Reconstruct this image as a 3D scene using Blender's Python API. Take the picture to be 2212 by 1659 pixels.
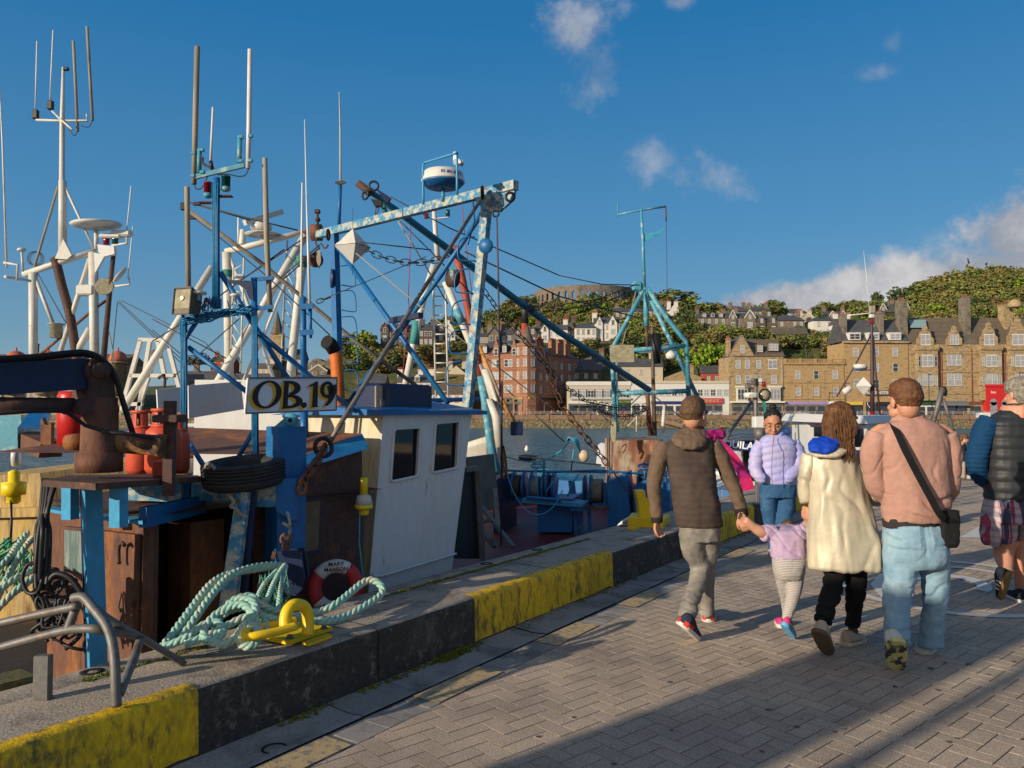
import bpy,bmesh,math,random
import numpy as np
from mathutils import Vector as V,Matrix,noise as mnoise
R=math.radians
for o in list(bpy.data.objects):bpy.data.objects.remove(o)
C=bpy.context.scene.collection
SC=bpy.context.scene
# ---------------- camera, sky, sun, exposure ----------------
F=1660.0;PIT=math.atan(58.5/F);H=1.62
cam=bpy.data.objects.new('camera',bpy.data.cameras.new('camera'));C.objects.link(cam)
cam.location=(0,0,H);cam.rotation_euler=(R(90)+PIT,0,0)
cam.data.sensor_width=36;cam.data.lens=36*F/2212;cam.data.clip_end=6000;cam.data.clip_start=.05
SC.camera=cam
SUN_AZ=52.0;SUN_EL=15.5 # light travels towards azimuth 52 deg right of +Y
SC.view_settings.view_transform='Standard';SC.view_settings.look='None'
SC.view_settings.exposure=0.6;SC.view_settings.gamma=1
W=bpy.data.worlds.new('World');SC.world=W;W.use_nodes=True
def hx(h):return tuple(((c/12.92) if c<=.04045 else ((c+.055)/1.055)**2.4) for c in (int(h[i:i+2],16)/255 for i in (0,2,4)))+(1,)
def world():
 nt=W.node_tree;nt.nodes.clear();N=nt.nodes.new;L=nt.links.new
 out=N('ShaderNodeOutputWorld');bg=N('ShaderNodeBackground');L(bg.outputs[0],out.inputs[0])
 sky=N('ShaderNodeTexSky');sky.sky_type='NISHITA';sky.sun_disc=False
 sky.sun_elevation=R(SUN_EL);sky.sun_rotation=R(180+SUN_AZ);sky.altitude=0
 sky.air_density=1.0;sky.dust_density=.3;sky.ozone_density=3.0
 hs=N('ShaderNodeHueSaturation');hs.inputs['Saturation'].default_value=1.28;hs.inputs['Value'].default_value=.93
 L(sky.outputs[0],hs.inputs['Color'])
 tc=N('ShaderNodeTexCoord');sep=N('ShaderNodeSeparateXYZ');L(tc.outputs['Generated'],sep.inputs[0])
 def m(op,a,b=None,c=None):
  n=N('ShaderNodeMath');n.operation=op
  for i,v in enumerate((a,b,c)):
   if v is None:continue
   if isinstance(v,(int,float)):n.inputs[i].default_value=v
   else:L(v,n.inputs[i])
  return n.outputs[0]
 az=m('ARCTAN2',sep.outputs[0],sep.outputs[1]);el=m('ARCSINE',sep.outputs[2])
 az=m('MULTIPLY',az,57.2958);el=m('MULTIPLY',el,57.2958)
 nz=N('ShaderNodeTexNoise');nz.inputs['Scale'].default_value=14;nz.inputs['Detail'].default_value=8;nz.inputs['Roughness'].default_value=.62
 L(tc.outputs['Generated'],nz.inputs['Vector']);nf=nz.outputs['Fac']
 nz2=N('ShaderNodeTexNoise');nz2.inputs['Scale'].default_value=5;nz2.inputs['Detail'].default_value=5
 L(tc.outputs['Generated'],nz2.inputs['Vector']);nf2=nz2.outputs['Fac']
 def dirpx(x,y):
  cx=(x-1106)/F;cy=-(y-829.5)/F
  v=V((cx,math.cos(PIT)-math.sin(PIT)*cy,math.sin(PIT)+math.cos(PIT)*cy)).normalized()
  return math.degrees(math.atan2(v.x,v.y)),math.degrees(math.asin(v.z))
 total=None
 # each cloud: centre, half width, half height (photo px), density, noise gain
 for (x,y,rx,ry,d,g) in [(1255,66,76,62,.58,2.6),(1290,148,62,66,.46,2.4),(1420,350,54,46,.36,2.4),(1530,385,105,52,.42,2.6),(1895,155,45,24,.3,2.6),(1925,95,26,30,.22,2.6),(1475,4,30,16,.4,2.2),
        (2200,512,128,112,1.6,1.15),(2330,560,220,160,1.5,1.0),(2050,520,60,34,.3,2.2),(1790,705,350,105,1.1,.5),(2010,690,340,135,1.1,.55),(2240,680,320,175,1.2,.5)]:
  a0,e0=dirpx(x,y);ra=rx/F*57.3;re=ry/F*57.3
  dx=m('DIVIDE',m('SUBTRACT',az,a0),ra);dy=m('DIVIDE',m('SUBTRACT',el,e0),re)
  r2=m('SQRT',m('ADD',m('MULTIPLY',dx,dx),m('MULTIPLY',dy,dy)))
  v=m('SUBTRACT',m('ADD',1.0,m('MULTIPLY',m('SUBTRACT',nf,.5),g*1.5)),r2)
  v=m('ADD',v,m('MULTIPLY',m('SUBTRACT',nf2,.5),.8*g))
  n=N('ShaderNodeMapRange');n.interpolation_type='SMOOTHSTEP';L(v,n.inputs[0]);n.inputs[1].default_value=0.0;n.inputs[2].default_value=1.3 if g>2 else .5 if g>.6 else .28;n.inputs[3].default_value=0;n.inputs[4].default_value=min(d,.93)
  total=n.outputs[0] if total is None else m('MAXIMUM',total,n.outputs[0])
 rp=N('ShaderNodeValToRGB');rp.color_ramp.elements[0].color=(2.9,3.05,3.5,1);rp.color_ramp.elements[1].color=(5.7,5.5,5.4,1)
 rp.color_ramp.elements[0].position=.38;rp.color_ramp.elements[1].position=.66;L(nf,rp.inputs[0])
 # clear northern air: the sky's own colour from horizon to zenith, laid over most of the scattering model
 gr=N('ShaderNodeValToRGB');els=gr.color_ramp.elements;k=1/(.075*2**.65)
 for i,(e,c) in enumerate(((0,'8fa9bd'),(.07,'6f9bb9'),(.17,'5390bd'),(.36,'2878b2'),(.6,'1a6199'))):
  q=els[i] if i<2 else els.new(e)
  q.position=e;c_=hx(c);q.color=tuple(v*k for v in c_[:3])+(1,)
 dv=m('DIVIDE',el,75.0);L(dv,gr.inputs[0])
 mg=N('ShaderNodeMix');mg.data_type='RGBA';mg.inputs[0].default_value=.8;L(hs.outputs[0],mg.inputs[6]);L(gr.outputs[0],mg.inputs[7])
 mx=N('ShaderNodeMix');mx.data_type='RGBA';L(total,mx.inputs[0]);L(mg.outputs[2],mx.inputs[6]);L(rp.outputs[0],mx.inputs[7])
 # bright veil added to the unseen rear sky to fill the shadows
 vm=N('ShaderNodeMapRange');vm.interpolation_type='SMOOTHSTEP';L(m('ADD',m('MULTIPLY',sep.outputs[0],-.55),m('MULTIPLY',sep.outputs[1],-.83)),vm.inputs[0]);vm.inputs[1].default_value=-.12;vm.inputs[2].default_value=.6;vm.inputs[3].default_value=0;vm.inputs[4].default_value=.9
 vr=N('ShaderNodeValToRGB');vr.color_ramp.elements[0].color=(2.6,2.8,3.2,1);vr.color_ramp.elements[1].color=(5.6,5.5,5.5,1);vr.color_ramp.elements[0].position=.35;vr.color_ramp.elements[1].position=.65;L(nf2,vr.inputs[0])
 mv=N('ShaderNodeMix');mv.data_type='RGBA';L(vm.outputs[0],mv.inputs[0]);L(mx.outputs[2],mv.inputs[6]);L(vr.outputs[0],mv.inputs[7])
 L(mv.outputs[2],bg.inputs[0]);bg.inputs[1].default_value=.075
world()
sd=bpy.data.lights.new('sun','SUN');sd.energy=3.7;sd.angle=R(.5);sd.color=(1,.85,.64)
sun=bpy.data.objects.new('sun',sd);C.objects.link(sun)
LD=V((math.sin(R(SUN_AZ))*math.cos(R(SUN_EL)),math.cos(R(SUN_AZ))*math.cos(R(SUN_EL)),-math.sin(R(SUN_EL))))
sun.rotation_euler=LD.to_track_quat('-Z','Y').to_euler()
# ---------------- rays: turn a photo pixel (2212x1659) plus a depth or a plane into a real point ----------------
def ray(x,y):
 cx=(x-1106)/F;cy=-(y-829.5)/F
 return V((cx,math.cos(PIT)-math.sin(PIT)*cy,math.sin(PIT)+math.cos(PIT)*cy))
E0=V((0,0,H));TH=R(34.6)
U=V((math.sin(TH),math.cos(TH),0));NW=V((-math.cos(TH),math.sin(TH),0));Z=V((0,0,1));X=V((1,0,0));Y=V((0,1,0))
def P(x,y,d):r=ray(x,y);return E0+r*(d/r.y)
def PZ(x,y,z):r=ray(x,y);return E0+r*((z-H)/r.z)
def PW(x,y,w):r=ray(x,y);return E0+r*(w/r.dot(NW))
def PS(x,y,s):r=ray(x,y);return E0+r*(s/r.dot(U))
def SWZ(s,w,z):return U*s+NW*w+Z*z
def SWof(p):return p.dot(U),p.dot(NW)
# ---------------- materials ----------------
def hx(h):return tuple(((c/12.92) if c<=.04045 else ((c+.055)/1.055)**2.4) for c in (int(h[i:i+2],16)/255 for i in (0,2,4)))+(1,)
MATS={}
def mat(name,c,r=.6,metal=0,c2=None,sc=6,t=(.5,.62),c3=None,sc3=2.5,t3=(.56,.7),var=.18,vs=18,bump=0,bs=40,st=(1,1,1),spec=.4,coat=0,island=0,alpha=1):
 if name in MATS:return MATS[name]
 mt=bpy.data.materials.new(name);mt.use_nodes=True;nt=mt.node_tree;b=nt.nodes['Principled BSDF'];N=nt.nodes.new;L=nt.links.new
 if isinstance(c,str):c=hx(c)
 tc=N('ShaderNodeTexCoord');mp=N('ShaderNodeMapping');mp.inputs['Scale'].default_value=st;L(tc.outputs['Object'],mp.inputs[0])
 def noi(s,d=5,vec=None,ro=.6):
  n=N('ShaderNodeTexNoise');n.inputs['Scale'].default_value=s;n.inputs['Detail'].default_value=d;n.inputs['Roughness'].default_value=ro;L(vec or mp.outputs[0],n.inputs[0]);return n.outputs['Fac']
 def mix(f,a,bb,bl='MIX'):
  n=N('ShaderNodeMix');n.data_type='RGBA';n.blend_type=bl
  if isinstance(f,float):n.inputs[0].default_value=f
  else:L(f,n.inputs[0])
  for i,v in ((6,a),(7,bb)):
   if isinstance(v,tuple):n.inputs[i].default_value=v
   else:L(v,n.inputs[i])
  return n.outputs[2]
 def mr(f,a,bb,lo,hi):
  n=N('ShaderNodeMapRange');L(f,n.inputs[0]);n.inputs[1].default_value=a;n.inputs[2].default_value=bb;n.inputs[3].default_value=lo;n.inputs[4].default_value=hi;return n.outputs[0]
 col=c
 if c3 is not None:col=mix(mr(noi(sc3,6),t3[0],t3[1],0,1),col,hx(c3) if isinstance(c3,str) else c3)
 if c2 is not None:col=mix(mr(noi(sc,7,ro=.7),t[0],t[1],0,1),col,hx(c2) if isinstance(c2,str) else c2)
 if var:
  g=N('ShaderNodeCombineColor');v=mr(noi(vs,4),.3,.7,1-var,1+var)
  for i in range(3):L(v,g.inputs[i])
  col=mix(1.0,col,g.outputs[0],'MULTIPLY')
 if island:
  ge=N('ShaderNodeNewGeometry');g=N('ShaderNodeCombineColor');v=mr(ge.outputs['Random Per Island'],0,1,1-island,1+island)
  for i in range(3):L(v,g.inputs[i])
  col=mix(1.0,col,g.outputs[0],'MULTIPLY')
 if isinstance(col,tuple):b.inputs['Base Color'].default_value=col
 else:L(col,b.inputs['Base Color'])
 b.inputs['Roughness'].default_value=r;b.inputs['Metallic'].default_value=metal;b.inputs['Specular IOR Level'].default_value=spec
 b.inputs['Coat Weight'].default_value=coat
 if bump:
  bn=N('ShaderNodeBump');bn.inputs['Strength'].default_value=min(1,bump);bn.inputs['Distance'].default_value=.006 if bs>5 else .3;L(noi(bs,6),bn.inputs['Height']);L(bn.outputs[0],b.inputs['Normal'])
 MATS[name]=mt;return mt
# ---------------- objects ----------------
def tag(o,label=None,cat=None,group=None,kind=None):
 if label:o['label']=label
 if cat:o['category']=cat
 if group:o['group']=group
 if kind:o['kind']=kind
 return o
def thing(name,label,cat,loc=(0,0,0),group=None):
 o=bpy.data.objects.new(name,None);C.objects.link(o);o.location=loc;o.empty_display_size=.2
 return tag(o,label,cat,group)
def wloc(o):
 v=V((0,0,0))
 while o:v+=V(o.location);o=o.parent
 return v
def frame(d):
 d=d.normalized();a=Z if abs(d.z)<.92 else Y
 s=d.cross(a).normalized();return s,s.cross(d).normalized()
class MB:
 def __init__(s):s.v=[];s.f=[];s.m=[];s.k=0;s.sm=[]
 def add(s,vs,fs,smooth=False):
  b=len(s.v);s.v+=[tuple(v) for v in vs]
  for f in fs:s.f.append([b+i for i in f]);s.m.append(s.k);s.sm.append(smooth)
  return s
 def mi(s,k):s.k=k;return s
 def hexa(s,p): # 8 corners: bottom 4 ccw, top 4
  return s.add(p,[(3,2,1,0),(4,5,6,7),(0,1,5,4),(1,2,6,5),(2,3,7,6),(3,0,4,7)])
 def box(s,c,sz,a=X,b=Y,up=Z):
  c=V(c);a=a*(sz[0]/2);b=b*(sz[1]/2);up=up*(sz[2]/2)
  return s.hexa([c-a-b-up,c+a-b-up,c+a+b-up,c-a+b-up,c-a-b+up,c+a-b+up,c+a+b+up,c-a+b+up])
 def bbox(s,c,sz,a=X,b=Y,bev=.01): # chamfered upright box
  c=V(c);hx_,hy,hz=sz[0]/2,sz[1]/2,sz[2]/2;e=min(bev,hx_*.9,hy*.9,hz*.9)
  R_=[(hx_-e,-hy),(hx_,-hy+e),(hx_,hy-e),(hx_-e,hy),(-hx_+e,hy),(-hx_,hy-e),(-hx_,-hy+e),(-hx_+e,-hy)]
  def ring(z,k):return [c+a*(x*k[0])+b*(y*k[1])+Z*z for x,y in R_]
  k=((hx_-e)/hx_,(hy-e)/hy)
  rs=[ring(-hz,k),ring(-hz+e,(1,1)),ring(hz-e,(1,1)),ring(hz,k)]
  return s.rings(rs,smooth=False)
 def bsw(s,s0,s1,w0,w1,z0,z1,bev=0): # box in the quay frame
  c=U*((s0+s1)/2)+NW*((w0+w1)/2)+Z*((z0+z1)/2);sz=(abs(s1-s0),abs(w1-w0),abs(z1-z0))
  return s.bbox(c,sz,U,NW,bev) if bev else s.box(c,sz,U,NW)
 def rings(s,rs,closed=True,caps=True,smooth=True):
  n=len(rs[0]);vs=[p for r in rs for p in r];fs=[]
  for i in range(len(rs)-1):
   for j in range(n if closed else n-1):
    k=(j+1)%n;fs.append((i*n+j,i*n+k,(i+1)*n+k,(i+1)*n+j))
  s.add(vs,fs,smooth)
  if caps and closed:
   b=len(s.v)-len(vs);s.f.append([b+j for j in range(n)][::-1]);s.f.append([b+(len(rs)-1)*n+j for j in range(n)]);s.m+=[s.k]*2;s.sm+=[False]*2
  return s
 def tube(s,p,q,r,r2=None,n=10,caps=True):return s.path([p,q],[r,r if r2 is None else r2],n,caps)
 def path(s,pts,r,n=8,caps=True,closed=False):
  pts=[V(p) for p in pts];N_=len(pts)
  if not isinstance(r,(list,tuple)):r=[r]*N_
  rs=[];prev=None
  for i,p in enumerate(pts):
   a=pts[i-1] if (i or closed) else p;b=pts[(i+1)%N_] if (i<N_-1 or closed) else p
   d=(b-a)
   if d.length<1e-9:d=Z.copy()
   d.normalize()
   if prev is None:sx,sy=frame(d)
   else:
    sx=prev-d*prev.dot(d)
    if sx.length<1e-5:sx,sy=frame(d)
    sx.normalize();sy=sx.cross(d).normalized()
   prev=sx
   rs.append([p+(sx*math.cos(t)+sy*math.sin(t))*r[i] for t in (2*math.pi*j/n for j in range(n))])
  if closed:rs.append(rs[0]);return s.rings(rs,caps=False)
  return s.rings(rs,caps=caps)
 def beam(s,p,q,w,h,up=None,w2=None,h2=None):
  p=V(p);q=V(q);d=(q-p).normalized();up=up or (Z if abs(d.z)<.9 else Y)
  a=d.cross(up).normalized();b=a.cross(d).normalized();w2=w2 or w;h2=h2 or h
  A=[(-1,-1),(1,-1),(1,1),(-1,1)]
  return s.hexa([p+a*(i*w/2)+b*(j*h/2) for i,j in A]+[q+a*(i*w2/2)+b*(j*h2/2) for i,j in A])
 def lathe(s,o,prof,ax=Z,n=20,smooth=True):
  o=V(o);a,b=frame(ax);rs=[[o+ax*z+(a*math.cos(t)+b*math.sin(t))*max(r,1e-4) for t in (2*math.pi*j/n for j in range(n))] for r,z in prof]
  return s.rings(rs,smooth=smooth)
 def ball(s,c,r,n=12,ax=None):
  c=V(c);rx,ry,rz=(r,r,r) if isinstance(r,(int,float)) else r;ex,ey,ez=ax or (X,Y,Z);rs=[]
  m=n//2+1
  for i in range(m+1):
   t=-math.pi/2+math.pi*i/m;cr=max(math.cos(t),.02)
   rs.append([c+ex*(rx*cr*math.cos(u))+ey*(ry*cr*math.sin(u))+ez*(rz*math.sin(t)) for u in (2*math.pi*j/n for j in range(n))])
  return s.rings(rs)
 def prism(s,poly,d):
  poly=[V(p) for p in poly];n=len(poly);d=V(d)
  return s.add(poly+[p+d for p in poly],[tuple(range(n))[::-1],tuple(range(n,2*n))]+[(i,(i+1)%n,n+(i+1)%n,n+i) for i in range(n)])
 def quad(s,*p):return s.add(p,[tuple(range(len(p)))])
 def torus(s,c,ax,R_,r,n=28,m=10,a0=0,a1=2*math.pi):
  a,b=frame(ax);full=abs(a1-a0-2*math.pi)<1e-6;c=V(c)
  pts=[c+(a*math.cos(t)+b*math.sin(t))*R_ for t in (a0+(a1-a0)*i/n for i in range(n if full else n+1))]
  return s.path(pts,r,m,closed=full)
 def build(s,name,mats,parent=None,loc=None):
  off=wloc(parent) if parent else V(loc) if loc is not None else V((0,0,0))
  me=bpy.data.meshes.new(name);me.from_pydata([(v[0]-off.x,v[1]-off.y,v[2]-off.z) for v in s.v],[],s.f)
  for m_ in (mats if isinstance(mats,(list,tuple)) else [mats]):me.materials.append(m_)
  me.polygons.foreach_set('material_index',s.m);me.polygons.foreach_set('use_smooth',s.sm)
  bm=bmesh.new();bm.from_mesh(me);bmesh.ops.recalc_face_normals(bm,faces=bm.faces);bm.to_mesh(me);bm.free()
  o=bpy.data.objects.new(name,me);C.objects.link(o)
  if parent:o.parent=parent
  elif loc is not None:o.location=loc
  return o
MB0=MB
class MB(MB0): # K scales pipe radii, KL scales fittings, for work measured oversize
 K=1;KL=1
 def lathe(s,o,prof,ax=Z,n=20,smooth=True):return MB0.lathe(s,o,[(r*s.KL,z*s.KL) for r,z in prof],ax,n,smooth)
 def bbox(s,c,sz,a=X,b=Y,bev=.01):return MB0.bbox(s,c,tuple(v*s.KL for v in sz),a,b,bev*s.KL)
 def path(s,pts,r,n=8,caps=True,closed=False):return MB0.path(s,pts,[q*s.K for q in r] if isinstance(r,(list,tuple)) else r*s.K,n,caps,closed)
 def torus(s,c,ax,R_,r,n=28,m=10,a0=0,a1=2*math.pi):return MB0.torus(s,c,ax,R_*s.KL,r*s.KL/s.K,n,m,a0,a1)
 def beam(s,p,q,w,h,up=None,w2=None,h2=None):return MB0.beam(s,p,q,w*s.KL,h*s.KL,up,w2 and w2*s.KL,h2 and h2*s.KL)
def KK(k,kl=.55):MB.K=k;MB.KL=kl
def copy_tree(o,parent=None,loc=None):
 c=o.copy();C.objects.link(c)
 if parent:c.parent=parent
 if loc is not None:c.location=loc
 for ch in list(o.children):copy_tree(ch,c)
 return c
def sag(p,q,d,n=14):
 p=V(p);q=V(q);return [p.lerp(q,i/n)-Z*(d*4*(i/n)*(1-i/n)) for i in range(n+1)]
def smooth_pts(pts,k=6):
 pts=[V(p) for p in pts];out=[]
 for i in range(len(pts)-1):
  a=pts[max(i-1,0)];b=pts[i];c=pts[i+1];d=pts[min(i+2,len(pts)-1)]
  for j in range(k):
   t=j/k;out.append(.5*((2*b)+(c-a)*t+(2*a-5*b+4*c-d)*t*t+(3*b-a-3*c+d)*t**3))
 return out+[pts[-1]]
# ---------------- pier, kerb, water ----------------
rnd=random.Random(7)
QW=3.28;KH=.325;SEND=22.5
def clipw(poly,wmax):
 out=[]
 for i in range(len(poly)):
  a=poly[i];b=poly[(i+1)%len(poly)];da=wmax-a.dot(NW);db=wmax-b.dot(NW)
  if da>=0:out.append(a)
  if da*db<0:out.append(a.lerp(b,da/(da-db)))
 return out
def clips(poly,smax):
 out=[]
 for i in range(len(poly)):
  a=poly[i];b=poly[(i+1)%len(poly)];da=smax-a.dot(U);db=smax-b.dot(U)
  if da>=0:out.append(a)
  if da*db<0:out.append(a.lerp(b,da/(da-db)))
 return out
m_sand=mat('joint_sand',(.022,.019,.017,1),r=.95,bump=.3,bs=120)
m_pav=mat('paver_concrete',(.42,.33,.25,1),r=.9,c2=(.6,.53,.44,1),sc=120,t=(.57,.66),c3=(.22,.175,.14,1),sc3=1.1,t3=(.42,.75),var=.5,vs=110,bump=1,bs=170,island=.09)
m_chan=mat('channel_concrete',(.26,.24,.22,1),r=.9,c2=(.36,.34,.31,1),sc=80,t=(.58,.66),c3=(.13,.125,.12,1),sc3=3,t3=(.48,.65),var=.22,vs=60,bump=.5,bs=120,island=.1)
m_con=mat('kerb_concrete',(.34,.28,.22,1),r=.92,c2=(.15,.125,.105,1),sc=4.5,t=(.5,.68),c3=(.36,.32,.27,1),sc3=11,t3=(.55,.7),var=.3,vs=70,bump=1,bs=70)
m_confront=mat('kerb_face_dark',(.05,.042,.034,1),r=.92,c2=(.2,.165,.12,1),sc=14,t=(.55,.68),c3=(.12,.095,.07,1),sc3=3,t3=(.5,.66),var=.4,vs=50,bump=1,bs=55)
m_yel=mat('kerb_yellow',(.8,.47,.008,1),r=.75,c2=(.15,.11,.03,1),sc=14,t=(.5,.64),c3=(.55,.34,.012,1),sc3=5,t3=(.42,.66),var=.25,vs=45,bump=.7,bs=60,st=(1,1,.45))
m_ymark=mat('road_yellow_worn',(.42,.31,.16,1),r=.85,c2=(.2,.18,.16,1),sc=16,t=(.52,.58),var=.2,vs=80,bump=.4,bs=120)
m_wmark=mat('road_white',(.55,.53,.5,1),r=.85,c2=(.24,.22,.2,1),sc=30,t=(.6,.7),var=.15,vs=90,bump=.4,bs=140)
m_moss=mat('moss',(.12,.15,.015,1),r=1,c2=(.25,.25,.02,1),sc=25,var=.4,vs=60,bump=1,bs=80)
m_dark=mat('dark_hole',(.008,.008,.008,1),r=.9,var=0)
g=MB();g.bsw(-12,SEND+.3,QW+.1,-26,-.6,-.0085);tag(g.build('pier_ground',m_sand),kind='structure')
# quay wall body under the kerb down to the water
m_wall=mat('quay_wall',(.07,.065,.055,1),r=.9,c2=(.12,.1,.07,1),sc=3,var=.3,bump=.6,bs=12)
g=MB();g.bsw(-12,SEND+1.0,4.0,3.0,-5,-.61);g.bsw(SEND-.2,SEND+1.0,2.99,-26,-5,-.61);tag(g.build('quay_wall',m_wall),'dark stone quay wall dropping from the kerb to the water','wall')
# herringbone pavers
A5=R(49.6);pa=V((math.sin(A5),math.cos(A5),0));pb=V((-math.cos(A5),math.sin(A5),0));u_=.1;gp=.0065
g=MB();WM=2.775
def paver(mb,quad,zt,top=None):
 q=clips(clipw(quad,WM),SEND-.02)
 if len(q)<3:return
 c=sum(q,V((0,0,0)))/len(q)
 n=len(q)
 mb.add([p+Z*(zt-.016) for p in q]+[p+Z*zt for p in q],[tuple(range(n,2*n))]+[(i,(i+1)%n,n+(i+1)%n,n+i) for i in range(n)])
for i in range(-150,380):
 for j in range(-260,260):
  k=(i-j)%4
  if k==0:x0,y0,x1,y1=i,j,i+2,j+1
  elif k==2:x0,y0,x1,y1=i,j-1,i+1,j+1
  else:continue
  c=(pa*((x0+x1)/2)+pb*((y0+y1)/2))*u_
  s_,w_=SWof(c)
  if w_>WM+.15 or s_>SEND+.1 or c.y<1.4 or c.y>21 or c.x<-c.y*.72-.4 or c.x>c.y*.72+3.5:continue
  if s_>12 and w_<-11:continue
  zt=rnd.uniform(-.0004,.0004)+.003*mnoise.noise(V((c.x*.6,c.y*.6,0)))
  p= lambda x,y:(pa*x+pb*y)*u_
  e=gp/2/u_
  paver(g,[p(x0+e,y0+e),p(x1-e,y0+e),p(x1-e,y1-e),p(x0+e,y1-e)],zt)
pav=tag(g.build('paving',m_pav),kind='structure')
# soldier course, rail groove and channel slabs
g=MB();s=-2.0;
WM=9
while s<SEND:
 L_=.107
 q=[SWZ(s+.002,2.78,0),SWZ(s+L_-.003,2.78,0),SWZ(s+L_-.003,2.975,0),SWZ(s+.002,2.975,0)]
 paver(g,q,rnd.uniform(-.002,.002)+.001);s+=L_
tag(g.build('edge_course',m_chan),kind='structure')
g=MB();s=-2.1
while s<SEND:
 L_=rnd.choice((.45,.92,.92));dz=rnd.uniform(-.004,.003)
 # dished channel cross-section
 pr=[(2.994,.004),(3.02,.008),(3.05,.002),(3.1,-.001),(3.17,.003),(3.275,.012)]
 rs=[[SWZ(ss,w,z+dz) for w,z in pr] for ss in (s+.003,s+L_-.004)]
 g.rings(rs,closed=False);s+=L_
tag(g.build('drain_channel',m_chan),kind='structure')
g=MB();g.bsw(-2,SEND,2.979,2.992,-.02,-.004);tag(g.build('channel_joint',m_dark),kind='structure')
g=MB()
for k in range(0,15):
 a=2.05+1.265*k;ln=.62
 g.add([SWZ(a,2.785,.0062),SWZ(a+ln,2.785,.0062),SWZ(a+ln,2.97,.0062),SWZ(a,2.97,.0062)],[(0,1,2,3)])
tag(g.build('yellow_road_dashes',m_ymark),kind='structure')
g=MB();hc=SWZ(2.44,3.07,0)
g.lathe(hc+Z*-.012,[(.062,0),(.062,.014),(.05,.014),(.046,.008)],n=24);g.build('x',m_dark).name='drain_hole';o=bpy.data.objects['drain_hole'];tag(o,'round dark drain hole in the channel below the kerb','drain')
# road markings: roundel ring with digit shapes, arrow
def arc_strip(mb,c,r0,r1,a0,a1,z,e=1.0,n=40,rot=0):
 vs=[];
 for i in range(n+1):
  t=a0+(a1-a0)*i/n
  for r in (r0,r1):vs.append(c+U*(r*e*math.cos(t))+NW*(r*math.sin(t))+Z*z)
 mb.add(vs,[(2*i,2*i+1,2*i+3,2*i+2) for i in range(n)])
g=MB();rc=PZ(2060,1262,0)
zt=.0068
arc_strip(g,rc,.93,1.01,0,2*math.pi,zt,1.25,72)
arc_strip(g,rc+NW*.03-U*.05,.22,.34,-1.9,1.9,zt,1.5);arc_strip(g,rc+U*.1-NW*.02,.62,.7,-.9,1.0,zt,1.2)
g.add([PZ(x,y,zt) for x,y in ((1880,1262),(1900,1240),(1960,1222),(1975,1290),(1905,1292))],[(0,1,2,3,4)])
g.add([PZ(x,y,zt) for x,y in ((2073,1161),(2130,1128),(2150,1118),(2190,1128),(2150,1162))],[(0,1,2,3,4)])
g.add([PZ(x,y,zt) for x,y in ((2128,1092),(2212,1082),(2290,1084),(2212,1096))],[(0,1,2,3)])
g.add([PZ(x,y,zt) for x,y in ((2060,1028),(2110,1022),(2130,1026),(2075,1034))],[(0,1,2,3)])
tag(g.build('road_markings',m_wmark),kind='structure')
# kerb upstand: profile swept along the quay, with yellow painted bays
kerb=thing('quay_kerb','raised concrete kerb along the quay edge with yellow painted bays','kerb',SWZ(6,3.6,0))
def kprof(s,w1=4.02):
 j= lambda k:.004*mnoise.noise(V((s*3,k*7.3,1)))
 return [(QW,-.02),(QW+.004+j(1),.1),(QW+.006+j(2),KH-.04),(QW+.016+j(3),KH-.013),(QW+.045,KH-.001+j(4)*.5),(QW+.13,KH+j(5)*.4),(3.62,KH+.003+j(6)*.5),(3.80,KH),(3.806,KH-.008),(3.815,KH-.001),(w1-.02,KH-.004),(w1,KH-.03),(w1,-.6)]
def sweep(mb,s0,s1,prof,ds=.12,mats=None):
 n=max(1,int((s1-s0)/ds));rs=[]
 for i in range(n+1):
  ss=s0+(s1-s0)*i/n;rs.append([SWZ(ss,w,z) for w,z in prof(ss)])
 b=len(mb.f);mb.rings(rs,closed=False)
 if mats:
  q=len(rs[0])-1
  for i in range(n):
   for j in range(q):mb.m[b+i*q+j]=mats[j]
g=MB();bays=[];ss=-4.0;per=2.11;k0=.08
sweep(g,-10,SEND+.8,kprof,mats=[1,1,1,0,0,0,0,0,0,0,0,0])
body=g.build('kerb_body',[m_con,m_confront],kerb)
for k in range(-1,6):
 a=k0+2*per*k;
 def yp(s):
  p=kprof(s);return [(p[0][0]-.003,.02+.014*mnoise.noise(V((s*6,3,0))))]+[(w-.0035,z+.002) for w,z in p[1:4]]+[(QW+.045,KH+.0035),(QW+.095+.012*mnoise.noise(V((s*9,0,3))),KH+.0038)]
 g=MB();sweep(g,a,a+per-.02,yp,ds=.1);g.build('yellow_bay',m_yel,kerb)
# far transverse kerb
g=MB();g.bsw(SEND,SEND+.6,QW-.001,-26,-.6,KH,.02);g.build('end_kerb',m_con,kerb)
g=MB()
for sx in (2.0,3.55,5.3,6.1,7.9,9.9):g.lathe(SWZ(sx,3.92,KH-.012),[(.055,0),(.055,.0125),(.03,.0125),(.02,.004)],n=18)
g.build('recess',m_dark,kerb)
for a in (-.6,1.18,3.36,5.42,7.6,9.9,12.4):
 g=MB();pr=[(w,z+.0012) for w,z in kprof(a)[3:8]];g.rings([[SWZ(a+d+.01*mnoise.noise(V((w*9,a,d*50))),w,z+.0006) for w,z in pr] for d in (-.004,.004)],closed=False);pf=[(w-.0045,z) for w,z in kprof(a)[:4]];g.rings([[SWZ(a+d+.012*mnoise.noise(V((a,z*14,2))),w,z) for w,z in pf] for d in (-.0035,.0035)],closed=False);g.build('joint',m_dark,kerb)
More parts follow.
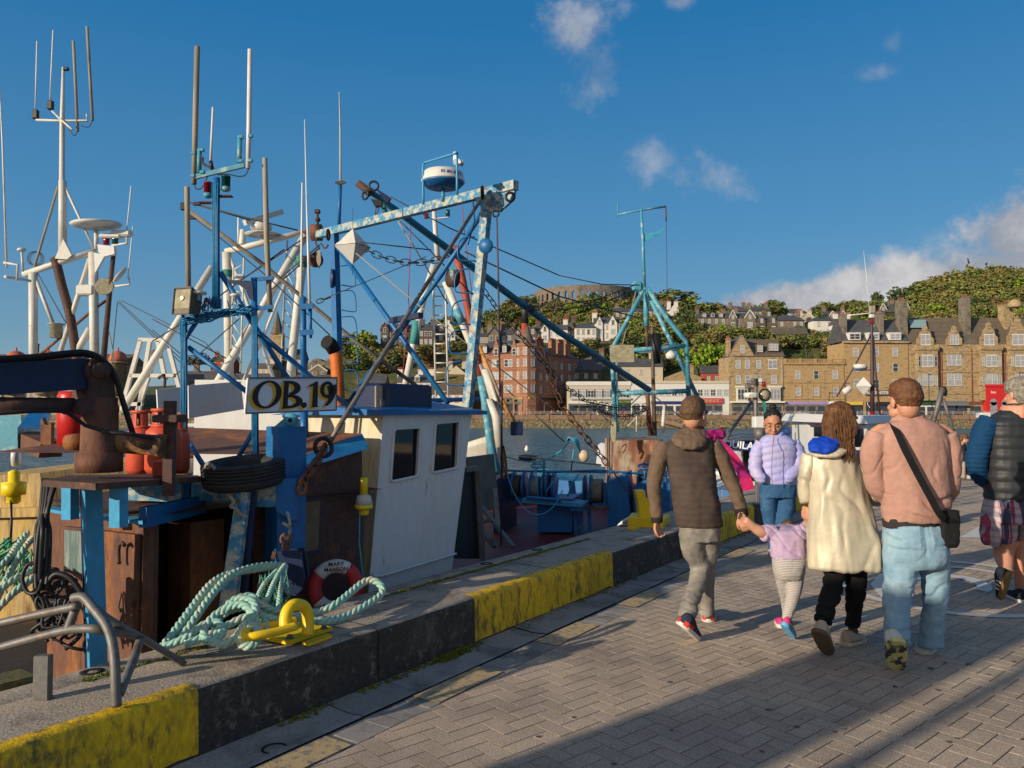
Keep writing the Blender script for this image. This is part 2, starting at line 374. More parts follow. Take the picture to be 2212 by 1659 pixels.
# trodden gum and small stains on the pavers
g=MB()
for i in range(150):
 y=rnd.uniform(3.2,12);x=rnd.uniform(-.1,.66)*y;c=V((x,y,.0042));r=rnd.uniform(.008,.02)
 if c.dot(NW)>2.7:continue
 g.add([c+V((math.cos(t),math.sin(t),0))*r*rnd.uniform(.6,1.2) for t in (k*.785 for k in range(8))],[tuple(range(8))])
tag(g.build('pavement_stains',mat('stain_dark',(.09,.08,.07,1),r=.8)),kind='structure')
# moss in the coping joint and at the kerb foot
g=MB()
def tuft(c,r,h):
 for _ in range(5):
  a=rnd.uniform(0,6.28);d=V((math.cos(a),math.sin(a),0));t=c+d*rnd.uniform(0,r);n_=V((-d.y,d.x,0))*r*.45
  g.add([t-n_,t+n_,t+d*r*.5+Z*rnd.uniform(.5,1)*h],[(0,1,2)])
for a,b,dn in ((1.9,3.35,240),(3.9,6.9,620),(2.85,3.1,50),(9.2,9.9,80)):
 for _ in range(dn):
  s_=rnd.uniform(a,b);ww=abs(mnoise.noise(V((s_*2.3,0,5))))*1.6+.25
  tuft(SWZ(s_,3.81+rnd.gauss(0,.02)*ww,KH-.002),.012,.016)
for a,b,dn in ((2.6,4.6,330),(4.6,6.8,160),(7,12,160)):
 for _ in range(dn):
  s_=rnd.uniform(a,b)
  if mnoise.noise(V((s_*2.1,9,0)))>-.15:tuft(SWZ(s_,3.262-abs(rnd.gauss(0,.018)),.004),.013,.022)
for _ in range(150):tuft(SWZ(3.98+rnd.gauss(0,.08),3.25-abs(rnd.gauss(0,.03)),.004),.016,.04)
tag(g.build('moss',m_moss),kind='stuff')
# water
def water():
 m_=bpy.data.materials.new('sea_water');m_.use_nodes=True;nt=m_.node_tree;b=nt.nodes['Principled BSDF'];N=nt.nodes.new;L=nt.links.new
 b.inputs['Base Color'].default_value=(.045,.18,.28,1);b.inputs['Roughness'].default_value=.2;b.inputs['Specular IOR Level'].default_value=.22;b.inputs['IOR'].default_value=1.33
 tc=N('ShaderNodeTexCoord');hs=[]
 for sc,st in ((.55,(1,2.2,1)),(2.2,(1,1.8,1)),(.12,(1,2.5,1))):
  mp=N('ShaderNodeMapping');mp.inputs['Scale'].default_value=st;mp.inputs['Rotation'].default_value=(0,0,.25);L(tc.outputs['Object'],mp.inputs[0])
  n=N('ShaderNodeTexNoise');n.inputs['Scale'].default_value=sc;n.inputs['Detail'].default_value=4;L(mp.outputs[0],n.inputs[0]);hs.append(n.outputs['Fac'])
 def ad(a,bb,k):
  n=N('ShaderNodeMath');n.operation='MULTIPLY_ADD';L(bb,n.inputs[0]);n.inputs[1].default_value=k;L(a,n.inputs[2]);return n.outputs[0]
 h=ad(ad(hs[0],hs[1],.3),hs[2],2.0)
 bn=N('ShaderNodeBump');bn.inputs['Strength'].default_value=1;bn.inputs['Distance'].default_value=3.2;L(h,bn.inputs['Height']);L(bn.outputs[0],b.inputs['Normal'])
 return m_
g=MB();g.add([(-900,-60,-3.2),(900,-60,-3.2),(900,700,-3.2),(-900,700,-3.2)],[(0,1,2,3)])
tag(g.build('sea_water',water()),kind='structure')
# ---------------- far shore: hill, town, trees ----------------
rt=random.Random(21)
m_sand1=mat('sandstone_gold',(.33,.215,.1,1),r=.9,c2=(.22,.14,.07,1),sc=.5,t=(.5,.68),c3=(.39,.27,.14,1),sc3=1.6,t3=(.45,.6),var=.2,vs=2.5,st=(1,1,3))
m_sand2=mat('sandstone_worn',(.29,.2,.105,1),r=.9,c2=(.15,.105,.06,1),sc=.6,t=(.48,.66),c3=(.4,.3,.17,1),sc3=1.5,t3=(.45,.6),var=.25,vs=2.5,st=(1,1,2.5))
m_red=mat('red_sandstone',(.235,.11,.07,1),r=.9,c2=(.2,.08,.05,1),sc=.4,t=(.5,.68),c3=(.4,.18,.1,1),sc3=1.6,t3=(.45,.6),var=.2,vs=2.5,st=(1,1,3))
m_grey=mat('grey_stone',(.17,.145,.115,1),r=.9,c2=(.09,.075,.06,1),sc=.7,t=(.48,.62),var=.3,vs=2.5)
m_dstone=mat('dark_stone',(.1,.085,.07,1),r=.9,c2=(.06,.05,.045,1),sc=.7,t=(.48,.62),var=.3,vs=2.5)
m_white=mat('white_render',(.58,.56,.52,1),r=.8,c2=(.55,.53,.5,1),sc=.4,t=(.55,.75),var=.06,vs=2)
m_cream=mat('cream_render',(.48,.41,.31,1),r=.85,c2=(.42,.37,.3,1),sc=.4,t=(.5,.7),var=.1,vs=2)
m_slate=mat('roof_slate',(.062,.064,.072,1),r=.6,c2=(.1,.095,.09,1),sc=.5,t=(.45,.65),var=.35,vs=5,st=(1,1,3))
m_slateb=mat('roof_slate_brown',(.1,.078,.058,1),r=.75,c2=(.14,.115,.08,1),sc=.4,t=(.45,.65),var=.3,vs=5,st=(1,1,3))
m_frame=mat('window_white',(.56,.55,.53,1),r=.6,var=.05,vs=3)
m_gl=[mat('pane_dark',(.03,.035,.045,1),r=.1,var=.3,vs=1.2,spec=.9),mat('pane_curtain',(.3,.3,.31,1),r=.2,var=.25,vs=1.5,spec=.8),mat('pane_blind',(.22,.23,.25,1),r=.15,var=.3,vs=1.5,spec=.8)]
m_redp=mat('chimney_red',(.3,.07,.04,1),r=.9,var=.2,vs=3)
WMESH={}
def win_mesh(w,h,st,gm):
 k=(round(w,2),round(h,2),st,gm)
 if k in WMESH:return WMESH[k]
 g=MB();f=.1 if w>.8 else .07
 # local: x across, z up, -y out
 def bar(x0,x1,z0,z1,d=.06):g.box(((x0+x1)/2,-d/2,(z0+z1)/2),(x1-x0,d,z1-z0))
 bar(-w/2,-w/2+f,0,h);bar(w/2-f,w/2,0,h);bar(-w/2+f,w/2-f,0,f);bar(-w/2+f,w/2-f,h-f,h)
 n={'s':1,'d':2,'t':3,'g':2}[st]
 for i in range(1,n):xx=-w/2+w*i/n;bar(xx-.06,xx+.06,f,h-f,.055)
 for i in range(n):
  a=-w/2+w*i/n+.06;b=-w/2+w*(i+1)/n-.06;bar(max(a,-w/2+f),min(b,w/2-f),h*.52-.04,h*.52+.04,.05)
 if st=='g':
  for q in (.25,.5,.75):bar(-w/2+w*q-.03,-w/2+w*q+.03,h*.56,h-f,.045)
  for q in (.68,.82):bar(-w/2+f,w/2-f,h*q-.03,h*q+.03,.04)
 g.mi(1);g.quad((-w/2+f,-.02,f),(w/2-f,-.02,f),(w/2-f,-.02,h-f),(-w/2+f,-.02,h-f))
 g.mi(2);g.box((0,-.05,-.08),(w+.2,.1,.16));g.box((0,-.03,h+.1),(w+.24,.06,.2))
 me=MBmesh(g,'window',[m_frame,m_gl[gm],m_sand2 if st!='d' else m_frame]);WMESH[k]=me;return me
def MBmesh(g,name,mats):
 o=g.build(name,mats);me=o.data;bpy.data.objects.remove(o);return me
class Bld:
 """a building seen by its front: pixel columns of the front's ends at their depths, base row"""
 def __init__(s,name,label,cat,A,B,z0,dep,wall,group=None):
  s.A=V((A[0],A[1],z0));s.B=V((B[0],B[1],z0));s.u=(s.B-s.A).normalized();s.n=V((s.u.y,-s.u.x,0));s.W=(s.B-s.A).length;s.dep=dep;s.wall=wall
  s.root=thing(name,label,cat,(s.A+s.B)/2-s.n*0,group);s.z0=z0
 def p(s,a,z,o=0):return s.A+s.u*a+Z*z+s.n*o
 def box(s,name,a0,a1,z0,z1,o0,o1,m,parent=None):
  g=MB();c=(s.p(a0,z0,o0)+s.p(a1,z1,o1))/2;g.box(c,(abs(a1-a0),abs(o1-o0),abs(z1-z0)),s.u,s.n);return g.build(name,m,parent or s.root)
 def walls(s,h,below=6):
  return s.box('wall',0,s.W,-below,h,-s.dep,0,s.wall)
 def win(s,a,z,w,h,st='s',o=.0,gm=None,side=None):
  me=win_mesh(w,h,st,rt.choice((0,1,1,2)) if gm is None else gm)
  ob=bpy.data.objects.new('window',me);C.objects.link(ob);ob.parent=s.root
  if side=='l':pos=s.A-s.n*a+Z*z-s.u*.02;n=-s.u
  elif side=='r':pos=s.B-s.n*a+Z*z+s.u*.02;n=s.u
  else:pos=s.p(a,z,o+.02);n=s.n
  ob.location=pos-wloc(s.root);ob.rotation_euler=(0,0,math.atan2(n.y,n.x)+math.pi/2)
  return ob
 def grid(s,zs,fr,w,h,st='s',o=0):
  for z in zs:
   for f in fr:s.win(f*s.W,z,w,h,st,o)
 def roof_side(s,h,rise,m,ov=.35,a0=0,a1=None,name='roof',sk=None,hip=0):
  a1=s.W if a1 is None else a1;d=s.dep;g=MB();t=.18
  pts=[s.p(a0-ov,h,ov),s.p(a1+ov,h,ov),s.p(a1+ov,h,-d-ov),s.p(a0-ov,h,-d-ov),s.p(a0-ov+hip,h+rise,-d/2),s.p(a1+ov-hip,h+rise,-d/2)]
  g.add(pts,[(0,1,5,4),(2,3,4,5),(1,2,5),(3,0,4),(3,2,1,0)]);r=g.build(name,m,s.root)
  if not hip: # wall gables poke through below the slates
   g=MB()
   for a in (a0+.02,a1-.3):g.prism([s.p(a,h-.05,0),s.p(a,h-.05,-d),s.p(a,h+rise-.15,-d/2)],s.u*.28)
   g.build('gable',s.wall,s.root)
  return r
 def gable_front(s,a0,a1,h,rise,m,o=0,dep=4,steps=0,wall=None,base=None,barge=None):
  wall=wall or s.wall;am=(a0+a1)/2;g=MB();bz=h-.0 if base is None else base
  if steps:
   pl=[s.p(a0,bz,o)];pr=[]
   for i in range(steps):
    f0=i/steps;x=a0+(am-a0)*f0;zz=h+rise*(i+.8)/steps
    pl+=[s.p(x,zz-rise*.8/steps,o),s.p(x,zz,o)];pr=[s.p(a1-(am-a0)*f0,zz,o),s.p(a1-(am-a0)*f0,zz-rise*.8/steps,o)]+pr
   poly=pl+pr+[s.p(a1,bz,o)]
  else:poly=[s.p(a0,bz,o),s.p(a0,h,o),s.p(am,h+rise,o),s.p(a1,h,o),s.p(a1,bz,o)]
  g.prism(poly,-s.n*.35);gb=g.build('gable',wall,s.root)
  g=MB();k=.15
  f=[s.p(a0-k,h-.1,o-.3),s.p(am,h+rise-.12,o-.3),s.p(a1+k,h-.1,o-.3)];b=[q-s.n*dep for q in f]
  g.add(f+b,[(0,1,4,3),(1,2,5,4),(3,4,5),(2,1,0)]);g.build('gable_roof',m,s.root)
  if barge:
   g=MB();g.beam(s.p(a0-.2,h-.2,o+.08),s.p(am,h+rise+.1,o+.08),.18,.35);g.beam(s.p(am,h+rise+.1,o+.08),s.p(a1+.2,h-.2,o+.08),.18,.35);g.build('bargeboard',barge,s.root)
  return gb
 def chim(s,a,z0,z1,w=1.4,d=.8,o=None,m=None,pots=3,mp=None):
  o=-s.dep/2 if o is None else o;g=MB();c=s.p(a,(z0+z1)/2,o);g.box(c,(w,d,z1-z0),s.u,s.n);g.box(s.p(a,z1+.1,o),(w+.25,d+.25,.25),s.u,s.n)
  r=g.build('chimney',m or s.wall,s.root);g=MB()
  for i in range(pots):g.lathe(s.p(a+w*((i+.5)/pots-.5),z1+.2,o),[(.16,0),(.19,.1),(.15,.8),(.13,.8)],n=8)
  g.build('chimney_pot',mp or m_redp,r);return r
 def dormer(s,a,z,w,h,o,m,st='d',flat=False):
  g=MB();g.box(s.p(a,z+h/2,o-.9),(w,1.8,h),s.u,s.n)
  if flat:g.box(s.p(a,z+h+.08,o-.9),(w+.3,2.0,.16),s.u,s.n)
  else:g.prism([s.p(a-w/2-.15,z+h,o+.1),s.p(a+w/2+.15,z+h,o+.1),s.p(a,z+h+w*.5,o+.1)],-s.n*2.2)
  d=g.build('dormer',m,s.root);s.win(a,z+.2,w*.86,h*.8,st,o+.0)
  return d
def mpp(d):return d/F
def bld(name,label,cat,xl,xr,yb,d,dep,wall,dr=None,group=None):
 a=P(xl,yb,d);b=P(xr,yb,dr or d);return Bld(name,label,cat,a,b,a.z,dep,wall,group)
ZP=.25;DP=226.0
def hz(y,d,z0):return 1.62+(888-y)/F*d-z0
# --- terrain from control points (photo px column, row, depth) ---
ctrl=[(820,752,300),(936,750,300),(1060,750,290),(1160,740,290),(1240,738,292),(1335,734,295),(1100,780,262),(1300,790,262),(1450,800,262),(760,800,262),(640,840,270),(500,845,290),(300,850,300),(0,855,300),
  (880,765,320),(780,790,330),(1000,715,345),(1100,700,350),(1160,668,400),(1260,664,400),(1370,662,400),(1260,668,430),(1450,676,370),(1500,685,380),(1540,708,325),(1660,712,325),(1780,722,318),(1540,745,285),(1640,745,285),(1760,745,290),(1850,740,300),
  (1560,690,380),(1640,686,390),(1700,687,392),(1780,688,392),(1840,680,400),(1900,675,392),(1960,668,400),(2010,640,430),(2080,618,440),(2150,612,445),(2250,612,445),(2400,600,450),(2600,620,450),(2050,690,360),(2212,690,360),(2400,690,360),(2000,730,290),(2300,730,290),
  (2100,640,520),(1800,720,520),(1300,720,520),(900,800,420),(600,850,420)]
cp=[P(*c) for c in ctrl]
cpx=np.array([c.x for c in cp]+list(np.linspace(-450,450,19))*2);cpy=np.array([c.y for c in cp]+[247.0]*19+[640.0]*19);cpz=np.array([c.z for c in cp]+[.5]*19+[3.0]*19)
def hz_at(x,y):
 d2=(cpx-x)**2+(cpy-y)**2+9;w=d2**-1.6;return float((w*cpz).sum()/w.sum())
g=MB();NX,NY=90,50;gx=np.linspace(-420,440,NX);gy=np.concatenate([[217.5,246.5],np.linspace(247,640,NY-2)])
vs=[]
for yy in gy:
 for xx in gx:vs.append((xx,yy,.22 if yy<246.9 else max(.22,hz_at(xx,yy))))
g.add(vs,[(j*NX+i,j*NX+i+1,(j+1)*NX+i+1,(j+1)*NX+i) for j in range(NY-1) for i in range(NX-1)],True)
m_hill=mat('hill_grass',(.07,.075,.025,1),r=.95,c2=(.14,.1,.04,1),sc=.06,t=(.45,.6),c3=(.04,.06,.015,1),sc3=.15,t3=(.45,.6),var=.4,vs=.6,bump=1,bs=.5)
tag(g.build('hill',m_hill),kind='structure')
m_road=mat('promenade_tarmac',(.09,.085,.08,1),r=.9,var=.15,vs=1)
g=MB();g.box((0,232,.225),(860,28,.03));tag(g.build('promenade',m_road),kind='structure')
# sea wall, coping and railing
sw=thing('sea_wall','long stone sea wall below the far promenade railing','wall',(0,218,-3.3))
m_swall=mat('rubble_wall',(.16,.125,.07,1),r=.95,c2=(.045,.04,.03,1),sc=1.6,t=(.5,.6),c3=(.3,.24,.13,1),sc3=1.2,t3=(.5,.62),var=.35,vs=4,bump=1,bs=2)
m_cope=mat('wall_coping',(.23,.145,.095,1),r=.9,c2=(.15,.1,.06,1),sc=.5,var=.2,vs=2)
g=MB();g.hexa([V((-420,216.5,-5)),V((440,216.5,-5)),V((440,218.4,-5)),V((-420,218.4,-5)),V((-420,217.4,-.75)),V((440,217.4,-.75)),V((440,218.4,-.75)),V((-420,218.4,-.75))]);g.build('rubble_face',m_swall,sw)
g=MB();g.box((10,217.75,-.1),(860,1.0,1.28));
for i in range(40):g.box((-200+i*11+rt.uniform(-2,2),217.2,.1),(1.0,.3,1.75))
g.build('coping',m_cope,sw)
m_rail=mat('rail_paint',(.42,.4,.37,1),r=.6,var=.1,vs=3)
rl=thing('promenade_railing','pale metal railing running along the top of the far sea wall','railing',(0,218,.5))
g=MB();
for z in (1.55,1.2,.9):g.box((30,218.0,z),(560,.07,.07))
for i in range(186):g.box((-250+i*3,218.0,1.05),(.09,.09,1.05))
g.build('rails',m_rail,rl)
g=MB();a=P(1408,903,216.8);b=P(1475,921,215.5);g.beam(a,b,2.0,1.0);tag(g.build('slipway',m_cope),'stone ramp sloping down the sea wall to the water','ramp')
g=MB();a=P(1793,900,216.6)
g.box(a+Z*-1.6,(2.0,.8,5.4));tag(g.build('timber_fender',m_dark),'black timber fender panel fixed on the far sea wall','fender')
# --- promenade buildings ---
def shopfront(b,a0,a1,h,fas,lab=None,wallm=None,o=.12,aw=None,posts=None):
 b.box('shop_front',a0,a1,0,h,0,o,wallm or m_grey)
 b.box('fascia',a0,a1,h,h+.9,0,o+.15,fas)
 g=MB();n=max(1,int((a1-a0)/2.6));w=(a1-a0)/n
 for i in range(n):c=b.p(a0+w*(i+.5),h*.47,o+.015);g.box(c,(w*.78,.03,h*.78),b.u,b.n)
 g.build('shop_window',m_gl[0],b.root)
 if aw:
  g=MB();g.hexa([b.p(a0,h-.5,o+1.6),b.p(a1,h-.5,o+1.6),b.p(a1,h,o+.2),b.p(a0,h,o+.2),b.p(a0,h-.42,o+1.62),b.p(a1,h-.42,o+1.62),b.p(a1,h+.1,o+.2),b.p(a0,h+.1,o+.2)]);g.build('awning',aw,b.root)
def text3(txt,p,u,size,m,parent,n=None,up=Z,ext=.004,bold=0,name='lettering',shear=0,align='CENTER',sp=1.0):
 c=bpy.data.curves.new('lettering','FONT');c.body=txt;c.size=size;c.extrude=ext;c.align_x=align;c.align_y='CENTER';c.offset=bold;c.shear=shear;c.space_character=sp
 ob=bpy.data.objects.new('t',c);C.objects.link(ob);dg=bpy.context.evaluated_depsgraph_get();me=bpy.data.meshes.new_from_object(ob.evaluated_get(dg));bpy.data.objects.remove(ob)
 u=u.normalized();n=n or u.cross(up);M4=Matrix((u,up.normalized(),n.normalized())).transposed().to_4x4();M4.translation=p-(wloc(parent) if parent else V((0,0,0)))
 me.transform(M4);me.materials.clear();me.materials.append(m);o=bpy.data.objects.new(name,me);C.objects.link(o);o.parent=parent;return o
m_green=mat('shop_green',(.02,.07,.045,1),r=.6);m_pink=mat('shop_pink',(.42,.05,.09,1),r=.6);m_navy=mat('shop_navy',(.02,.03,.14,1),r=.5);m_lil=mat('shop_lilac',(.3,.22,.42,1),r=.6)
m_shred=mat('shop_red',(.5,.02,.02,1),r=.5);m_blk=mat('shop_black',(.02,.02,.022,1),r=.5);m_gold=mat('gilt',(.55,.4,.06,1),r=.5);m_wht=mat('sign_white',(.8,.8,.8,1),r=.6);m_gawn=mat('awning_grey',(.12,.13,.12,1),r=.8)
m_brn=mat('shop_brown',(.14,.06,.04,1),r=.7)
# red turreted hotel on its corner
b=bld('hotel_building','red sandstone turreted hotel with a conical corner roof and tall chimneys','hotel',1040,1142,899,230,14,m_red,dr=225)
h=18.6;b.walls(h)
b.grid((14.6,10.9,7.0),(.08,.27,.36,.53,.62,.8),1.25,2.2);b.roof_side(h,4.5,m_slate)
for f0,f1 in ((.22,.42),(.62,.78)):b.gable_front(f0*b.W,f1*b.W,h-.2,4.6,m_slate,.25,5);b.win((f0+f1)/2*b.W,h-.6,1.2,2.1,'s',.25)
for f in (.08,.5):b.dormer(f*b.W,h+.2,1.4,2.0,.3,m_slate,'s')
b.box('ground_floor',0,b.W,0,5.0,0,.35,m_brn);b.box('cornice',-.2,b.W+.2,5.0,5.5,0,.7,m_blk)
g=MB()
for i in range(6):g.lathe(b.p((i+.3)/6*b.W,0,.8),[(.42,0),(.38,.3),(.34,4.6),(.5,5.0)],n=10)
g.build('pillar',m_red,b.root)
g=MB()
for i in range(5):c=b.p((i+.82)/6*b.W,1.9,.4);g.box(c,(2.3,.1,3.2),b.u,b.n)
g.build('shop_window',m_gl[0],b.root);g=MB()
for i in range(5):c=b.p((i+.82)/6*b.W,3.9,.75);g.box(c,(2.3,.5,.7),b.u,b.n)
g.build('awning',m_green,b.root)
for z in (9.9,13.7):b.box('string_course',0,b.W,z,z+.22,0,.12,m_red)
Bc=b.B;rr=P(1250,899,248);b2u=(V((rr.x,rr.y,b.z0))-Bc).normalized()
# corner tower, then the shaded wing
g=MB();tc_=Bc+V((-.4,2.6,0));g.lathe(tc_+Z*-3,[(3.5,0),(3.5,23.6),(3.8,23.6),(3.8,24.4),(3.4,24.4)],n=8,smooth=False);g.build('corner_tower',m_red,b.root)
g=MB();g.lathe(tc_+Z*21.3,[(2.6,0),(2.2,1.0),(1.2,3.0),(.05,5.8)],n=16);g.build('turret_roof',m_slateb,b.root)
for z in (18.0,14.6,10.9,7.0):
 for k in range(3):
  an=-math.pi*.5+(-.9+.9*k)*.78-.2;nn=V((math.cos(an),math.sin(an),0));me=win_mesh(1.15,2.2,'s',1);ob=bpy.data.objects.new('window',me);C.objects.link(ob);ob.parent=b.root;ob.location=tc_+nn*3.38+Z*z-wloc(b.root);ob.rotation_euler=(0,0,an+math.pi/2)
hot=b;b=Bld('wing','','',Bc,rr,Bc.z,14,m_red);bpy.data.objects.remove(b.root);b.root=hot.root
b.box('wing_wall',.5,b.W,-4,18.4,-13,-.02,m_red);b.grid((14.4,10.8,6.8),(.22,.34,.52,.64,.8,.92),1.1,2.0,'s');b.roof_side(18.4,3.4,m_slate,name='wing_roof')
b.box('wing_ground_floor',.8,b.W,0,5,-.01,.3,m_brn);b.box('cornice',.8,b.W+.2,5.0,5.5,0,.6,m_blk)
for f in (.28,.52,.68,.84):b.chim(f*b.W,17.5,23.2,2.4,1.2,-1.4,m_red,4)
text3('CUAN MÒR',hot.B+Z*5.3-hot.u*2+hot.n*.9,hot.u,1.0,m_gold,hot.root)
# row of low shops
b=bld('shop_building','cream two storey shop with a long dark glazed terrace and grey awning','shop',1228,1362,899,226,12,m_cream)
b.walls(9.4);b.box('parapet',-.2,b.W+.2,9.0,10.2,-12,.25,m_white);b.box('terrace',.5,b.W*.97,5.2,7.9,0,.18,m_blk)
b.grid((5.5,),(.1,.23,.36,.49,.62,.75,.88),1.9,2.1,'d',.2);b.box('balcony_rail',.3,b.W,4.9,5.5,.6,.7,m_rail)
shopfront(b,0,b.W*.45,3.6,m_white,aw=m_gawn);shopfront(b,b.W*.46,b.W*.78,3.6,m_white,wallm=m_white);shopfront(b,b.W*.79,b.W,3.8,m_green,wallm=m_green)
text3('VINTAGE',b.p(b.W*.6,4.05,.35),b.u,.8,m_blk,b.root);text3('MACTYRES',b.p(b.W*.9,4.25,.35),b.u,.75,m_gold,b.root)
b=bld('shop_building','long pale rendered shop building with pink and blue shop signs','shop',1363,1577,899,226,12,m_white)
b.walls(9.8);b.box('parapet',-.1,b.W,9.6,10.4,-12,.2,m_cream);b.grid((5.9,),[.05+.065*i for i in range(15)],1.5,2.0,'d')
shopfront(b,0,b.W*.2,3.7,m_white,wallm=m_white);shopfront(b,b.W*.22,b.W*.55,3.5,m_navy,wallm=m_white);shopfront(b,b.W*.56,b.W*.92,3.6,m_pink,wallm=m_grey)
b.box('fascia_upper',b.W*.57,b.W*.93,3.7,5.3,.1,.4,m_pink);text3('EXPERIENCE',b.p(b.W*.78,4.5,.45),b.u,1.1,m_gold,b.root)
0 and text3('Halfords',b.p(b.W*.38,3.95,.35),b.u,.8,m_wht,b.root)
# low roofs behind the shops
for (nm,lab,xl,xr,yb,ye,yr,d,wl,rf,kind) in [
  ('house','low dark slate roofed house between the red hotel and the shops',1232,1300,830,800,774,246,m_dstone,m_slate,'s'),
  ('house','slate roofed house with a pale gable end behind the cream shop',1256,1315,812,778,766,256,m_grey,m_slate,'f'),
  ('house','wide slate roof house with cream gable and chimney behind the shops',1338,1432,838,792,772,252,m_cream,m_slate,'s'),
  ('house','low pale house with a shallow brown pediment behind the shops',1438,1515,832,815,800,250,m_sand2,m_slate,'f'),
  ('house','dark hipped roof building behind the long pale shop',1520,1576,832,806,786,252,m_redp,m_slate,'s')]:
 b=bld(nm,lab,'house',xl,xr,yb,d,9,wl);h=hz(ye,d,b.z0);b.walls(h,14);rise=hz(yr,d,b.z0)-h
 if kind=='s':b.roof_side(h,rise,rf)
 else:b.gable_front(0,b.W,h,rise,rf,0,9)
 b.grid((h-2.6,),(.2,.5,.8),1.0,1.5);b.chim(b.W*.8,h,h+rise+1.6,1.6,.9,pots=3)
# crow-stepped gable building
b=bld('tenement','brown stone tenement with a crow stepped gable and white bay windows','building',1577,1694,899,226,12,m_sand2)
h=17.6;b.walls(h);b.roof_side(h,5.6,m_slateb,a0=b.W*.1);b.gable_front(0,b.W*.46,h,6.4,m_slate,.15,7,steps=11)
b.grid((14.0,9.5),(.16,.33,.54),1.4,2.5);b.grid((14.0,),(.8,),2.6,2.5,'d');b.grid((9.5,),(.82,),1.5,2.6);b.win(b.W*.24,h+.9,1.2,2.4,'s',.15)
b.dormer(b.W*.58,h+1.2,1.8,2.3,-.6,m_slateb,'s',True);b.dormer(b.W*.83,h+1.6,3.2,2.4,-.6,m_slateb,'t',True)
for a in (.22,.82):b.box('bay_window',(a-.1)*b.W,(a+.1)*b.W,4.3,8.4,0,.9,m_white);b.win(a*b.W,4.9,2.9,3.0,'t',.9);b.box('bay_roof',(a-.12)*b.W,(a+.12)*b.W,8.4,8.9,0,1.1,m_white)
b.chim(b.W*.03,h,h+5.4,.9,2.2,-3);b.box('balcony',0,b.W,3.9,4.4,0,1.2,m_white)
shopfront(b,.5,b.W*.45,3.2,m_gawn);shopfront(b,b.W*.5,b.W-.5,3.2,m_gawn);g=MB();g.tube(b.p(b.W*.97,0,.15),b.p(b.W*.97,h,.15),.09);g.build('drainpipe',m_cream,b.root)
# balustraded bank
b=bld('bank_building','golden sandstone two storey building with a roof balustrade and lilac shop sign','building',1695,1826,899,226,12,m_sand1)
h=15.4;b.walls(h);b.box('cornice',-.2,b.W,h-.2,h+.35,-.5,.5,m_sand1)
for z in (4.9,9.8):b.box('string_course',0,b.W,z,z+.3,0,.2,m_sand1)
b.grid((10.9,5.9),(.225,.53,.845),1.5,2.5)
for f in (.225,.53,.845):b.box('window_surround',f*b.W-1.15,f*b.W-.9,5.4,9.3,0,.14,m_sand1);b.box('window_surround',f*b.W+.9,f*b.W+1.15,5.4,9.3,0,.14,m_sand1)
g=MB();
for i in range(52):
 if i%13:g.lathe(b.p(.3+i*b.W/52,h+.35,.1),[(.1,0),(.16,.25),(.09,.6),(.14,.9)],n=6)
 else:g.box(b.p(.3+i*b.W/52,h+.9,.1),(.8,.6,1.3),b.u,b.n)
g.box(b.p(b.W/2,h+1.35,.1),(b.W,.4,.22),b.u,b.n);g.build('balustrade',m_sand1,b.root)
shopfront(b,0,b.W*.7,3.4,m_lil,wallm=m_grey);shopfront(b,b.W*.71,b.W,3.4,m_wht,wallm=m_blk);0 and text3('Bank of Scotland',b.p(b.W*.33,3.85,.35),b.u,.75,m_wht,b.root)
# the hotel beside it
b=bld('hotel_building','sandstone hotel with three white dormers and a slate roof by the mast','hotel',1825,1964,899,226,12,m_sand1)
h=21.6;b.walls(h);b.roof_side(h+.5,7.0,m_slate,ov=.1);b.box('cornice',-.3,b.W+.2,h-.1,h+.5,-.5,.7,m_sand2);b.grid((17.6,13.0,8.2),(.19,.5,.8),1.6,2.6)
for f in (.17,.46,.8):b.dormer(f*b.W,h+.8,3.5,2.1,.2,m_white,'d',True)
for a,zt in ((.07,8.6),(.65,9.0),(1.0,13.0)):b.chim(a*b.W,h,h+zt,1.2 if a<1 else 2.2,3.0,-3.5,m_grey)
b.box('sign_board',b.W*.3,b.W*.67,6.2,7.6,.5,.7,m_grey);text3('PALACE HOTEL',b.p(b.W*.485,6.9,.72),b.u,1.05,m_wht,b.root)
shopfront(b,0,b.W*.28,3.3,m_gold,wallm=m_blk);shopfront(b,b.W*.33,b.W*.7,3.3,m_blk,wallm=m_blk);shopfront(b,b.W*.72,b.W,3.3,m_grey)
0 and text3("l'hôtel do",b.p(b.W*.52,3.75,.3),b.u,1.0,m_wht,b.root,shear=.2)
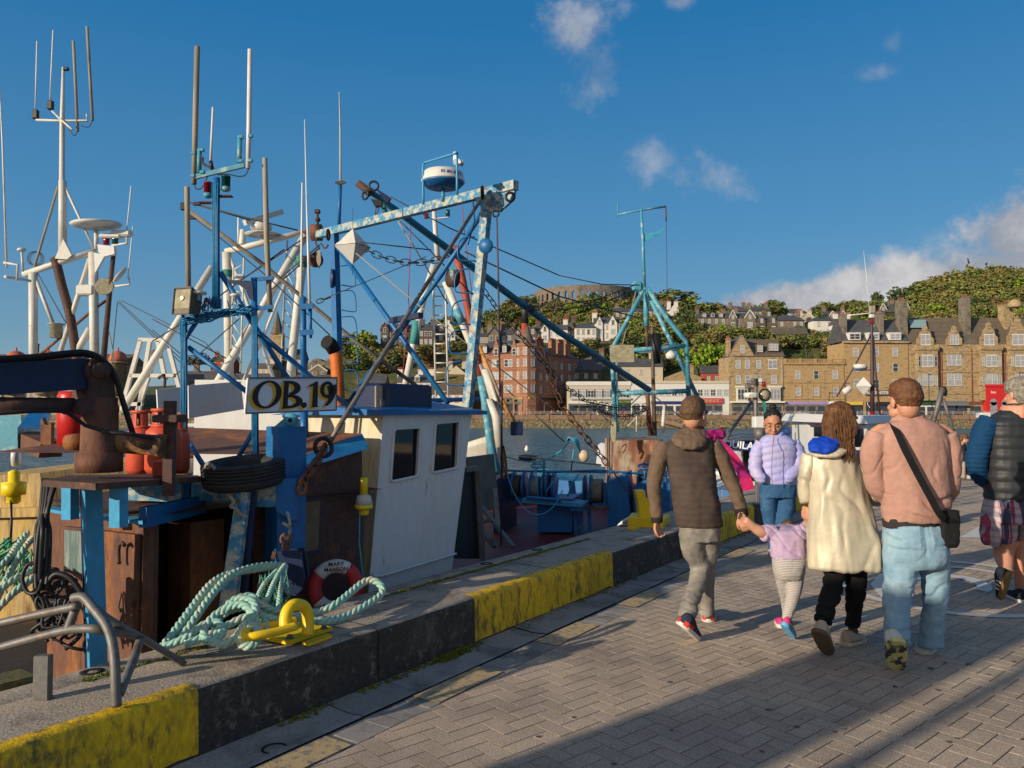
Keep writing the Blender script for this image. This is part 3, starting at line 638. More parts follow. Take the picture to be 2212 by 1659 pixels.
# long gabled terrace
b=bld('terrace_building','long golden sandstone terrace with shaped gable dormers and red corner shop','building',1966,2330,899,226,13,m_sand2)
h=21.2;b.walls(h);b.roof_side(h,8.6,m_slateb,ov=.1)
def shaped(a,w,hh):
 g=MB();pl=[(-w/2,-.3),(-w/2,1.6),(-w*.36,2.2),(-w*.3,3.4),(-w*.16,4.0),(-w*.13,5.0),(0,5.6)];pl=pl+[(-x,z) for x,z in pl[-2::-1]]
 g.prism([b.p(a+x,h+z*hh,.35) for x,z in pl],-b.n*.5);g.build('shaped_gable',m_sand2,b.root)
 g=MB();g.prism([b.p(a-w*.42,h,-.2),b.p(a+w*.42,h,-.2),b.p(a,h+4*hh,-.2)],-b.n*4.5);g.build('dormer_roof',m_slateb,b.root)
pxa= lambda x:(x-1966)*226/F
for (cx,w,hh,st) in ((825,5.0,1.0,'d'),(1095,4.6,1.0,'t'),(1420,5.2,1.2,'d'),(1690,6.2,1.5,'d'),(1990,5,1.0,'d')):
 a=pxa(1810+.2315*cx);shaped(a,w,hh);b.win(a,h-.2,w*.56,3.0,st,.35,1)
 if st=='d':
  for z0,z1 in ((0,8.8),(8.8,20.4)):b.box('bay',a-3.0,a+3.0,z0+4.6 if z0==0 else z0+.3,z1,0,1.3,m_sand2)
  b.box('balcony',a-3.2,a+3.2,19.4,20.7,0,1.7,m_sand2)
  b.win(a,14.6,3.2,3.2,'d',1.3,1);b.win(a,8.9,3.2,3.4,'g',1.3,1);b.win(a-2.4,14.6,.8,3.0,'s',1.3);b.win(a+2.4,14.6,.8,3.0,'s',1.3);b.win(a-2.4,8.9,.8,3.0,'s',1.3);b.win(a+2.4,8.9,.8,3.0,'s',1.3)
 else:b.win(a,14.9,4.2,3.2,'t',0,1);b.win(a,8.9,4.2,3.6,'g',0,1)
for z in (6.4,12.8,18.3):b.box('string_course',0,b.W,z,z+.35,0,.25,m_sand2)
b.chim(pxa(2105),h+3,h+14.3,1.7,3.4,-4,m_grey);b.chim(pxa(2200),h+3,h+12,2.6,3,-5,m_sand2)
g=MB();g.lathe(b.p(pxa(2202),h+11,-1),[(2.0,0),(2.0,.6),(1.6,1.6),(.9,2.3),(.1,2.6)],n=16);g.build('dome',m_sand2,b.root)
g=MB();g.prism([b.p(2,h+5.2,-2.9),b.p(7,h+5.2,-2.9),b.p(7.6,h+7.6,-4.7),b.p(2.6,h+7.6,-4.7)],Z*.2);g.build('roof_light',mat('roof_glass',(.2,.3,.32,1),r=.2),b.root)
for a in (pxa(2035),pxa(2100),pxa(2172)):
 g=MB();g.tube(b.p(a,3,.2),b.p(a,20,.2),.13);g.build('drainpipe',m_redp,b.root)
shopfront(b,2,pxa(2020),3.2,m_green,wallm=m_white,aw=None);shopfront(b,pxa(2023),pxa(2088),3.6,m_gawn,wallm=m_blk,aw=mat('awning_stripe',(.16,.17,.22,1),r=.8));shopfront(b,pxa(2092),pxa(2122),3.4,m_brn,wallm=m_sand2)
b.box('red_shop_front',pxa(2124),pxa(2330),0,8.6,0,1.5,m_shred);b.box('red_shop_cornice',pxa(2122),pxa(2330),8.6,9.3,0,1.8,m_shred)
g=MB()
for x in (2140,2165,2190,2215):g.box(b.p(pxa(x),2.2,1.52),(2.0,.06,3.8),b.u,b.n);g.lathe(b.p(pxa(x),4.1,1.52),[(1.0,-.03),(1.0,.03)],b.n,16)
g.build('shop_window',m_gl[2],b.root);text3('Staffa',b.p(pxa(2182),7.0,1.52),b.u,1.7,m_wht,b.root,bold=.04);text3('Inn',b.p(pxa(2140),7.0,1.52),b.u,1.2,m_wht,b.root)
# tower of arches on the hilltop
tw=thing('arcaded_tower','round stone arcaded tower ruin crowning the hill','tower',P(1266,660,420))
def ring_tower():
 c=P(1266,660,420);c.z=P(1266,664,395).z;Ro=28.5;th=1.6;hgt=P(1266,617,392).z-c.z;na=44;g=MB()
 rows=[(1.2,4.6),(6.2,11.0)];step=2*math.pi/na;op=.42
 def pt(a,r,z):return c+V((r*math.cos(a),r*.98*math.sin(a),z))
 def blk(a0,a1,z0,z1,n=2):
  for i in range(n):
   b0=a0+(a1-a0)*i/n;b1=a0+(a1-a0)*(i+1)/n
   g.hexa([pt(b0,Ro,z0),pt(b1,Ro,z0),pt(b1,Ro-th,z0),pt(b0,Ro-th,z0),pt(b0,Ro,z1),pt(b1,Ro,z1),pt(b1,Ro-th,z1),pt(b0,Ro-th,z1)])
 for i in range(na):
  a=i*step;a1=a+step*(1-op);a2=a+step
  blk(a,a1,-8,hgt);zb=-8
  for z0,z1 in [(rows[0][0],rows[0][1]),(hgt-6.6,hgt-2.0)]:
   blk(a1,a2,zb,z0,1);am=(a1+a2)/2;zs=z1-1.2 # pointed head of each opening
   for s0,s1 in ((a1,am),(a2,am)):
    f=[pt(s0,Ro,zs),pt(s1,Ro,z1),pt(s0,Ro,z1)];b_=[pt(s0,Ro-th,zs),pt(s1,Ro-th,z1),pt(s0,Ro-th,z1)]
    g.add(f+b_,[(0,1,2),(3,4,5),(0,1,4,3),(1,2,5,4),(2,0,3,5)])
   zb=z1
  blk(a1,a2,zb,hgt,1)
 for i in range(na*2):blk(i*step/2,(i+1)*step/2,hgt+.004,hgt+.6,1)
 g.build('arcade_wall',mat('tower_stone',(.17,.14,.11,1),r=.9,c2=(.1,.085,.07,1),sc=.3,var=.25,vs=1),tw)
ring_tower()
# --- houses on the hill ---
def house(lab,xl,xr,yb,ye,yr,d,wall,roof,kind='side',rows=2,cols=4,gab=(),chim=(.1,.9),yaw=0,dep=9,barge=None,dorm=(),wst='s',hip=None,name='villa'):
 b=bld(name,lab,'house',xl,xr,yb,d,dep,wall,dr=d+yaw);h=hz(ye,d,b.z0);rise=hz(yr,d,b.z0)-h;b.walls(h,9)
 if kind=='side':b.roof_side(h,rise,roof,hip=hip or 0)
 elif kind=='hip':b.roof_side(h,rise,roof,hip=b.W*.28,ov=.5)
 else:b.gable_front(0,b.W,h,rise,roof,0,dep,barge=barge)
 for f0,f1,rr in gab:b.gable_front(f0*b.W,f1*b.W,h,rr*rise,roof,.6,dep*.6,barge=barge,base=-2);b.win((f0+f1)/2*b.W,h-.6,1.1,1.7,'s',.6);b.win((f0+f1)/2*b.W,h-4.2,min(2.2,(f1-f0)*b.W*.5),2.0,'d',.6)
 for r_ in range(rows):
  z=h-2.4-r_*3.2
  for i in range(cols):
   f=(i+.5)/cols
   if any(f0<f<f1 for f0,f1,_ in gab):continue
   b.win(f*b.W,z,1.1,1.8,wst)
 for f in dorm:b.dormer(f*b.W,h+.2,1.6,1.6,.1,wall,'s')
 for f in chim:b.chim(f*b.W,h+rise*.3,h+rise+1.5,1.7,.9,pots=3)
 return b
house('dark stone villa terrace with two gables standing left on the hillside',822,884,752,714,697,300,m_dstone,m_slate,'side',3,5,((.02,.28,1.1),(.6,.9,1.1)),(.45,),barge=m_redp)
house('long dark stone house with a gable beside the left villa terrace',885,935,750,712,697,300,m_dstone,m_slate,'side',3,5,((.03,.35,1.15),),(.5,.95))
house('grey stone house with twin gables and white painted side behind the ladder',936,966,740,712,699,306,m_grey,m_slate,'side',2,3,((.3,.8,1.2),),(.1,))
house('narrow white gabled house on the hillside behind the ladder',963,983,740,716,698,304,m_white,m_slate,'front',2,2,chim=(.1,))
house('small sandstone cottage row with bay window behind the rust red mast',1036,1058,750,726,716,292,m_grey,m_slate,'side',2,3)
house('brown stone villa with steep dark gable above the red hotel',1055,1080,748,722,706,290,m_grey,m_slate,'front',2,2,barge=m_blk)
house('stone villa with two slate gables beside the red and black chimney',1082,1132,744,722,707,292,m_grey,m_slate,'side',2,4,((.55,.98,1.2),),(.1,.5))
house('grey gabled villa with bay windows directly above the hotel chimneys',1132,1166,742,718,703,291,m_dstone,m_slate,'side',2,3,((.3,.8,1.1),),(.05,.9))
house('white fronted villa with dark corner stones on the hill',1167,1226,738,712,697,292,m_white,m_slate,'side',2,4,((.03,.3,.85),),(.3,.95),wst='d')
house('dark stone gable end beside the white fronted villa',1224,1243,736,712,692,296,m_dstone,m_slate,'front',2,2)
house('large white house with steep gables and slate roof on the hill',1286,1338,732,698,682,292,m_white,m_slate,'side',3,5,((.04,.3,.9),(.55,.9,1.0)),(.02,))
house('white house wing with a low slate roof and veranda',1243,1288,733,708,695,290,m_white,m_slate,'side',2,4,(),(),hip=2)
house('long grey roofed church hall on the hilltop by the blue frame',1328,1402,678,672,662,352,m_grey,m_slate,'side',1,6,(),(.1,),name='church_hall')
house('long low slate roofed house with white gable on the hilltop',1400,1448,678,670,658,350,m_grey,m_slate,'side',1,5,(),(.6,.9))
house('small white gable end on the hilltop right of the blue frame',1447,1467,680,670,656,346,m_white,m_slate,'front',1,1)
house('grey stone house with white dormers at the left of the upper row',1510,1570,702,686,674,326,m_grey,m_slate,'side',2,4,(),(.02,.98),dorm=(.2,.5,.8))
house('grey stone villa with twin white edged gables in the upper row',1572,1632,703,686,672,324,m_grey,m_slate,'side',2,4,((.05,.3,1.2),(.6,.98,1.2)),(.4,),barge=m_white)
house('dark hipped roof villa at the top of the upper row',1580,1616,680,672,659,362,m_grey,m_slate,'hip',1,4)
house('grey villa with bay windows and hipped slate roof on the crest',1620,1666,682,671,660,362,m_grey,m_slate,'hip',1,5)
house('low stone villa with small gables in the middle of the row',1634,1682,710,694,680,322,m_dstone,m_slate,'side',2,4,((.05,.4,1.0),(.6,.9,1.0)),(.5,))
house('stone villa with hipped roof and large bay window',1682,1738,708,692,678,320,m_grey,m_slate,'hip',2,4,(),(.9,))
house('white and grey villa with paired bays on the skyline',1702,1746,686,676,664,392,m_white,m_slate,'hip',2,3,(),())
house('brown roofed bungalow with a single chimney below the stone villas',1676,1746,726,722,704,300,m_grey,m_slateb,'side',1,3,(),(.5,))
house('white flat fronted house with slate roof on the right slope',1757,1803,716,692,683,316,m_white,m_slate,'hip',1,2,(),(),wst='t')
house('small pale gabled house on the slope left of the hotel chimney',1735,1760,700,686,676,330,m_cream,m_slateb,'front',1,1,barge=m_white)
house('stone house with three white bargeboards on the right skyline',1786,1832,690,682,669,350,m_grey,m_slate,'side',1,4,((.1,.4,.8),(.6,.9,.8)),(.05,.95),barge=m_white)
house('white house with a dark roof beside the hotel chimney',1812,1846,712,698,684,300,m_white,m_slate,'side',2,2)
house('stone villa with cream gables below the wood on the right',1896,1936,680,668,656,392,m_grey,m_slate,'side',1,3,((.1,.45,1.1),),(.9,),barge=m_white)
house('gabled stone villa with white bargeboards behind the mast',1934,1968,684,668,652,388,m_grey,m_slate,'side',1,3,((.4,.9,1.2),),(.1,),barge=m_white)
# left part of the town
house('white harbour building with two small dormers left of the red hotel',858,930,868,826,808,246,m_white,m_slate,'side',2,5,(),(.02,.98),dorm=(.25,.6))
house('grey stone low building left of the white harbour building',785,830,872,828,808,250,m_grey,m_slate,'side',3,6,(),())
house('dark slate roof block behind the white harbour building',905,962,868,838,808,256,m_white,m_slate,'side',1,4,(),(.0,))
house('cream gabled house behind the blue gallows leg',966,1005,862,806,790,258,m_cream,m_slate,'front',2,2)
house('brown roofed shed beside the red hotel',930,1010,875,852,828,240,m_white,m_slateb,'side',1,5,(),())
house('grey shed with a shallow gable roof right of the church tower',664,708,800,786,773,300,m_grey,m_slateb,'front',1,2,chim=())
house('white edged gable house beneath the shed',668,706,812,800,788,280,m_grey,m_slate,'front',1,2,barge=m_white)
house('row of dark roofed harbour sheds behind the white gallows',395,480,862,826,800,258,m_grey,m_slate,'side',1,6,(),(.2,.8),name='harbour_shed')
house('dark roofed warehouse behind the blue mast',482,580,864,832,805,256,m_cream,m_slate,'side',1,6,(),(.5,),name='warehouse')
house('pale house with two chimneys left of the church',540,585,815,796,783,290,m_cream,m_slateb,'side',1,4)
house('distant brown house above the blue mast foot',455,505,792,780,768,330,m_redp,m_slateb,'side',1,3)
house('long dark roofed terrace right of the church tower',610,770,866,838,808,262,m_grey,m_slate,'side',1,9,(),(.1,.4,.7),name='terrace_house')
b=house('stone church hall with a clock and steep roof beside the spire',614,652,815,775,752,300,m_grey,m_slate,'side',2,3,((.05,.45,1.0),),(.9,),name='church')
g=MB();bc=P(598,800,300);g.box(bc+Z*4,(4.6,4.6,20));g.build('tower',m_sand2,b.root);g=MB();g.lathe(bc+Z*14,[(3.0,0),(2.6,.6),(.06,9.5)],n=8,smooth=False);g.build('spire',m_slateb,b.root)
b=bld('hotel_building','tall dark stone seafront hotel with red turret domes on the left','hotel',-60,262,880,240,16,m_sand2)
h=hz(785,240,b.z0);b.walls(h);b.roof_side(h,3.5,m_slateb);b.grid((h-3,h-6.8,h-10.6),[.04+.055*i for i in range(17)],1.3,2.2)
for x,r in ((30,3.0),(100,3.6),(251,2.6)):
 a=(x+60)*240/F;g=MB();g.lathe(b.p(a,4,-.5),[(r*.95,0),(r*.95,h-4),(r*1.1,h-4),(r*1.1,h-3.4)],n=14);g.build('turret',m_sand2,b.root)
 g=MB();g.lathe(b.p(a,h+.6,-.5),[(r*1.1,0),(r,1.2),(r*.75,2.6),(r*.4,3.2),(.3,3.4),(.3,4.2),(.05,4.5)],n=16);g.build('turret_dome',mat('dome_red',(.4,.11,.06,1),r=.7),b.root)
for f in (.37,.66):b.chim(f*b.W,h,h+6.2,2.2,1.2,-3,m_redp,4)
g=MB();c=P(1134,745,250);g.lathe(V((c.x,c.y,8)),[(1.25,0),(1.15,22),(1.25,22.1)],n=16);k_=g.build('stack',mat('stack_red',(.42,.07,.05,1),r=.7));k_.name='chimney_stack';tag(k_,'red and black round chimney stack behind the red hotel','chimney')
g=MB();g.lathe(V((c.x,c.y,30.1)),[(1.15,0),(1.0,8)],n=16);g.build('stack_top',m_blk,k_)
# ---------------- trees and woods ----------------
def leafcloud(rng,n,kind='broad',ls=.1):
 """leaf-sized quads through an uneven unit crown, base at z=0, width 1, height 1"""
 vs=[];cl=[]
 k=26
 for _ in range(k):
  if kind=='con':
   z=rng.random()**1.4;r=(1-z)*.42*rng.uniform(.5,1);a=rng.uniform(0,6.28);cl.append((r*math.cos(a),r*math.sin(a),.05+z*.93,.1*(1.1-z)))
  else:
   a=rng.uniform(0,6.28);q=rng.uniform(-.75,1);rr=math.sqrt(1-q*q*.9)*rng.uniform(.45,1)
   cl.append((.36*rr*math.cos(a),.36*rr*math.sin(a),.55+.36*q*rng.uniform(.6,1),rng.uniform(.09,.19)))
 for i in range(n):
  c=rng.choice(cl);s=c[3]
  d=V((rng.gauss(0,1),rng.gauss(0,1),rng.gauss(0,1))).normalized();p=V(c[:3])+d*s*rng.uniform(.6,1.05)
  if kind=='con':p.z-=.02
  nrm=(d+V((rng.gauss(0,.5),rng.gauss(0,.5),rng.gauss(0,.5)+.3))).normalized();a,b=frame(nrm);l=ls*rng.uniform(.6,1.3)
  vs.append([p-a*l*.5-b*l*.35,p+a*l*.5-b*l*.35,p+a*l*.35+b*l*.4,p-a*l*.4+b*l*.35])
 return np.array([[tuple(q) for q in f] for f in vs])
def m_leaf(nm,c,c2):return mat(nm,c,r=.75,c2=c2,sc=.25,t=(.42,.6),var=.2,vs=.6,island=.24,spec=.2)
L_dk=m_leaf('leaves_dark',(.05,.075,.025,1),(.08,.105,.03,1));L_md=m_leaf('leaves_mid',(.125,.15,.04,1),(.185,.19,.05,1));L_lt=m_leaf('leaves_bright',(.15,.25,.02,1),(.24,.3,.03,1));L_ol=m_leaf('leaves_olive',(.16,.145,.048,1),(.22,.185,.06,1));L_br=m_leaf('leaves_russet',(.1,.05,.03,1),(.13,.075,.035,1))
m_bark=mat('bark',(.09,.07,.05,1),r=.95,var=.3,vs=3)
tmpl=[leafcloud(random.Random(100+i),520,'broad',.085) for i in range(6)]+[leafcloud(random.Random(120+i),420,'con',.075) for i in range(2)]
def mesh_quads(name,arr,m):
 arr=np.concatenate(arr);n=len(arr);me=bpy.data.meshes.new(name);me.vertices.add(n*4);me.vertices.foreach_set('co',arr.reshape(-1).astype(np.float32));me.loops.add(n*4);me.polygons.add(n)
 me.loops.foreach_set('vertex_index',np.arange(n*4,dtype=np.int32));me.polygons.foreach_set('loop_start',np.arange(n,dtype=np.int32)*4);me.polygons.foreach_set('loop_total',np.full(n,4,dtype=np.int32));me.update();me.validate();me.materials.append(m);return me
def inst(t,c,w,h,rz):
 a=tmpl[t]*np.array([w,w,h]);cs,sn=math.cos(rz),math.sin(rz);x=a[...,0]*cs-a[...,1]*sn;y=a[...,0]*sn+a[...,1]*cs
 return np.stack([x+c.x,y+c.y,a[...,2]+c.z],-1)
TM={}
def tree(lab,x,yb,yt,d,wpx,leaf,t=0,group='trees on the far hill',name='tree'):
 base=P(x,yb,d);hgt=(yb-yt)/F*d;w=wpx/F*d;root=thing(name,lab,'tree',base,group)
 k=(t,leaf.name)
 if k not in TM:TM[k]=mesh_quads('crown',[tmpl[t]],leaf)
 c=bpy.data.objects.new('crown',TM[k]);C.objects.link(c);c.parent=root;c.scale=(w*1.15,w*1.15,hgt);c.rotation_euler=(0,0,rt.uniform(0,6))
 if 'trunk' not in TM:
  g=MB();g.path([(0,0,-.1),(.01,0,.2),(-.01,.01,.45),(.02,0,.7)],[.035,.028,.02,.008],7)
  for a in range(5):an=a*1.3;g.path([(0,0,.25+a*.06),(.12*math.cos(an),.12*math.sin(an),.42+a*.06),(.25*math.cos(an),.25*math.sin(an),.55+a*.06)],[.016,.01,.004],5)
  TM['trunk']=MBmesh(g,'trunk',[m_bark])
 tr=bpy.data.objects.new('trunk',TM['trunk']);C.objects.link(tr);tr.parent=root;tr.scale=(hgt,hgt,hgt)
for a in [('rounded olive tree on the skyline just left of the round tower',1128,668,640,395,60,L_ol,0),('broad dark tree on the skyline right of the blue frame mast',1458,668,622,378,96,L_md,1),('dark leafy tree top between the round tower and the mast',1420,664,628,382,60,L_ol,2),
  ('rounded dense tree standing alone on the skyline above the villa row',1672,682,643,400,52,L_md,3),('small bright yellow green tree beside the skyline villas',1696,680,662,385,20,L_lt,4),('bright green tree on the slope left of the stepped gable',1548,812,742,262,70,L_lt,0),
  ('wide yellow green tree on the bank behind the pale shop roof',1500,812,752,266,60,L_lt,2),('bright green bush tree on the upper bank below the villa row',1562,760,722,292,44,L_lt,3),('pale green tree directly left of the stepped gable roof',1572,800,748,256,40,L_lt,4),('tall bright leafy tree next to the stepped gable tenement',1524,820,736,258,56,L_lt,5),('dark bushy tree below the small white hilltop gable',1488,706,662,336,62,L_dk,2),('dark round tree at the foot of the hilltop wall',1350,790,716,276,66,L_dk,1),
  ('tall dark conifer poking above the right hand wood',2092,626,556,445,32,L_dk,6),('thin conifer at the top of the right hand wood',2132,622,562,447,30,L_dk,7),('dark oak standing against the cloud left of the wood',1992,668,602,415,66,L_md,3),
  ('dark layered tree on the skyline above the villas',1945,672,614,412,56,L_dk,4),('small dark pine on the skyline beside the mast',1895,672,625,405,28,L_dk,2),('rounded tree on the skyline left of the mast',1848,678,646,402,50,L_ol,5),
  ('red leaved copper tree behind the terrace roof',2152,700,644,360,66,L_br,1),('dark garden conifer behind the balustrade',1742,780,720,262,36,L_dk,6),('rounded olive garden shrub tree behind the balustrade',1790,780,722,266,44,L_ol,0),('dark green garden tree left of the hotel chimney',1815,775,726,268,34,L_dk,3),
  ('dark tall pine behind the ladder on the left hill',1012,746,688,320,52,L_dk,2),('round tree at the left end of the hill',905,792,740,262,66,L_ol,4),('bare topped olive tree above the white villa wing',1190,690,654,372,50,L_ol,5),('dark green distant tree above the blue crossbar on the left',430,800,762,330,60,L_dk,1)]:
 tree(*a)
woods={k:[] for k in ('dk','md','ol','lt','br')}
houses=[(wloc(o).x,wloc(o).y,wloc(o).z,max(abs(q.location.x) for q in o.children)+1 if o['category']=='house' else 0) for o in C.objects if o.get('category')=='house']
rw=random.Random(5);nw=0
for yy in np.arange(250,470,5.4):
 for xx in np.arange(-130,330,5.4):
  x=xx+rw.uniform(-3,3);y=yy+rw.uniform(-3,3);z=hz_at(x,y);px=1106+F*x/y;py=888-(z-1.62)/y*F
  if px<730 or px>2420 or z<6:continue
  if any(abs((x-a)*.9)<hw+1.5 and -3<y-b_<13 for a,b_,zb_,hw in houses):continue
  hh=rw.uniform(6,10)
  for a,b_,zb_,hw in houses: # stay below the sight line to a house behind
   if 0<b_-y<60 and abs(x/y-a/b_)*b_<hw+4:hh=min(hh,((zb_+1.0-1.62)/b_*y+1.62-z)/.78)
  if hh<1.2:continue
  if 1145<px<1400 and y>386:continue
  if 1140<px<1390 and 360<y<=386:hh=rw.uniform(5,8) if px<1250 else rw.uniform(8,12)
  if 1500<px<1980 and y>395:hh*=.45
  if 1500<px<1900 and 290<y<330 and rw.random()<.5:continue
  if 1480<px<1620 and y<300 and rw.random()<.35:continue
  if px>1980 and y>370:hh*=1.35
  if px>1980:kd=rw.choices(('md','ol','lt','br','dk'),(6,5,.5,.4,.8))[0]
  else:kd=rw.choices(('dk','md','ol','lt','br'),(4,4,3.2,.8,.5))[0]
  w=hh*rw.uniform(.9,1.35);woods[kd].append(inst(rw.randrange(6),V((x,y,z-hh*.22)),w,hh,rw.uniform(0,6)));nw+=1
for k,m_ in (('dk',L_dk),('md',L_md),('ol',L_ol),('lt',L_lt),('br',L_br)):
 o=bpy.data.objects.new('hillside_wood',mesh_quads('hillside_wood',woods[k],m_));C.objects.link(o);tag(o,kind='stuff')
# ---------------- promenade life: cars, lamp posts, people ----------------
m_tyre=mat('tyre_black',(.02,.02,.02,1),r=.8);m_cglass=mat('car_glass',(.02,.025,.03,1),r=.1)
def car(lab,x,d,col,L_=4.2,van=False):
 c=P(x,899,d);c.z=.24;root=thing('parked_car',lab,'car',c,'cars along the far promenade');m_=mat('car_'+col,col,r=.25,coat=.6,var=.03)
 hh=2.0 if van else 1.0;pr=[(-L_/2,.35),(-L_/2,.85),(-L_/2+.1,hh*.9 if van else .98),(-L_*.28,hh if van else 1.45),(L_*.12,hh if van else 1.47),(L_*.24,1.02),(L_*.46,.88),(L_/2,.7),(L_/2,.35)]
 g=MB();g.prism([c+V((x_,-.85,z)) for x_,z in pr],(0,1.7,0));g.build('body',m_,root)
 g=MB();g.prism([c+V((x_,-.87,z)) for x_,z in ((-L_*.36,1.0),(-L_*.26,1.4),(L_*.1,1.4),(L_*.2,1.02))],(0,1.74,0));g.build('windows',m_cglass,root)
 for s in (-1,1):g=MB();g.lathe(c+V((s*L_*.3,-.9,.32)),[(.32,0),(.34,.1),(.34,.2),(.2,.22)],Y,14);g.build('wheel',m_tyre,root)
for i,(lab,x,col) in enumerate([('white parked car behind the blue mooring frame on the promenade',1388,'c8c8c8'),('dark blue parked car just left of the brown jacketed man',1440,'1c2a44'),('silver parked estate car under the pink shop sign',1545,'aaadb0'),('black parked car beside the stepped gable tenement',1598,'141518'),('grey parked car in front of the tenement bay windows',1625,'303236'),
  ('silver parked saloon before the lilac shop sign',1738,'9a9da0'),('blue parked car beside the mast foot',1912,'124a8c'),('grey blue parked car before the striped awning',2112,'55606c'),('red parked car glimpsed beside the white shop front',1340,'8c1a1a'),('dark parked car under the cream shop awning',1262,'22242a'),('black parked car right of the silver saloon',1765,'17181a'),('dark van parked by the white shop wall',1675,'26282c')]):
 car(lab,x,220.5+(i%3)*1.0,col,van='van' in lab)
def lamp(lab,x,yt,d=219.0):
 c=P(x,899,d);c.z=.25;z1=P(x,yt,d).z;g=MB();root=thing('lamp_post',lab,'lamp post',c,'lamp posts on the far promenade');g.path([c,c+Z*1.2,c+Z*(z1-.3)],[.14,.1,.07],8);g.build('pole',mat('lamp_grey',(.12,.12,.12,1),r=.6),root)
 g=MB();g.box(V((c.x+.5,c.y,z1-.25)),(1.2,.25,.16));g.build('lamp_head',mat('lamp_grey',(.12,.12,.12,1)),root)
for lab,x,yt in [('thin lamp post at the left end of the tenement',1576,812),('lamp post before the lilac shop sign',1746,822),('tall lamp post right of the lilac shop sign',1783,800),('lamp post in front of the red hotel arcade',1176,868),('lamp post between the hotel and the cream awning',1251,862),('lamp post before the red corner shop',2178,782),('lamp post beside the mast rigging',1976,786)]:lamp(lab,x,yt)
def mini(lab,x,c1,c2,d=219.4,hgt=1.7):
 c=P(x,899,d);c.z=.26;g=MB()
 for s in (-.1,.1):g.path([c+V((s,.05*s*8,0)),c+V((s,0,.45)),c+V((s*.9,0,.85))],[.06,.075,.1],8)
 g.mi(1);g.path([c+Z*.8,c+Z*1.1,c+Z*1.38,c+Z*1.47],[.17,.18,.2,.08],10)
 for s in (-1,1):g.path([c+V((s*.2,0,1.38)),c+V((s*.26,-.02,1.08)),c+V((s*.24,-.1,.85))],[.07,.055,.045],7)
 g.mi(2);g.ball(c+Z*1.6,(.09,.1,.13));tag(g.build('person',[mat('cl_'+c2,c2),mat('cl_'+c1,c1),mat('skin_far',(.4,.22,.15,1))]),lab,'person','people on the far promenade')
for lab,x,c1,c2 in [('tiny person in pink standing before the red hotel arcade',1192,'c04a5c','20242c'),('tiny person in white under the hotel arcade',1205,'c8c4be','2a3040'),('tiny person in red walking left of the hotel corner',1134,'a03030','1c1c20'),('tiny person in black by the railing below the cream awning',1220,'16161a','202020'),('tiny person in blue beside the hotel shop door',1862,'2a5aa0','20242c'),('tiny person in orange by the mast foot',1905,'c06020','303030'),('tiny person in red near the white shop front',2046,'b03030','202428'),('tiny person in dark clothes near the brown archway',2070,'23262c','1a1a1c'),('tiny pale shirted person at the hotel pillar',1087,'b8b0a0','30343c'),('tiny person in green near the hotel door',1112,'4a6a4a','2a2c30')]:mini(lab,x,c1,c2)
# thin blue sea air between the pier and the town
# ---------------- the trawler alongside the quay ----------------
rb=random.Random(11)
class Crop: # a zoomed region of the photo: gives real points at a depth / on a quay plane
 def __init__(s,x0,y0,k):s.x0,s.y0,s.k=x0,y0,k
 def xy(s,x,y):return s.x0+s.k*x,s.y0+s.k*y
 def p(s,x,y,d):return P(*s.xy(x,y),d)
 def w(s,x,y,w):return PW(*s.xy(x,y),w)
 def s_(s,x,y,v):return PS(*s.xy(x,y),v)
kA=Crop(0,0,.3638);kB=Crop(0,493.7,.2728);kC=Crop(329.2,274.3,.3307);kD=Crop(603.5,274.3,.3638);kE=Crop(0,713.2,.2645);kF=Crop(329.2,713.2,.3307)
kG=Crop(0,1097.2,.3386);kH=Crop(329.2,1042.3,.3716);kI=Crop(822.9,822.9,.2976);kK=Crop(987.5,932.6,.2232);k3=Crop(1097,576,.2149);k4=Crop(1481,548.6,.2315);k5=Crop(1810,548.6,.2315);k6=Crop(1426,850.3,.1984);k7=Crop(1645.8,850.3,.1323);k8=Crop(1810,795.5,.4131)
RUST=(.2,.07,.025,1)
m_blue=mat('blue_paint',(.006,.105,.30,1),r=.45,c2=RUST,sc=9,t=(.66,.72),c3=(.015,.14,.3,1),sc3=2.5,t3=(.5,.7),var=.16,vs=14,bump=.25,bs=30)
m_blueworn=mat('blue_paint_worn',(.035,.2,.36,1),r=.6,c2=(.36,.37,.31,1),sc=13,t=(.47,.56),c3=RUST,sc3=7,t3=(.6,.68),var=.22,vs=30,bump=.6,bs=45)
m_bluelt=mat('light_blue_paint',(.04,.25,.46,1),r=.55,c2=RUST,sc=8,t=(.64,.7),var=.14,vs=18,bump=.2,bs=30)
m_navy2=mat('navy_paint_and_shade',(.005,.016,.06,1),r=.45,c2=(.05,.03,.02,1),sc=7,t=(.62,.72),var=.2,vs=15,bump=.2,bs=30)  # navy gear; also stands in for shade on the post and leg faces
m_aqua=mat('aqua_paint',(.06,.26,.36,1),r=.5,c2=RUST,sc=5,t=(.62,.68),c3=(.3,.42,.42,1),sc3=7,t3=(.55,.65),var=.15,vs=20,bump=.25,bs=40)
m_wpipe=mat('white_pipe_paint',(.55,.53,.48,1),r=.5,c2=(.36,.17,.05,1),sc=2.6,t=(.62,.74),c3=(.5,.46,.36,1),sc3=5,t3=(.55,.7),var=.08,vs=20,bump=.12,bs=30)
m_wpaint=mat('white_paint',(.6,.6,.6,1),r=.5,c2=(.36,.22,.09,1),sc=4,t=(.63,.73),st=(1.6,1.6,.4),c3=(.6,.58,.53,1),sc3=1.6,t3=(.5,.7),var=.05,vs=12,bump=.2,bs=9)
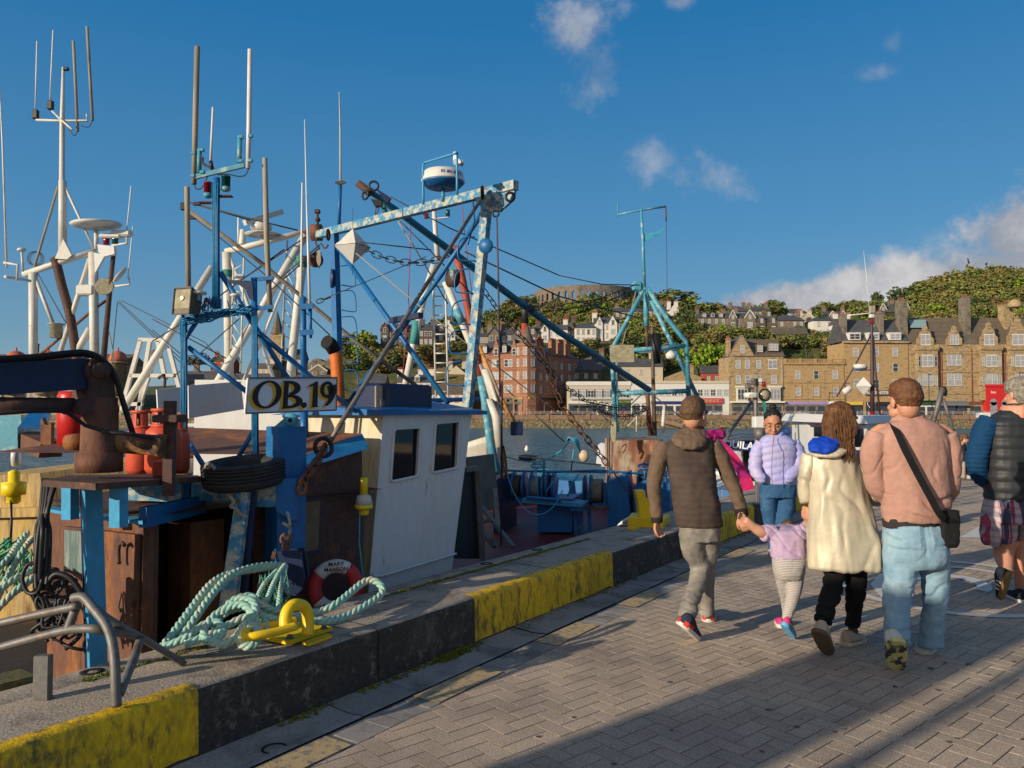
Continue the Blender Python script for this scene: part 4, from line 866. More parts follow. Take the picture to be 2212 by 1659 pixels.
m_wstain=mat('white_paint_stained',(.52,.48,.39,1),r=.6,c2=(.45,.28,.07,1),sc=5,t=(.52,.66),c3=(.58,.47,.26,1),sc3=3,t3=(.45,.62),var=.1,vs=12,st=(2.2,2.2,.3),bump=.3,bs=40)
m_rust=mat('rust_brown',(.12,.05,.03,1),r=.75,c2=(.24,.085,.02,1),sc=2.5,t=(.5,.62),c3=(.055,.026,.02,1),sc3=6,t3=(.55,.68),var=.25,vs=30,bump=.45,bs=50,st=(1.5,1.5,.5))
m_rustdk=mat('rust_dark',(.07,.035,.028,1),r=.75,c2=(.17,.07,.03,1),sc=4,t=(.55,.66),var=.3,vs=30,bump=.5,bs=50)
m_hull=mat('dark_hull',(.02,.02,.022,1),r=.7,c2=(.09,.04,.02,1),sc=3,t=(.58,.68),var=.3,vs=12,bump=.3,bs=20)
m_deck=mat('red_deck',(.1,.008,.014,1),r=.6,c2=(.06,.012,.012,1),sc=3,t=(.5,.66),var=.25,vs=20,bump=.3,bs=50)
m_orange=mat('orange_pipe',(.5,.12,.01,1),r=.6,c2=(.22,.06,.02,1),sc=4,t=(.55,.7),var=.15,vs=20)
m_wood=mat('weathered_wood',(.3,.26,.2,1),r=.85,c2=(.14,.11,.08,1),sc=10,t=(.5,.66),var=.2,vs=40,bump=.4,bs=60,st=(1,1,.12))
m_steel=mat('galvanised_steel',(.15,.145,.14,1),r=.55,metal=.35,c2=(.13,.075,.04,1),sc=7,t=(.52,.66),var=.2,vs=25,bump=.2,bs=60)
m_wire=mat('steel_wire',(.05,.045,.05,1),r=.7,var=.3,vs=90)
m_rope_g=mat('rope_grey',(.26,.24,.19,1),r=.9,var=.35,vs=120,bump=.6,bs=150)
m_rope_a=mat('rope_aqua',(.27,.47,.4,1),r=.9,c2=(.52,.5,.38,1),sc=9,t=(.5,.64),var=.25,vs=90,bump=.7,bs=140)
m_rope_b=mat('rope_blue',(.05,.3,.46,1),r=.85,var=.25,vs=90,bump=.6,bs=140)
m_rubber=mat('black_rubber',(.018,.018,.019,1),r=.75,c2=(.06,.055,.05,1),sc=8,t=(.55,.7),var=.3,vs=40,bump=.2,bs=60)
m_cable=mat('black_cable',(.012,.012,.014,1),r=.5,var=.2,vs=30)
m_gas=mat('gas_bottle_orange',(.52,.07,.03,1),r=.5,c2=(.35,.05,.03,1),sc=6,t=(.5,.65),var=.1,vs=20,bump=.1,bs=30)
m_glass=mat('dark_glass',(.006,.008,.011,1),r=.04,var=0,spec=.8)
m_plast=mat('white_plastic',(.56,.55,.52,1),r=.4,c2=(.5,.46,.38,1),sc=5,t=(.52,.7),var=.05)
m_yelp=mat('yellow_plastic',(.75,.55,.01,1),r=.4,var=.1,vs=20)
m_yelst=mat('yellow_steel_paint',(.78,.52,.01,1),r=.4,c2=(.5,.3,.02,1),sc=7,t=(.58,.7),var=.08,vs=30,bump=.25,bs=50)
m_redl=mat('red_lens',(.2,.005,.01,1),r=.15);m_grnl=mat('green_lens',(.005,.06,.05,1),r=.15)
m_lampg=mat('lamp_glass',(.3,.27,.18,1),r=.12,var=.3,vs=14);m_black=mat('black_paint',(.01,.01,.011,1),r=.5,var=.1)
m_ltr=mat('letter_black',(.006,.006,.006,1),r=.5,var=0);m_ltg=mat('letter_gold',(.8,.42,.02,1),r=.5,var=.1)
ob=thing('fishing_trawler','blue and rust brown fishing trawler with a white wheelhouse and number board alongside the quay','boat',SWZ(6,6.5,-3.2))
def tube(name,m,pts,r,par,n=9):g=MB();g.path(pts,r,n);return g.build(name,m,par)
def bar(name,m,p,q,w,h,par,**k):g=MB();g.beam(p,q,w,h,**k);return g.build(name,m,par)
def chain(name,m,pts,L_,r,par):
 pts=[V(p) for p in pts];g=MB();acc=0;i=0;flip=0;tot=sum((pts[j+1]-pts[j]).length for j in range(len(pts)-1));n=max(2,int(tot/(L_*.72)))
 def at(t):
  t*=tot
  for j in range(len(pts)-1):
   l=(pts[j+1]-pts[j]).length
   if t<=l or j==len(pts)-2:return pts[j].lerp(pts[j+1],min(1,t/l)),(pts[j+1]-pts[j]).normalized()
   t-=l
 for k in range(n):
  c,d=at((k+.5)/n);a,b=frame(d);s_=a if k%2 else b;loop=[]
  for q in range(14):
   t=2*math.pi*q/14;x=math.cos(t);y=math.sin(t);loop.append(c+d*(L_*.5*(x*.55+math.copysign(.45,x)*(abs(x)>.3)))+s_*(L_*.3*y))
  g.path(loop,r,6,closed=True)
 return g.build(name,m,par)
# hull, bulwark, deck
g=MB();hp=[(-9,4.9),(-8,4.55),(12.6,4.5),(14.6,4.8),(14.6,9.6),(12.6,9.9),(-8,9.9),(-11,7.2)]
g.prism([SWZ(s,w,-4) for s,w in hp],Z*3.2);g.build('hull',m_hull,ob)
g=MB()
for i in range(len(hp)):
 a=hp[i];b=hp[(i+1)%len(hp)]
 if i in (1,2):continue
 g.beam(SWZ(a[0],a[1],-.35),SWZ(b[0],b[1],-.35),.08,.9)
g.build('bulwark',m_blue,ob)
g=MB();g.bsw(4.4,14.5,4.6,9.8,-.8,-.4);g.build('deck',m_deck,ob);g=MB();g.bsw(-8,4.4,4.6,9.8,-.8,-.42);g.build('fore_deck',m_hull,ob)
# deckhouse at the left: rust brown wall, door, window, pale blue eaves
sC=SWof(kG.w(915,100,4.5))[0];zt=kE.s_(1060,1530,sC).z
wl_=SWof(kG.s_(318,100,sC))[1]
g=MB();g.bsw(sC,sC+.07,4.5,wl_,-.8,zt);g.build('deckhouse_wall',m_rust,ob)
g=MB();g.bsw(sC+.07,sC+.1,4.5,4.58,-.8,zt);g.bsw(sC+.1,sC+2.0,5.3,5.38,-.8,zt);g.bsw(sC+1.3,sC+1.36,4.6,5.3,-.8,zt);g.build('deckhouse_recess',m_rustdk,ob)
g=MB();pd=[kG.s_(*q,sC-.045) for q in ((605,142),(860,172),(838,960),(640,985))];g.prism(pd,U*.04);dr=g.build('door',m_rust,ob)
tube('handle',m_rustdk,[kG.s_(x,y,sC-.09) for x,y in ((795,240),(780,222),(762,232),(756,262),(756,340),(762,354))],.012,dr);g=MB()
for y in (275,290):g.box(kG.s_(597,y,sC-.06),(.03,.12,.018),U,NW)
g.build('hinge',m_rust,dr);tube('door_clip',m_rustdk,[kG.s_(858,520,sC-.07),kG.s_(856,640,sC-.07)],.012,dr)
wp=[kG.s_(*q,sC-.03) for q in ((405,118),(535,130),(535,440),(405,405))];g=MB();g.prism(wp,U*.03);fr_=g.build('window',m_rustdk,ob)
c=sum(wp,V((0,0,0)))/4;g=MB();g.add([c+(q-c)*.86-U*.004 for q in wp],[(0,1,2,3)]);g.build('pane',mat('grimy_glass',(.12,.17,.16,1),r=.15,c2=(.35,.36,.32,1),sc=5,t=(.45,.6),st=(3,3,.3),spec=.8),fr_)
for a,b_ in (((420,1425),(510,1480)),((575,1450),(665,1500)),((760,1480),(895,1532)),((985,1500),(1165,1560))):
 p=[kE.s_(a[0],a[1]+8,sC),kE.s_(b_[0],a[1]+22,sC),kE.s_(b_[0],b_[1],sC-.1),kE.s_(a[0]-12,b_[1]-18,sC-.1)];g=MB();g.prism(p,Z*-.02);g.build('eave',m_bluelt,ob)
a=kE.w(1165,1530,4.4);b=kF.w(330,1135,4.7);bar('roof_edge',m_blue,a,b,.05,.12,ob)
g=MB();g.add([SWZ(sC-.03,4.45,zt+.02),SWZ(sC+2.0,4.45,zt+.02),SWZ(sC+2.0,6.2,zt+.1),SWZ(sC-.03,wl_,zt+.04)],[(0,1,2,3)]);g.build('deckhouse_roof',m_rustdk,ob)
# rusty locker beside the doorway
q0=kG.w(1218,95,4.72);q1=kG.w(1430,70,4.72);s0,s1=SWof(q0)[0],SWof(q1)[0];g=MB();g.bsw(s0,s1,4.72,4.98,-.8,q0.z);g.build('locker',m_rust,ob)
# legs of the crane platform
for x0,x1,y0,y1,so,m_ in ((500,575,1200,1550,.32,m_bluelt),(890,975,1250,1615,.32,m_bluelt)):
 g=MB();g.prism([kE.s_(x,y,sC-so) for x,y in ((x0,y0),(x1,y0),(x1,y1),(x0,y1))],U*.05);g.build('bracket',m_,ob)
g=MB();g.prism([kE.s_(x,y,sC-.36) for x,y in ((660,1210),(690,1210),(735,2800),(715,2800))],U*.1);g.build('platform_post',m_bluelt,ob);wq_=SWof(kE.s_(691,1210,sC-.36))[1];g=MB();g.prism([kE.w(x,y,wq_-.004) for x,y in ((691,1210),(770,1210),(800,2800),(737,2800))],NW*.06);g.build('platform_post',m_navy2,ob)  # navy face paints in the post's shaded side, light blue its lit edge
g=MB()
for x in (105,118,131,144,158,172): # hanging black hoses
 pts=[kE.p(350+x*1.6-160,1215,4.35),kE.p(300+x*.9-60+rb.uniform(-20,20),1500,4.25)]+[P(78+(x-105)*.35+rb.uniform(-6,6),y,4.2+rb.uniform(-.05,.05)) for y in (1150,1220,1275)]
 g.path(smooth_pts(pts,5),.013,6)
g.build('hose_bundle',m_cable,ob)
g=MB();g.path(smooth_pts([P(70+22*math.cos(t*1.05),1250+34*math.sin(t*1.05),4.15+.01*t) for t in range(20)],3),.011,6);g.path(smooth_pts([P(x,y,4.2) for x,y in ((100,1265),(120,1240),(150,1248),(172,1275),(186,1300))],5),.016,6);g.build('hose_coil',m_cable,ob)
# crane: platform, column, head, boom, ram
cr=MB();cr.prism([kE.p(x,y,d) for x,y,d in ((350,1222,4.05),(780,1252,3.98),(1660,1195,5.0),(1300,1170,5.4),(560,1185,4.9))],Z*-.035);crane=cr.build('crane',m_rustdk,ob)
g=MB();g.lathe(P(214,1004,4.45),[(.125,-.04),(.125,.07),(.1,.075),(.097,.30),(.1,.31),(.1,.33),(.092,.35),(.092,.39)],n=26);g.build('column',m_rust,crane)
g=MB();g.prism([kE.w(x,y,4.42) for x,y in ((730,290),(790,255),(880,262),(925,330),(955,660),(760,690),(660,690),(625,640),(640,590),(725,560),(742,470))],NW*.2);g.lathe(kE.w(842,328,4.38),[(.0,0),(.046,0),(.046,.04),(.07,.042),(.07,.28)],NW,18);g.build('crane_head',m_rustdk,crane)
g=MB();g.prism([kE.w(x,y,4.45) for x,y in ((-120,270),(640,232),(800,240),(880,300),(780,480),(560,492),(-120,540))],NW*.14);g.build('boom',m_navy2,crane)
g=MB()
for dy in (0,12,24):g.path(smooth_pts([kE.w(x,y+dy,4.40+dy*.004) for x,y in ((-120,235),(300,210),(560,180),(700,178),(800,215),(900,300),(960,420),(1000,560),(1050,720),(1090,850))],4),.014,6)
g.build('hose',m_cable,crane)
tube('ram',m_rustdk,[kE.w(-120,612,4.5),kE.w(600,615,4.5)],.044,crane,14);tube('ram_pipe',m_cable,[kE.w(-120,685,4.4),kE.w(300,660,4.4),kE.w(450,650,4.4),kE.w(560,680,4.4),kE.w(700,780,4.4),kE.p(880,835,4.28),kE.p(1080,850,4.3),kE.p(1250,885,4.4)],.011,crane)
g=MB();a=kE.p(955,915,4.5);b=kE.p(1345,945,4.5);d=(b-a);g.path([a,a+d*.08,a+d*.08,a+d*.86,a+d*.86,b],[.1*.7,.07,.062,.06,.067,.067],18);g.build('roller',mat('roller_yellow_rust',(.3,.15,.04,1),r=.7,c2=(.07,.035,.03,1),sc=4,t=(.48,.55),var=.2,vs=30),crane)
tube('stub',m_rust,[kE.p(545,915,4.6),kE.p(690,912,4.6)],[.045,.055],crane,16)
g=MB();g.bbox(kE.p(1390,722,4.55),(.15,.15,.045),bev=.006);g.box(kE.p(1385,965,4.55),(.055,.055,.56));g.build('capped_post',m_rustdk,ob)
# athwart beam with blue peeling paint, box post, tyre props
A_=P(285,1052,5.25);B_=P(642,1063,5.12)
g=MB();g.beam(A_,P(405,1056,5.2),.16,.16);g.build('beam',m_blueworn,ob)
for x0,x1,y0,y1,m_,dd in ((352,408,1031,1090,m_blue,5.16),(412,520,1031,1083,m_blueworn,5.15),(532,596,1036,1096,m_blueworn,5.1)):
 p=P(x0,y0,dd);q=P(x1,y1,dd);g=MB();g.bbox((p+q)/2+Y*.09,(q.x-p.x,.18,p.z-q.z),bev=.008);g.build('beam_box',m_,ob)
p=P(596,1036,5.09);q=P(642,1112,5.09);g=MB();g.prism([P(596,1036,5.1),P(642,1032,5.18),P(642,1125,5.18),P(625,1122,5.12),P(596,1104,5.1)],Y*.16);g.build('beam_end',m_blue,ob)
cP=P(618,980,5.3);g=MB();g.bbox(V((cP.x,cP.y,(P(618,921,5.3).z+P(618,1240,5.3).z)/2)),(.205,.205,P(618,921,5.3).z-P(618,1240,5.3).z),V((.75,.66,0)),V((-.66,.75,0)),.006);post=g.build('box_post',m_blue,ob)
g=MB();lug=P(628,908,5.25);g.lathe(lug-Y*.015,[(.0,0),(.05,0),(.05,.03),(0,.03)],Y,20);g.prism([P(592,922,5.24),P(646,922,5.24),P(645,905,5.24),P(622,896,5.24)],Y*.03);g.build('lug',m_aqua,ob)
g=MB();g.lathe(lug-Y*.02,[(0,0),(.014,0),(.014,.01)],Y,12);g.build('lug_hole',m_dark,ob)
# leaning peeled leg
bar('leg',m_blueworn,P(527,1062,4.98),P(492,1320,4.92),.075,.06,ob,w2=.1,h2=.07);bar('leg',m_navy2,P(543,1062,5.03),P(520,1320,5.0),.07,.03,ob)  # navy second bar paints in the leg's shaded right face
bar('leg',m_navy2,P(585,1095,5.4),P(598,1190,5.4),.06,.06,ob)
KK(.58,.55)
# gantry: two posts, bars, braces
GD=5.75
def gp(x,y,d=GD):return P(x,y,d)
tube('gantry_post',m_blue,[gp(397,690),gp(398,945)],.045,ob);tube('gantry_post',m_blue,[gp(549,600),gp(553,995)],.04,ob)
tube('brace',m_blue,[gp(398,938),gp(446,1016,5.5)],.032,ob);tube('brace',m_blue,[gp(407,750),gp(536,848)],.034,ob);tube('brace',m_blue,[gp(396,738),gp(424,696)],.03,ob)
tube('brace',m_blue,[gp(476,588),gp(625,822,5.9)],.036,ob);tube('brace',m_blue,[gp(556,716),gp(676,818,6.2),gp(765,887,6.5)],.036,ob);tube('brace',m_blue,[gp(548,930),gp(512,992)],.03,ob)
tube('crossbar',m_blue,[gp(392,692),gp(545,668)],.04,ob)
g=MB()
for i in range(16): # looped cable bundle along the crossbar
 pts=[gp(394+150*j/9+rb.uniform(-3,3),694-26*j/9+rb.uniform(-9,10),GD-.05+rb.uniform(-.04,.05)) for j in range(10)];g.path(smooth_pts(pts,3),rb.choice((.006,.008,.01)),5)
for i in range(9):cx_=445+rb.uniform(-25,60);g.path([gp(cx_+rb.uniform(7,14)*math.cos(t),676-rb.uniform(0,26)+11*math.sin(t),GD-.06) for t in np.linspace(0,6,14)],.006,5)
for i in range(6):g.path([gp(390+i*2.2+rb.uniform(-1.5,1.5),y,GD-.05) for y in (695,760,840,945)],.007,5)
for i in range(5):g.path([gp(544+i*2.6,y,GD-.045) for y in (672,760,850,990)],.006,5)
for i in range(6):g.path([gp(459+i*2.2+rb.uniform(-1,1),y,GD-.045) for y in (395,460,550,650)],.0065,5)
g.build('cable_bundle',mat('blue_cable',(.012,.16,.33,1),r=.5,var=.3,vs=30),ob)
g=MB();c=gp(467,655,GD-.03);g.bbox(c,(.13,.1,.15),bev=.02);g.build('junction_box',m_blue,ob)
tube('mast',m_blue,[gp(468,384),gp(467,520),gp(467,660)],[.042,.044,.05],ob,14)
bar('yard',m_aqua,gp(415,384),gp(528,357),.05,.06,ob)
tube('bracket_pipe',m_aqua,[gp(430,374),gp(431,322)],.03,ob);tube('bracket_pipe',m_aqua,[gp(517,352),gp(518,294)],.03,ob)
for x,y in ((418,331),(436,324),(417,380),(437,372),(521,296),(541,294),(521,348),(541,347)):g=MB();g.bbox(gp(x,y,GD-.01),(.06,.05,.045),bev=.006);g.build('clamp',m_aqua,ob)
def antenna(pts,r,m):return tube('antenna',m,pts,r,ob,10)
m_ant=mat('antenna_white',(.62,.6,.58,1),r=.5,c2=(.35,.3,.25,1),sc=6,t=(.55,.7),st=(1,1,.3),var=.1)
antenna([gp(426,101),gp(422,270),gp(419,398)],[.036,.036,.032],m_wood);antenna([gp(540,107),gp(538,270),gp(536,364)],[.03,.032,.03],m_ant)
antenna([gp(460,232),gp(455,352)],[.014,.017],m_ant);tube('antenna_mount',m_black,[gp(455,348),gp(459,366)],.024,ob)
antenna([gp(404,404),gp(405,500),gp(407,620)],.034,m_wood);antenna([gp(572,342,5.8),gp(576,520,5.8),gp(584,674,5.8)],[.033,.037,.034],m_wood)
tube('lead',m_cable,smooth_pts([gp(420,398),gp(424,408),gp(434,407),gp(442,396),gp(450,378),gp(464,372)]),.007,ob);tube('lead',m_cable,smooth_pts([gp(537,364),gp(530,378),gp(515,381),gp(490,376),gp(470,378)]),.007,ob)
tube('peg',m_rustdk,smooth_pts([gp(438,340),gp(438,352),gp(450,360),gp(470,370)]),.016,ob)
for x,y,m_ in ((450,406,m_redl),(488,392,m_grnl)):
 g=MB();g.lathe(gp(x,y),[(.058,-.075),(.058,.055),(.062,.055),(.062,.075),(.03,.085)],n=18);nl=g.build('nav_light',m_,ob);g=MB();g.lathe(gp(x,y),[(.035,-.14),(.062,-.12),(.062,-.078)],n=16);g.build('base',m_aqua,nl);g=MB();g.bbox(gp(x-2,y+32),(.2,.1,.02),bev=.005);g.build('bracket',m_rustdk,nl)
for x,y in ((560,603),(585,601),(558,664),(585,663)):g=MB();g.bbox(gp(x,y,5.76),(.07,.05,.05),bev=.006);g.build('clamp',m_blue,ob)
bar('arm',m_blue,gp(548,604),gp(590,600),.03,.05,ob);bar('arm',m_blue,gp(548,668),gp(590,663),.03,.05,ob)
g=MB();g.bbox(gp(518,597,5.7),(.145,.13,.05),V((.97,.2,0)),V((-.2,.97,0)),.02);g.build('flat_radar',m_plast,ob)
g=MB();g.prism([gp(x,y,5.72) for x,y in ((490,604),(545,607),(547,650),(538,645),(530,625),(515,615),(492,610))],Y*.02);g.build('radar_bracket',m_navy2,ob)
g=MB();g.lathe(gp(428,634,5.6),[(.016,-.02),(.105,-.01),(.11,.01),(.1,.025),(.02,.035)],n=24);g.build('dish',m_plast,ob);g=MB();g.lathe(gp(428,634,5.6),[(.035,-.1),(.03,-.04),(.04,-.015)],n=14);g.build('dish_post',m_aqua,ob);tube('post',m_blue,[gp(427,648,5.62),gp(427,690,5.7)],.02,ob)
g=MB();g.lathe(gp(508,638,5.7),[(.02,-.1),(.02,-.02),(.065,-.015),(.07,.005),(.05,.022),(0,.03)],n=18);g.build('gps_dome',m_plast,ob)
g=MB();g.lathe(gp(446,650,5.65),[(.03,-.02),(.032,0),(.026,.035),(0,.05)],n=14);g.build('beacon',m_redl,ob)
# floodlight: housing, bezel, glass
fl_n=V((-.35,-.93,.1)).normalized();fl_u=fl_n.cross(Z).normalized()*-1;fl_v=fl_u.cross(fl_n)*-1
c=P(394,650,5.55);g=MB()
def fquad(w0,h0,d):return [c+fl_u*(sx*w0)+fl_v*(sy*h0)+fl_n*d for sx,sy in ((-1,-1),(1,-1),(1,1),(-1,1))]
g.hexa(fquad(.055,.07,-.13)+fquad(.08,.1,0));f_=g.build('floodlight',mat('lamp_housing',(.1,.085,.055,1),r=.6,var=.3,vs=20),ob);g=MB()
for i in range(4):q=fquad(.078,.098,.004);g.beam(q[i],q[(i+1)%4],.014,.02)
g.build('bezel',m_black,f_);g=MB();g.add([q+fl_v*.014 for q in fquad(.07,.07,.002)],[(0,1,2,3)]);g.build('glass',m_lampg,f_);g=MB();g.lathe(c+fl_v*.02+fl_n*.004,[(0,0),(.03,0),(.034,.006),(.03,.01)],fl_n,16);g.build('reflector',m_plast,f_)
tube('lamp_bracket',m_blue,[gp(394,676,5.6),gp(397,695)],.02,ob)
KK(1,1)
# number board with shadowed lettering
bo=[PW(x,y,4.72) for x,y in ((536.5,816.5),(728,815.7),(726,886),(530,893))];g=MB();g.prism(bo,NW*.018);g.mi(0);sb=g.build('number_board',mat('board_white',(.68,.7,.73,1),r=.5,var=.06,vs=6),ob)
g=MB()
for i in range(4):g.beam(bo[i]-NW*.002,bo[(i+1)%4]-NW*.002,.008,.012)
g.build('board_edge',m_steel,sb)
def glyphs(m,off,nm,du,dv):
 """painted letters in board units: u 0..1 across, v 0..1 up"""
 def bp(u,v):u+=du;v+=dv;return bo[3].lerp(bo[2],u).lerp(bo[0].lerp(bo[1],u),v)-NW*off
 def ring(c,ro,ri,a0=0,a1=2*math.pi,n=36,ci=None,tilt=0):
  g=MB();vs=[];ci=ci or c
  for i in range(n+1):
   t=a0+(a1-a0)*i/n;vs+=[bp(c[0]+ro[0]*math.cos(t)+tilt*math.sin(t),c[1]+ro[1]*math.sin(t)),bp(ci[0]+ri[0]*math.cos(t)+tilt*math.sin(t),ci[1]+ri[1]*math.sin(t))]
  g.add(vs,[(2*i,2*i+1,2*i+3,2*i+2) for i in range(n)]);return g
 def poly(g,pts):g.add([bp(*q) for q in pts],[tuple(range(len(pts)))]);return g
 g=ring((.19,.53),(.152,.4),(.092,.345),tilt=.012);g.build(nm,m,sb)
 g=ring((.425,.70),(.125,.215),(.055,.13),-math.pi/2,math.pi/2);h2=ring((.43,.31),(.15,.20),(.075,.125),-math.pi/2,math.pi/2)
 g.add(h2.v,h2.f);poly(g,[(.345,.10),(.43,.11),(.43,.185),(.415,.2),(.415,.84),(.43,.85),(.43,.915),(.335,.915),(.362,.88),(.362,.14)]);poly(g,[(.415,.43),(.45,.435),(.45,.51),(.415,.505)]);g.build(nm,m,sb)
 g=ring((.597,.19),(.034,.085),(.001,.001));g.build(nm,m,sb)
 g=MB();poly(g,[(.675,.12),(.77,.12),(.755,.16),(.75,.88),(.735,.9),(.64,.76),(.65,.73),(.695,.77),(.69,.16)]);g.build(nm,m,sb)
 g=ring((.865,.64),(.085,.255),(.035,.165));n=16;vs=[]
 for i in range(n+1):t=.35-1.55*i/n;w_=.05*(1-i/n)+.018;vs+=[bp(.79+.16*math.cos(t)+w_*.5,.62+.52*math.sin(t)),bp(.79+(.16-w_*1.3)*math.cos(t),.62+(.52-w_*2.2)*math.sin(t))]
 g.add(vs,[(2*i,2*i+1,2*i+3,2*i+2) for i in range(n)]);g.build(nm,m,sb)
glyphs(m_ltg,.003,'letter_shadow',-.018,-.055);glyphs(m_ltr,.006,'letter',.012,-.005)
# blank white boards behind the gantry
for q in (((407,833),(520,824),(527,884),(408,904)),((339,842),(391,836),(391,890),(342,893))):g=MB();g.prism([PW(x,y,5.5) for x,y in q],NW*.015);g.build('weather_board',m_wpaint,ob)
# exhaust pipe
ex=smooth_pts([P(733,990,7.0),P(731,860,7.0),P(727,780,7.0),P(722,757,7.0),P(714,745,6.95)],6);tube('exhaust_pipe',m_orange,ex,.058,ob,18)
tube('exhaust_mouth',mat('soot',(.012,.01,.01,1),r=.9),[P(722,757,7.0),P(714,744,6.95),P(705,738,6.9)],[.062,.064,.064],ob,18)
# wheelhouse
WW=4.55
TL=PW(829,893,WW);TR=PW(1021,880,WW);BR=PW(975,1240,WW);BL=PW(797,1268,WW)
def ext(a,b,z):return a.lerp(b,(z-a.z)/(b.z-a.z))
BRz=ext(TR,BR,-.55);BLz=ext(TL,BL,-.55)
wq=[BLz,BRz,TR,TL]
# panel with two window openings, built as strips
def panel_uv(u,v):return (wq[0].lerp(wq[1],u)).lerp(wq[3].lerp(wq[2],u),v)
def uvof(x,y):
 p=PW(x,y,WW);v=(p.z+.55)/(TL.z+.55)
 for _ in range(4):L0=wq[0].lerp(wq[3],v);R0=wq[1].lerp(wq[2],v);v=(p.z+.55)/((TL.z*(1)+.55));
 L0=wq[0].lerp(wq[3],v);R0=wq[1].lerp(wq[2],v);return ((p-L0).dot(U)/(R0-L0).dot(U),v)
wins=[[kI.xy(*q) for q in ((92,352),(285,352),(268,705),(66,738))],[kI.xy(*q) for q in ((392,330),(568,325),(552,660),(370,688))]]
wuv=[[uvof(*q) for q in w_] for w_ in wins]
g=MB();th=NW*.05
def pq(uvs):g.prism([panel_uv(*q) for q in uvs],th)
a,b=wuv
vt=max(a[0][1],a[1][1],b[0][1],b[1][1])+.012;vb=min(a[2][1],a[3][1],b[2][1],b[3][1])-.012
pq([(0,0),(1,0),(1,vb),(0,vb)]);pq([(0,vt),(1,vt),(1,1),(0,1)])
pq([(0,vb),a[3][:1]+(vb,),a[3],a[0],(a[0][0],vt),(0,vt)]);pq([(a[2][0],vb),(b[3][0],vb),b[3],b[0],(b[0][0],vt),(a[1][0],vt),a[1],a[2]]);pq([(b[2][0],vb),(1,vb),(1,vt),(b[1][0],vt),b[1],b[2]])
for w_ in (a,b):pq([(w_[3][0],vb),(w_[2][0],vb),w_[2],w_[3]]);pq([w_[0],w_[1],(w_[1][0],vt),(w_[0][0],vt)])
whp=g.build('wheelhouse_side',m_wpaint,ob)
for w_ in (a,b):
 pts=[panel_uv(*q) for q in w_];c=sum(pts,V((0,0,0)))/4;rnd_=[]
 for i in range(4): # rounded corners
  p0=pts[i];pa_=pts[i-1];pb_=pts[(i+1)%4];e0=p0+(pa_-p0).normalized()*.035;e1=p0+(pb_-p0).normalized()*.035
  for t in (0,.33,.66,1):rnd_.append((e0.lerp(p0,t)).lerp(p0.lerp(e1,t),t))
 g=MB();g.path([q-NW*.004 for q in rnd_],.014,8,closed=True);wf=g.build('window',m_wpaint,ob)
 g=MB();g.add([q+NW*.03 for q in rnd_],[tuple(range(len(rnd_)))]);g.build('pane',m_glass,wf)
g=MB()
for w_ in (a,b):
 pts=[panel_uv(*q) for q in w_];c=sum(pts,V((0,0,0)))/4
 for i in range(4):
  p0=c+(pts[i]-c)*1.16;p1=c+(pts[(i+1)%4]-c)*1.16
  for k in range(5):g.ball(p0.lerp(p1,k/5)-NW*.001,(.006,.006,.006),6)
for i in range(9):g.ball(panel_uv(.03,.3+.08*i)-NW*.001,.006,6);g.ball(panel_uv(.97,.3+.08*i)-NW*.001,.006,6)
g.build('rivets',m_wpaint,whp)
# pipe rail low on the panel
tube('pipe_rail',m_wpaint,[kF.w(1440,1590,4.52),kF.w(1450,1608,4.52),kF.w(1500,1606,4.52),PW(975,1199,4.52),PW(985,1196,4.54)],.012,ob)
# lit face across the boat, far side and blue roof
sT,sB=SWof(TL)[0],SWof(BLz)[0];zT=TL.z
def face(s_top,s_bot,w0,w1,m,name,zb=-.55):g=MB();g.prism([SWZ(s_bot,w0,zb),SWZ(s_bot,w1,zb),SWZ(s_top,w1,zT),SWZ(s_top,w0,zT)],U*.05);return g.build(name,m,ob)
face(sT,sB,WW+.002,5.8,m_wstain,'wheelhouse_front');face(SWof(TR)[0]-.06,SWof(BRz)[0]-.06,WW+.06,5.8,m_wpaint,'wheelhouse_back')
g=MB();g.prism([SWZ(SWof(BLz)[0],5.8,-.55),SWZ(SWof(BRz)[0],5.8,-.55),SWZ(SWof(TR)[0],5.8,zT),SWZ(sT,5.8,zT)],NW*.05);g.build('wheelhouse_side',m_wpaint,ob)
g=MB();s0=sT-.1;s1=SWof(TR)[0]+.16;zr=zT;wm=5.15;g.add([SWZ(s0,WW-.06,zr-.015),SWZ(s1,WW-.06,zr-.015),SWZ(s1-.05,wm,zr+.12),SWZ(s0+.02,wm,zr+.06),SWZ(s0,5.9,zr-.015),SWZ(s1,5.9,zr-.015),SWZ(s0,WW-.06,zr+.025),SWZ(s1,WW-.06,zr+.02)],[(0,1,7,6),(6,7,2,3),(3,2,5,4),(0,6,3,4),(1,5,2,7),(0,4,5,1)]);g.build('wheelhouse_roof',m_blue,ob)
g=MB();g.bbox(kI.p(100,160,7.1),(.62,.4,.34),U,NW,.02);g.build('roof_box',m_navy2,ob);g=MB();g.bbox(kI.p(4,175,6.8),(.1,.08,.34),U,NW,.006);g.build('roof_timber',m_wood,ob)
g=MB();g.bsw(sT+.2,s1,5.7,5.76,zr+.02,zr+.14);g.build('roof_coaming',m_rust,ob);tube('roof_rail',m_blue,[PW(830,868,7.5),PW(1035,862,7.5)],.035,ob)
tube('vent_pipe',m_black,[PW(891,870,6.6),PW(891,838,6.6)],.035,ob,12)
tube('prop_pipe',m_blue,[kF.p(990,530,6.5),kF.p(995,760,6.5)],.035,ob)
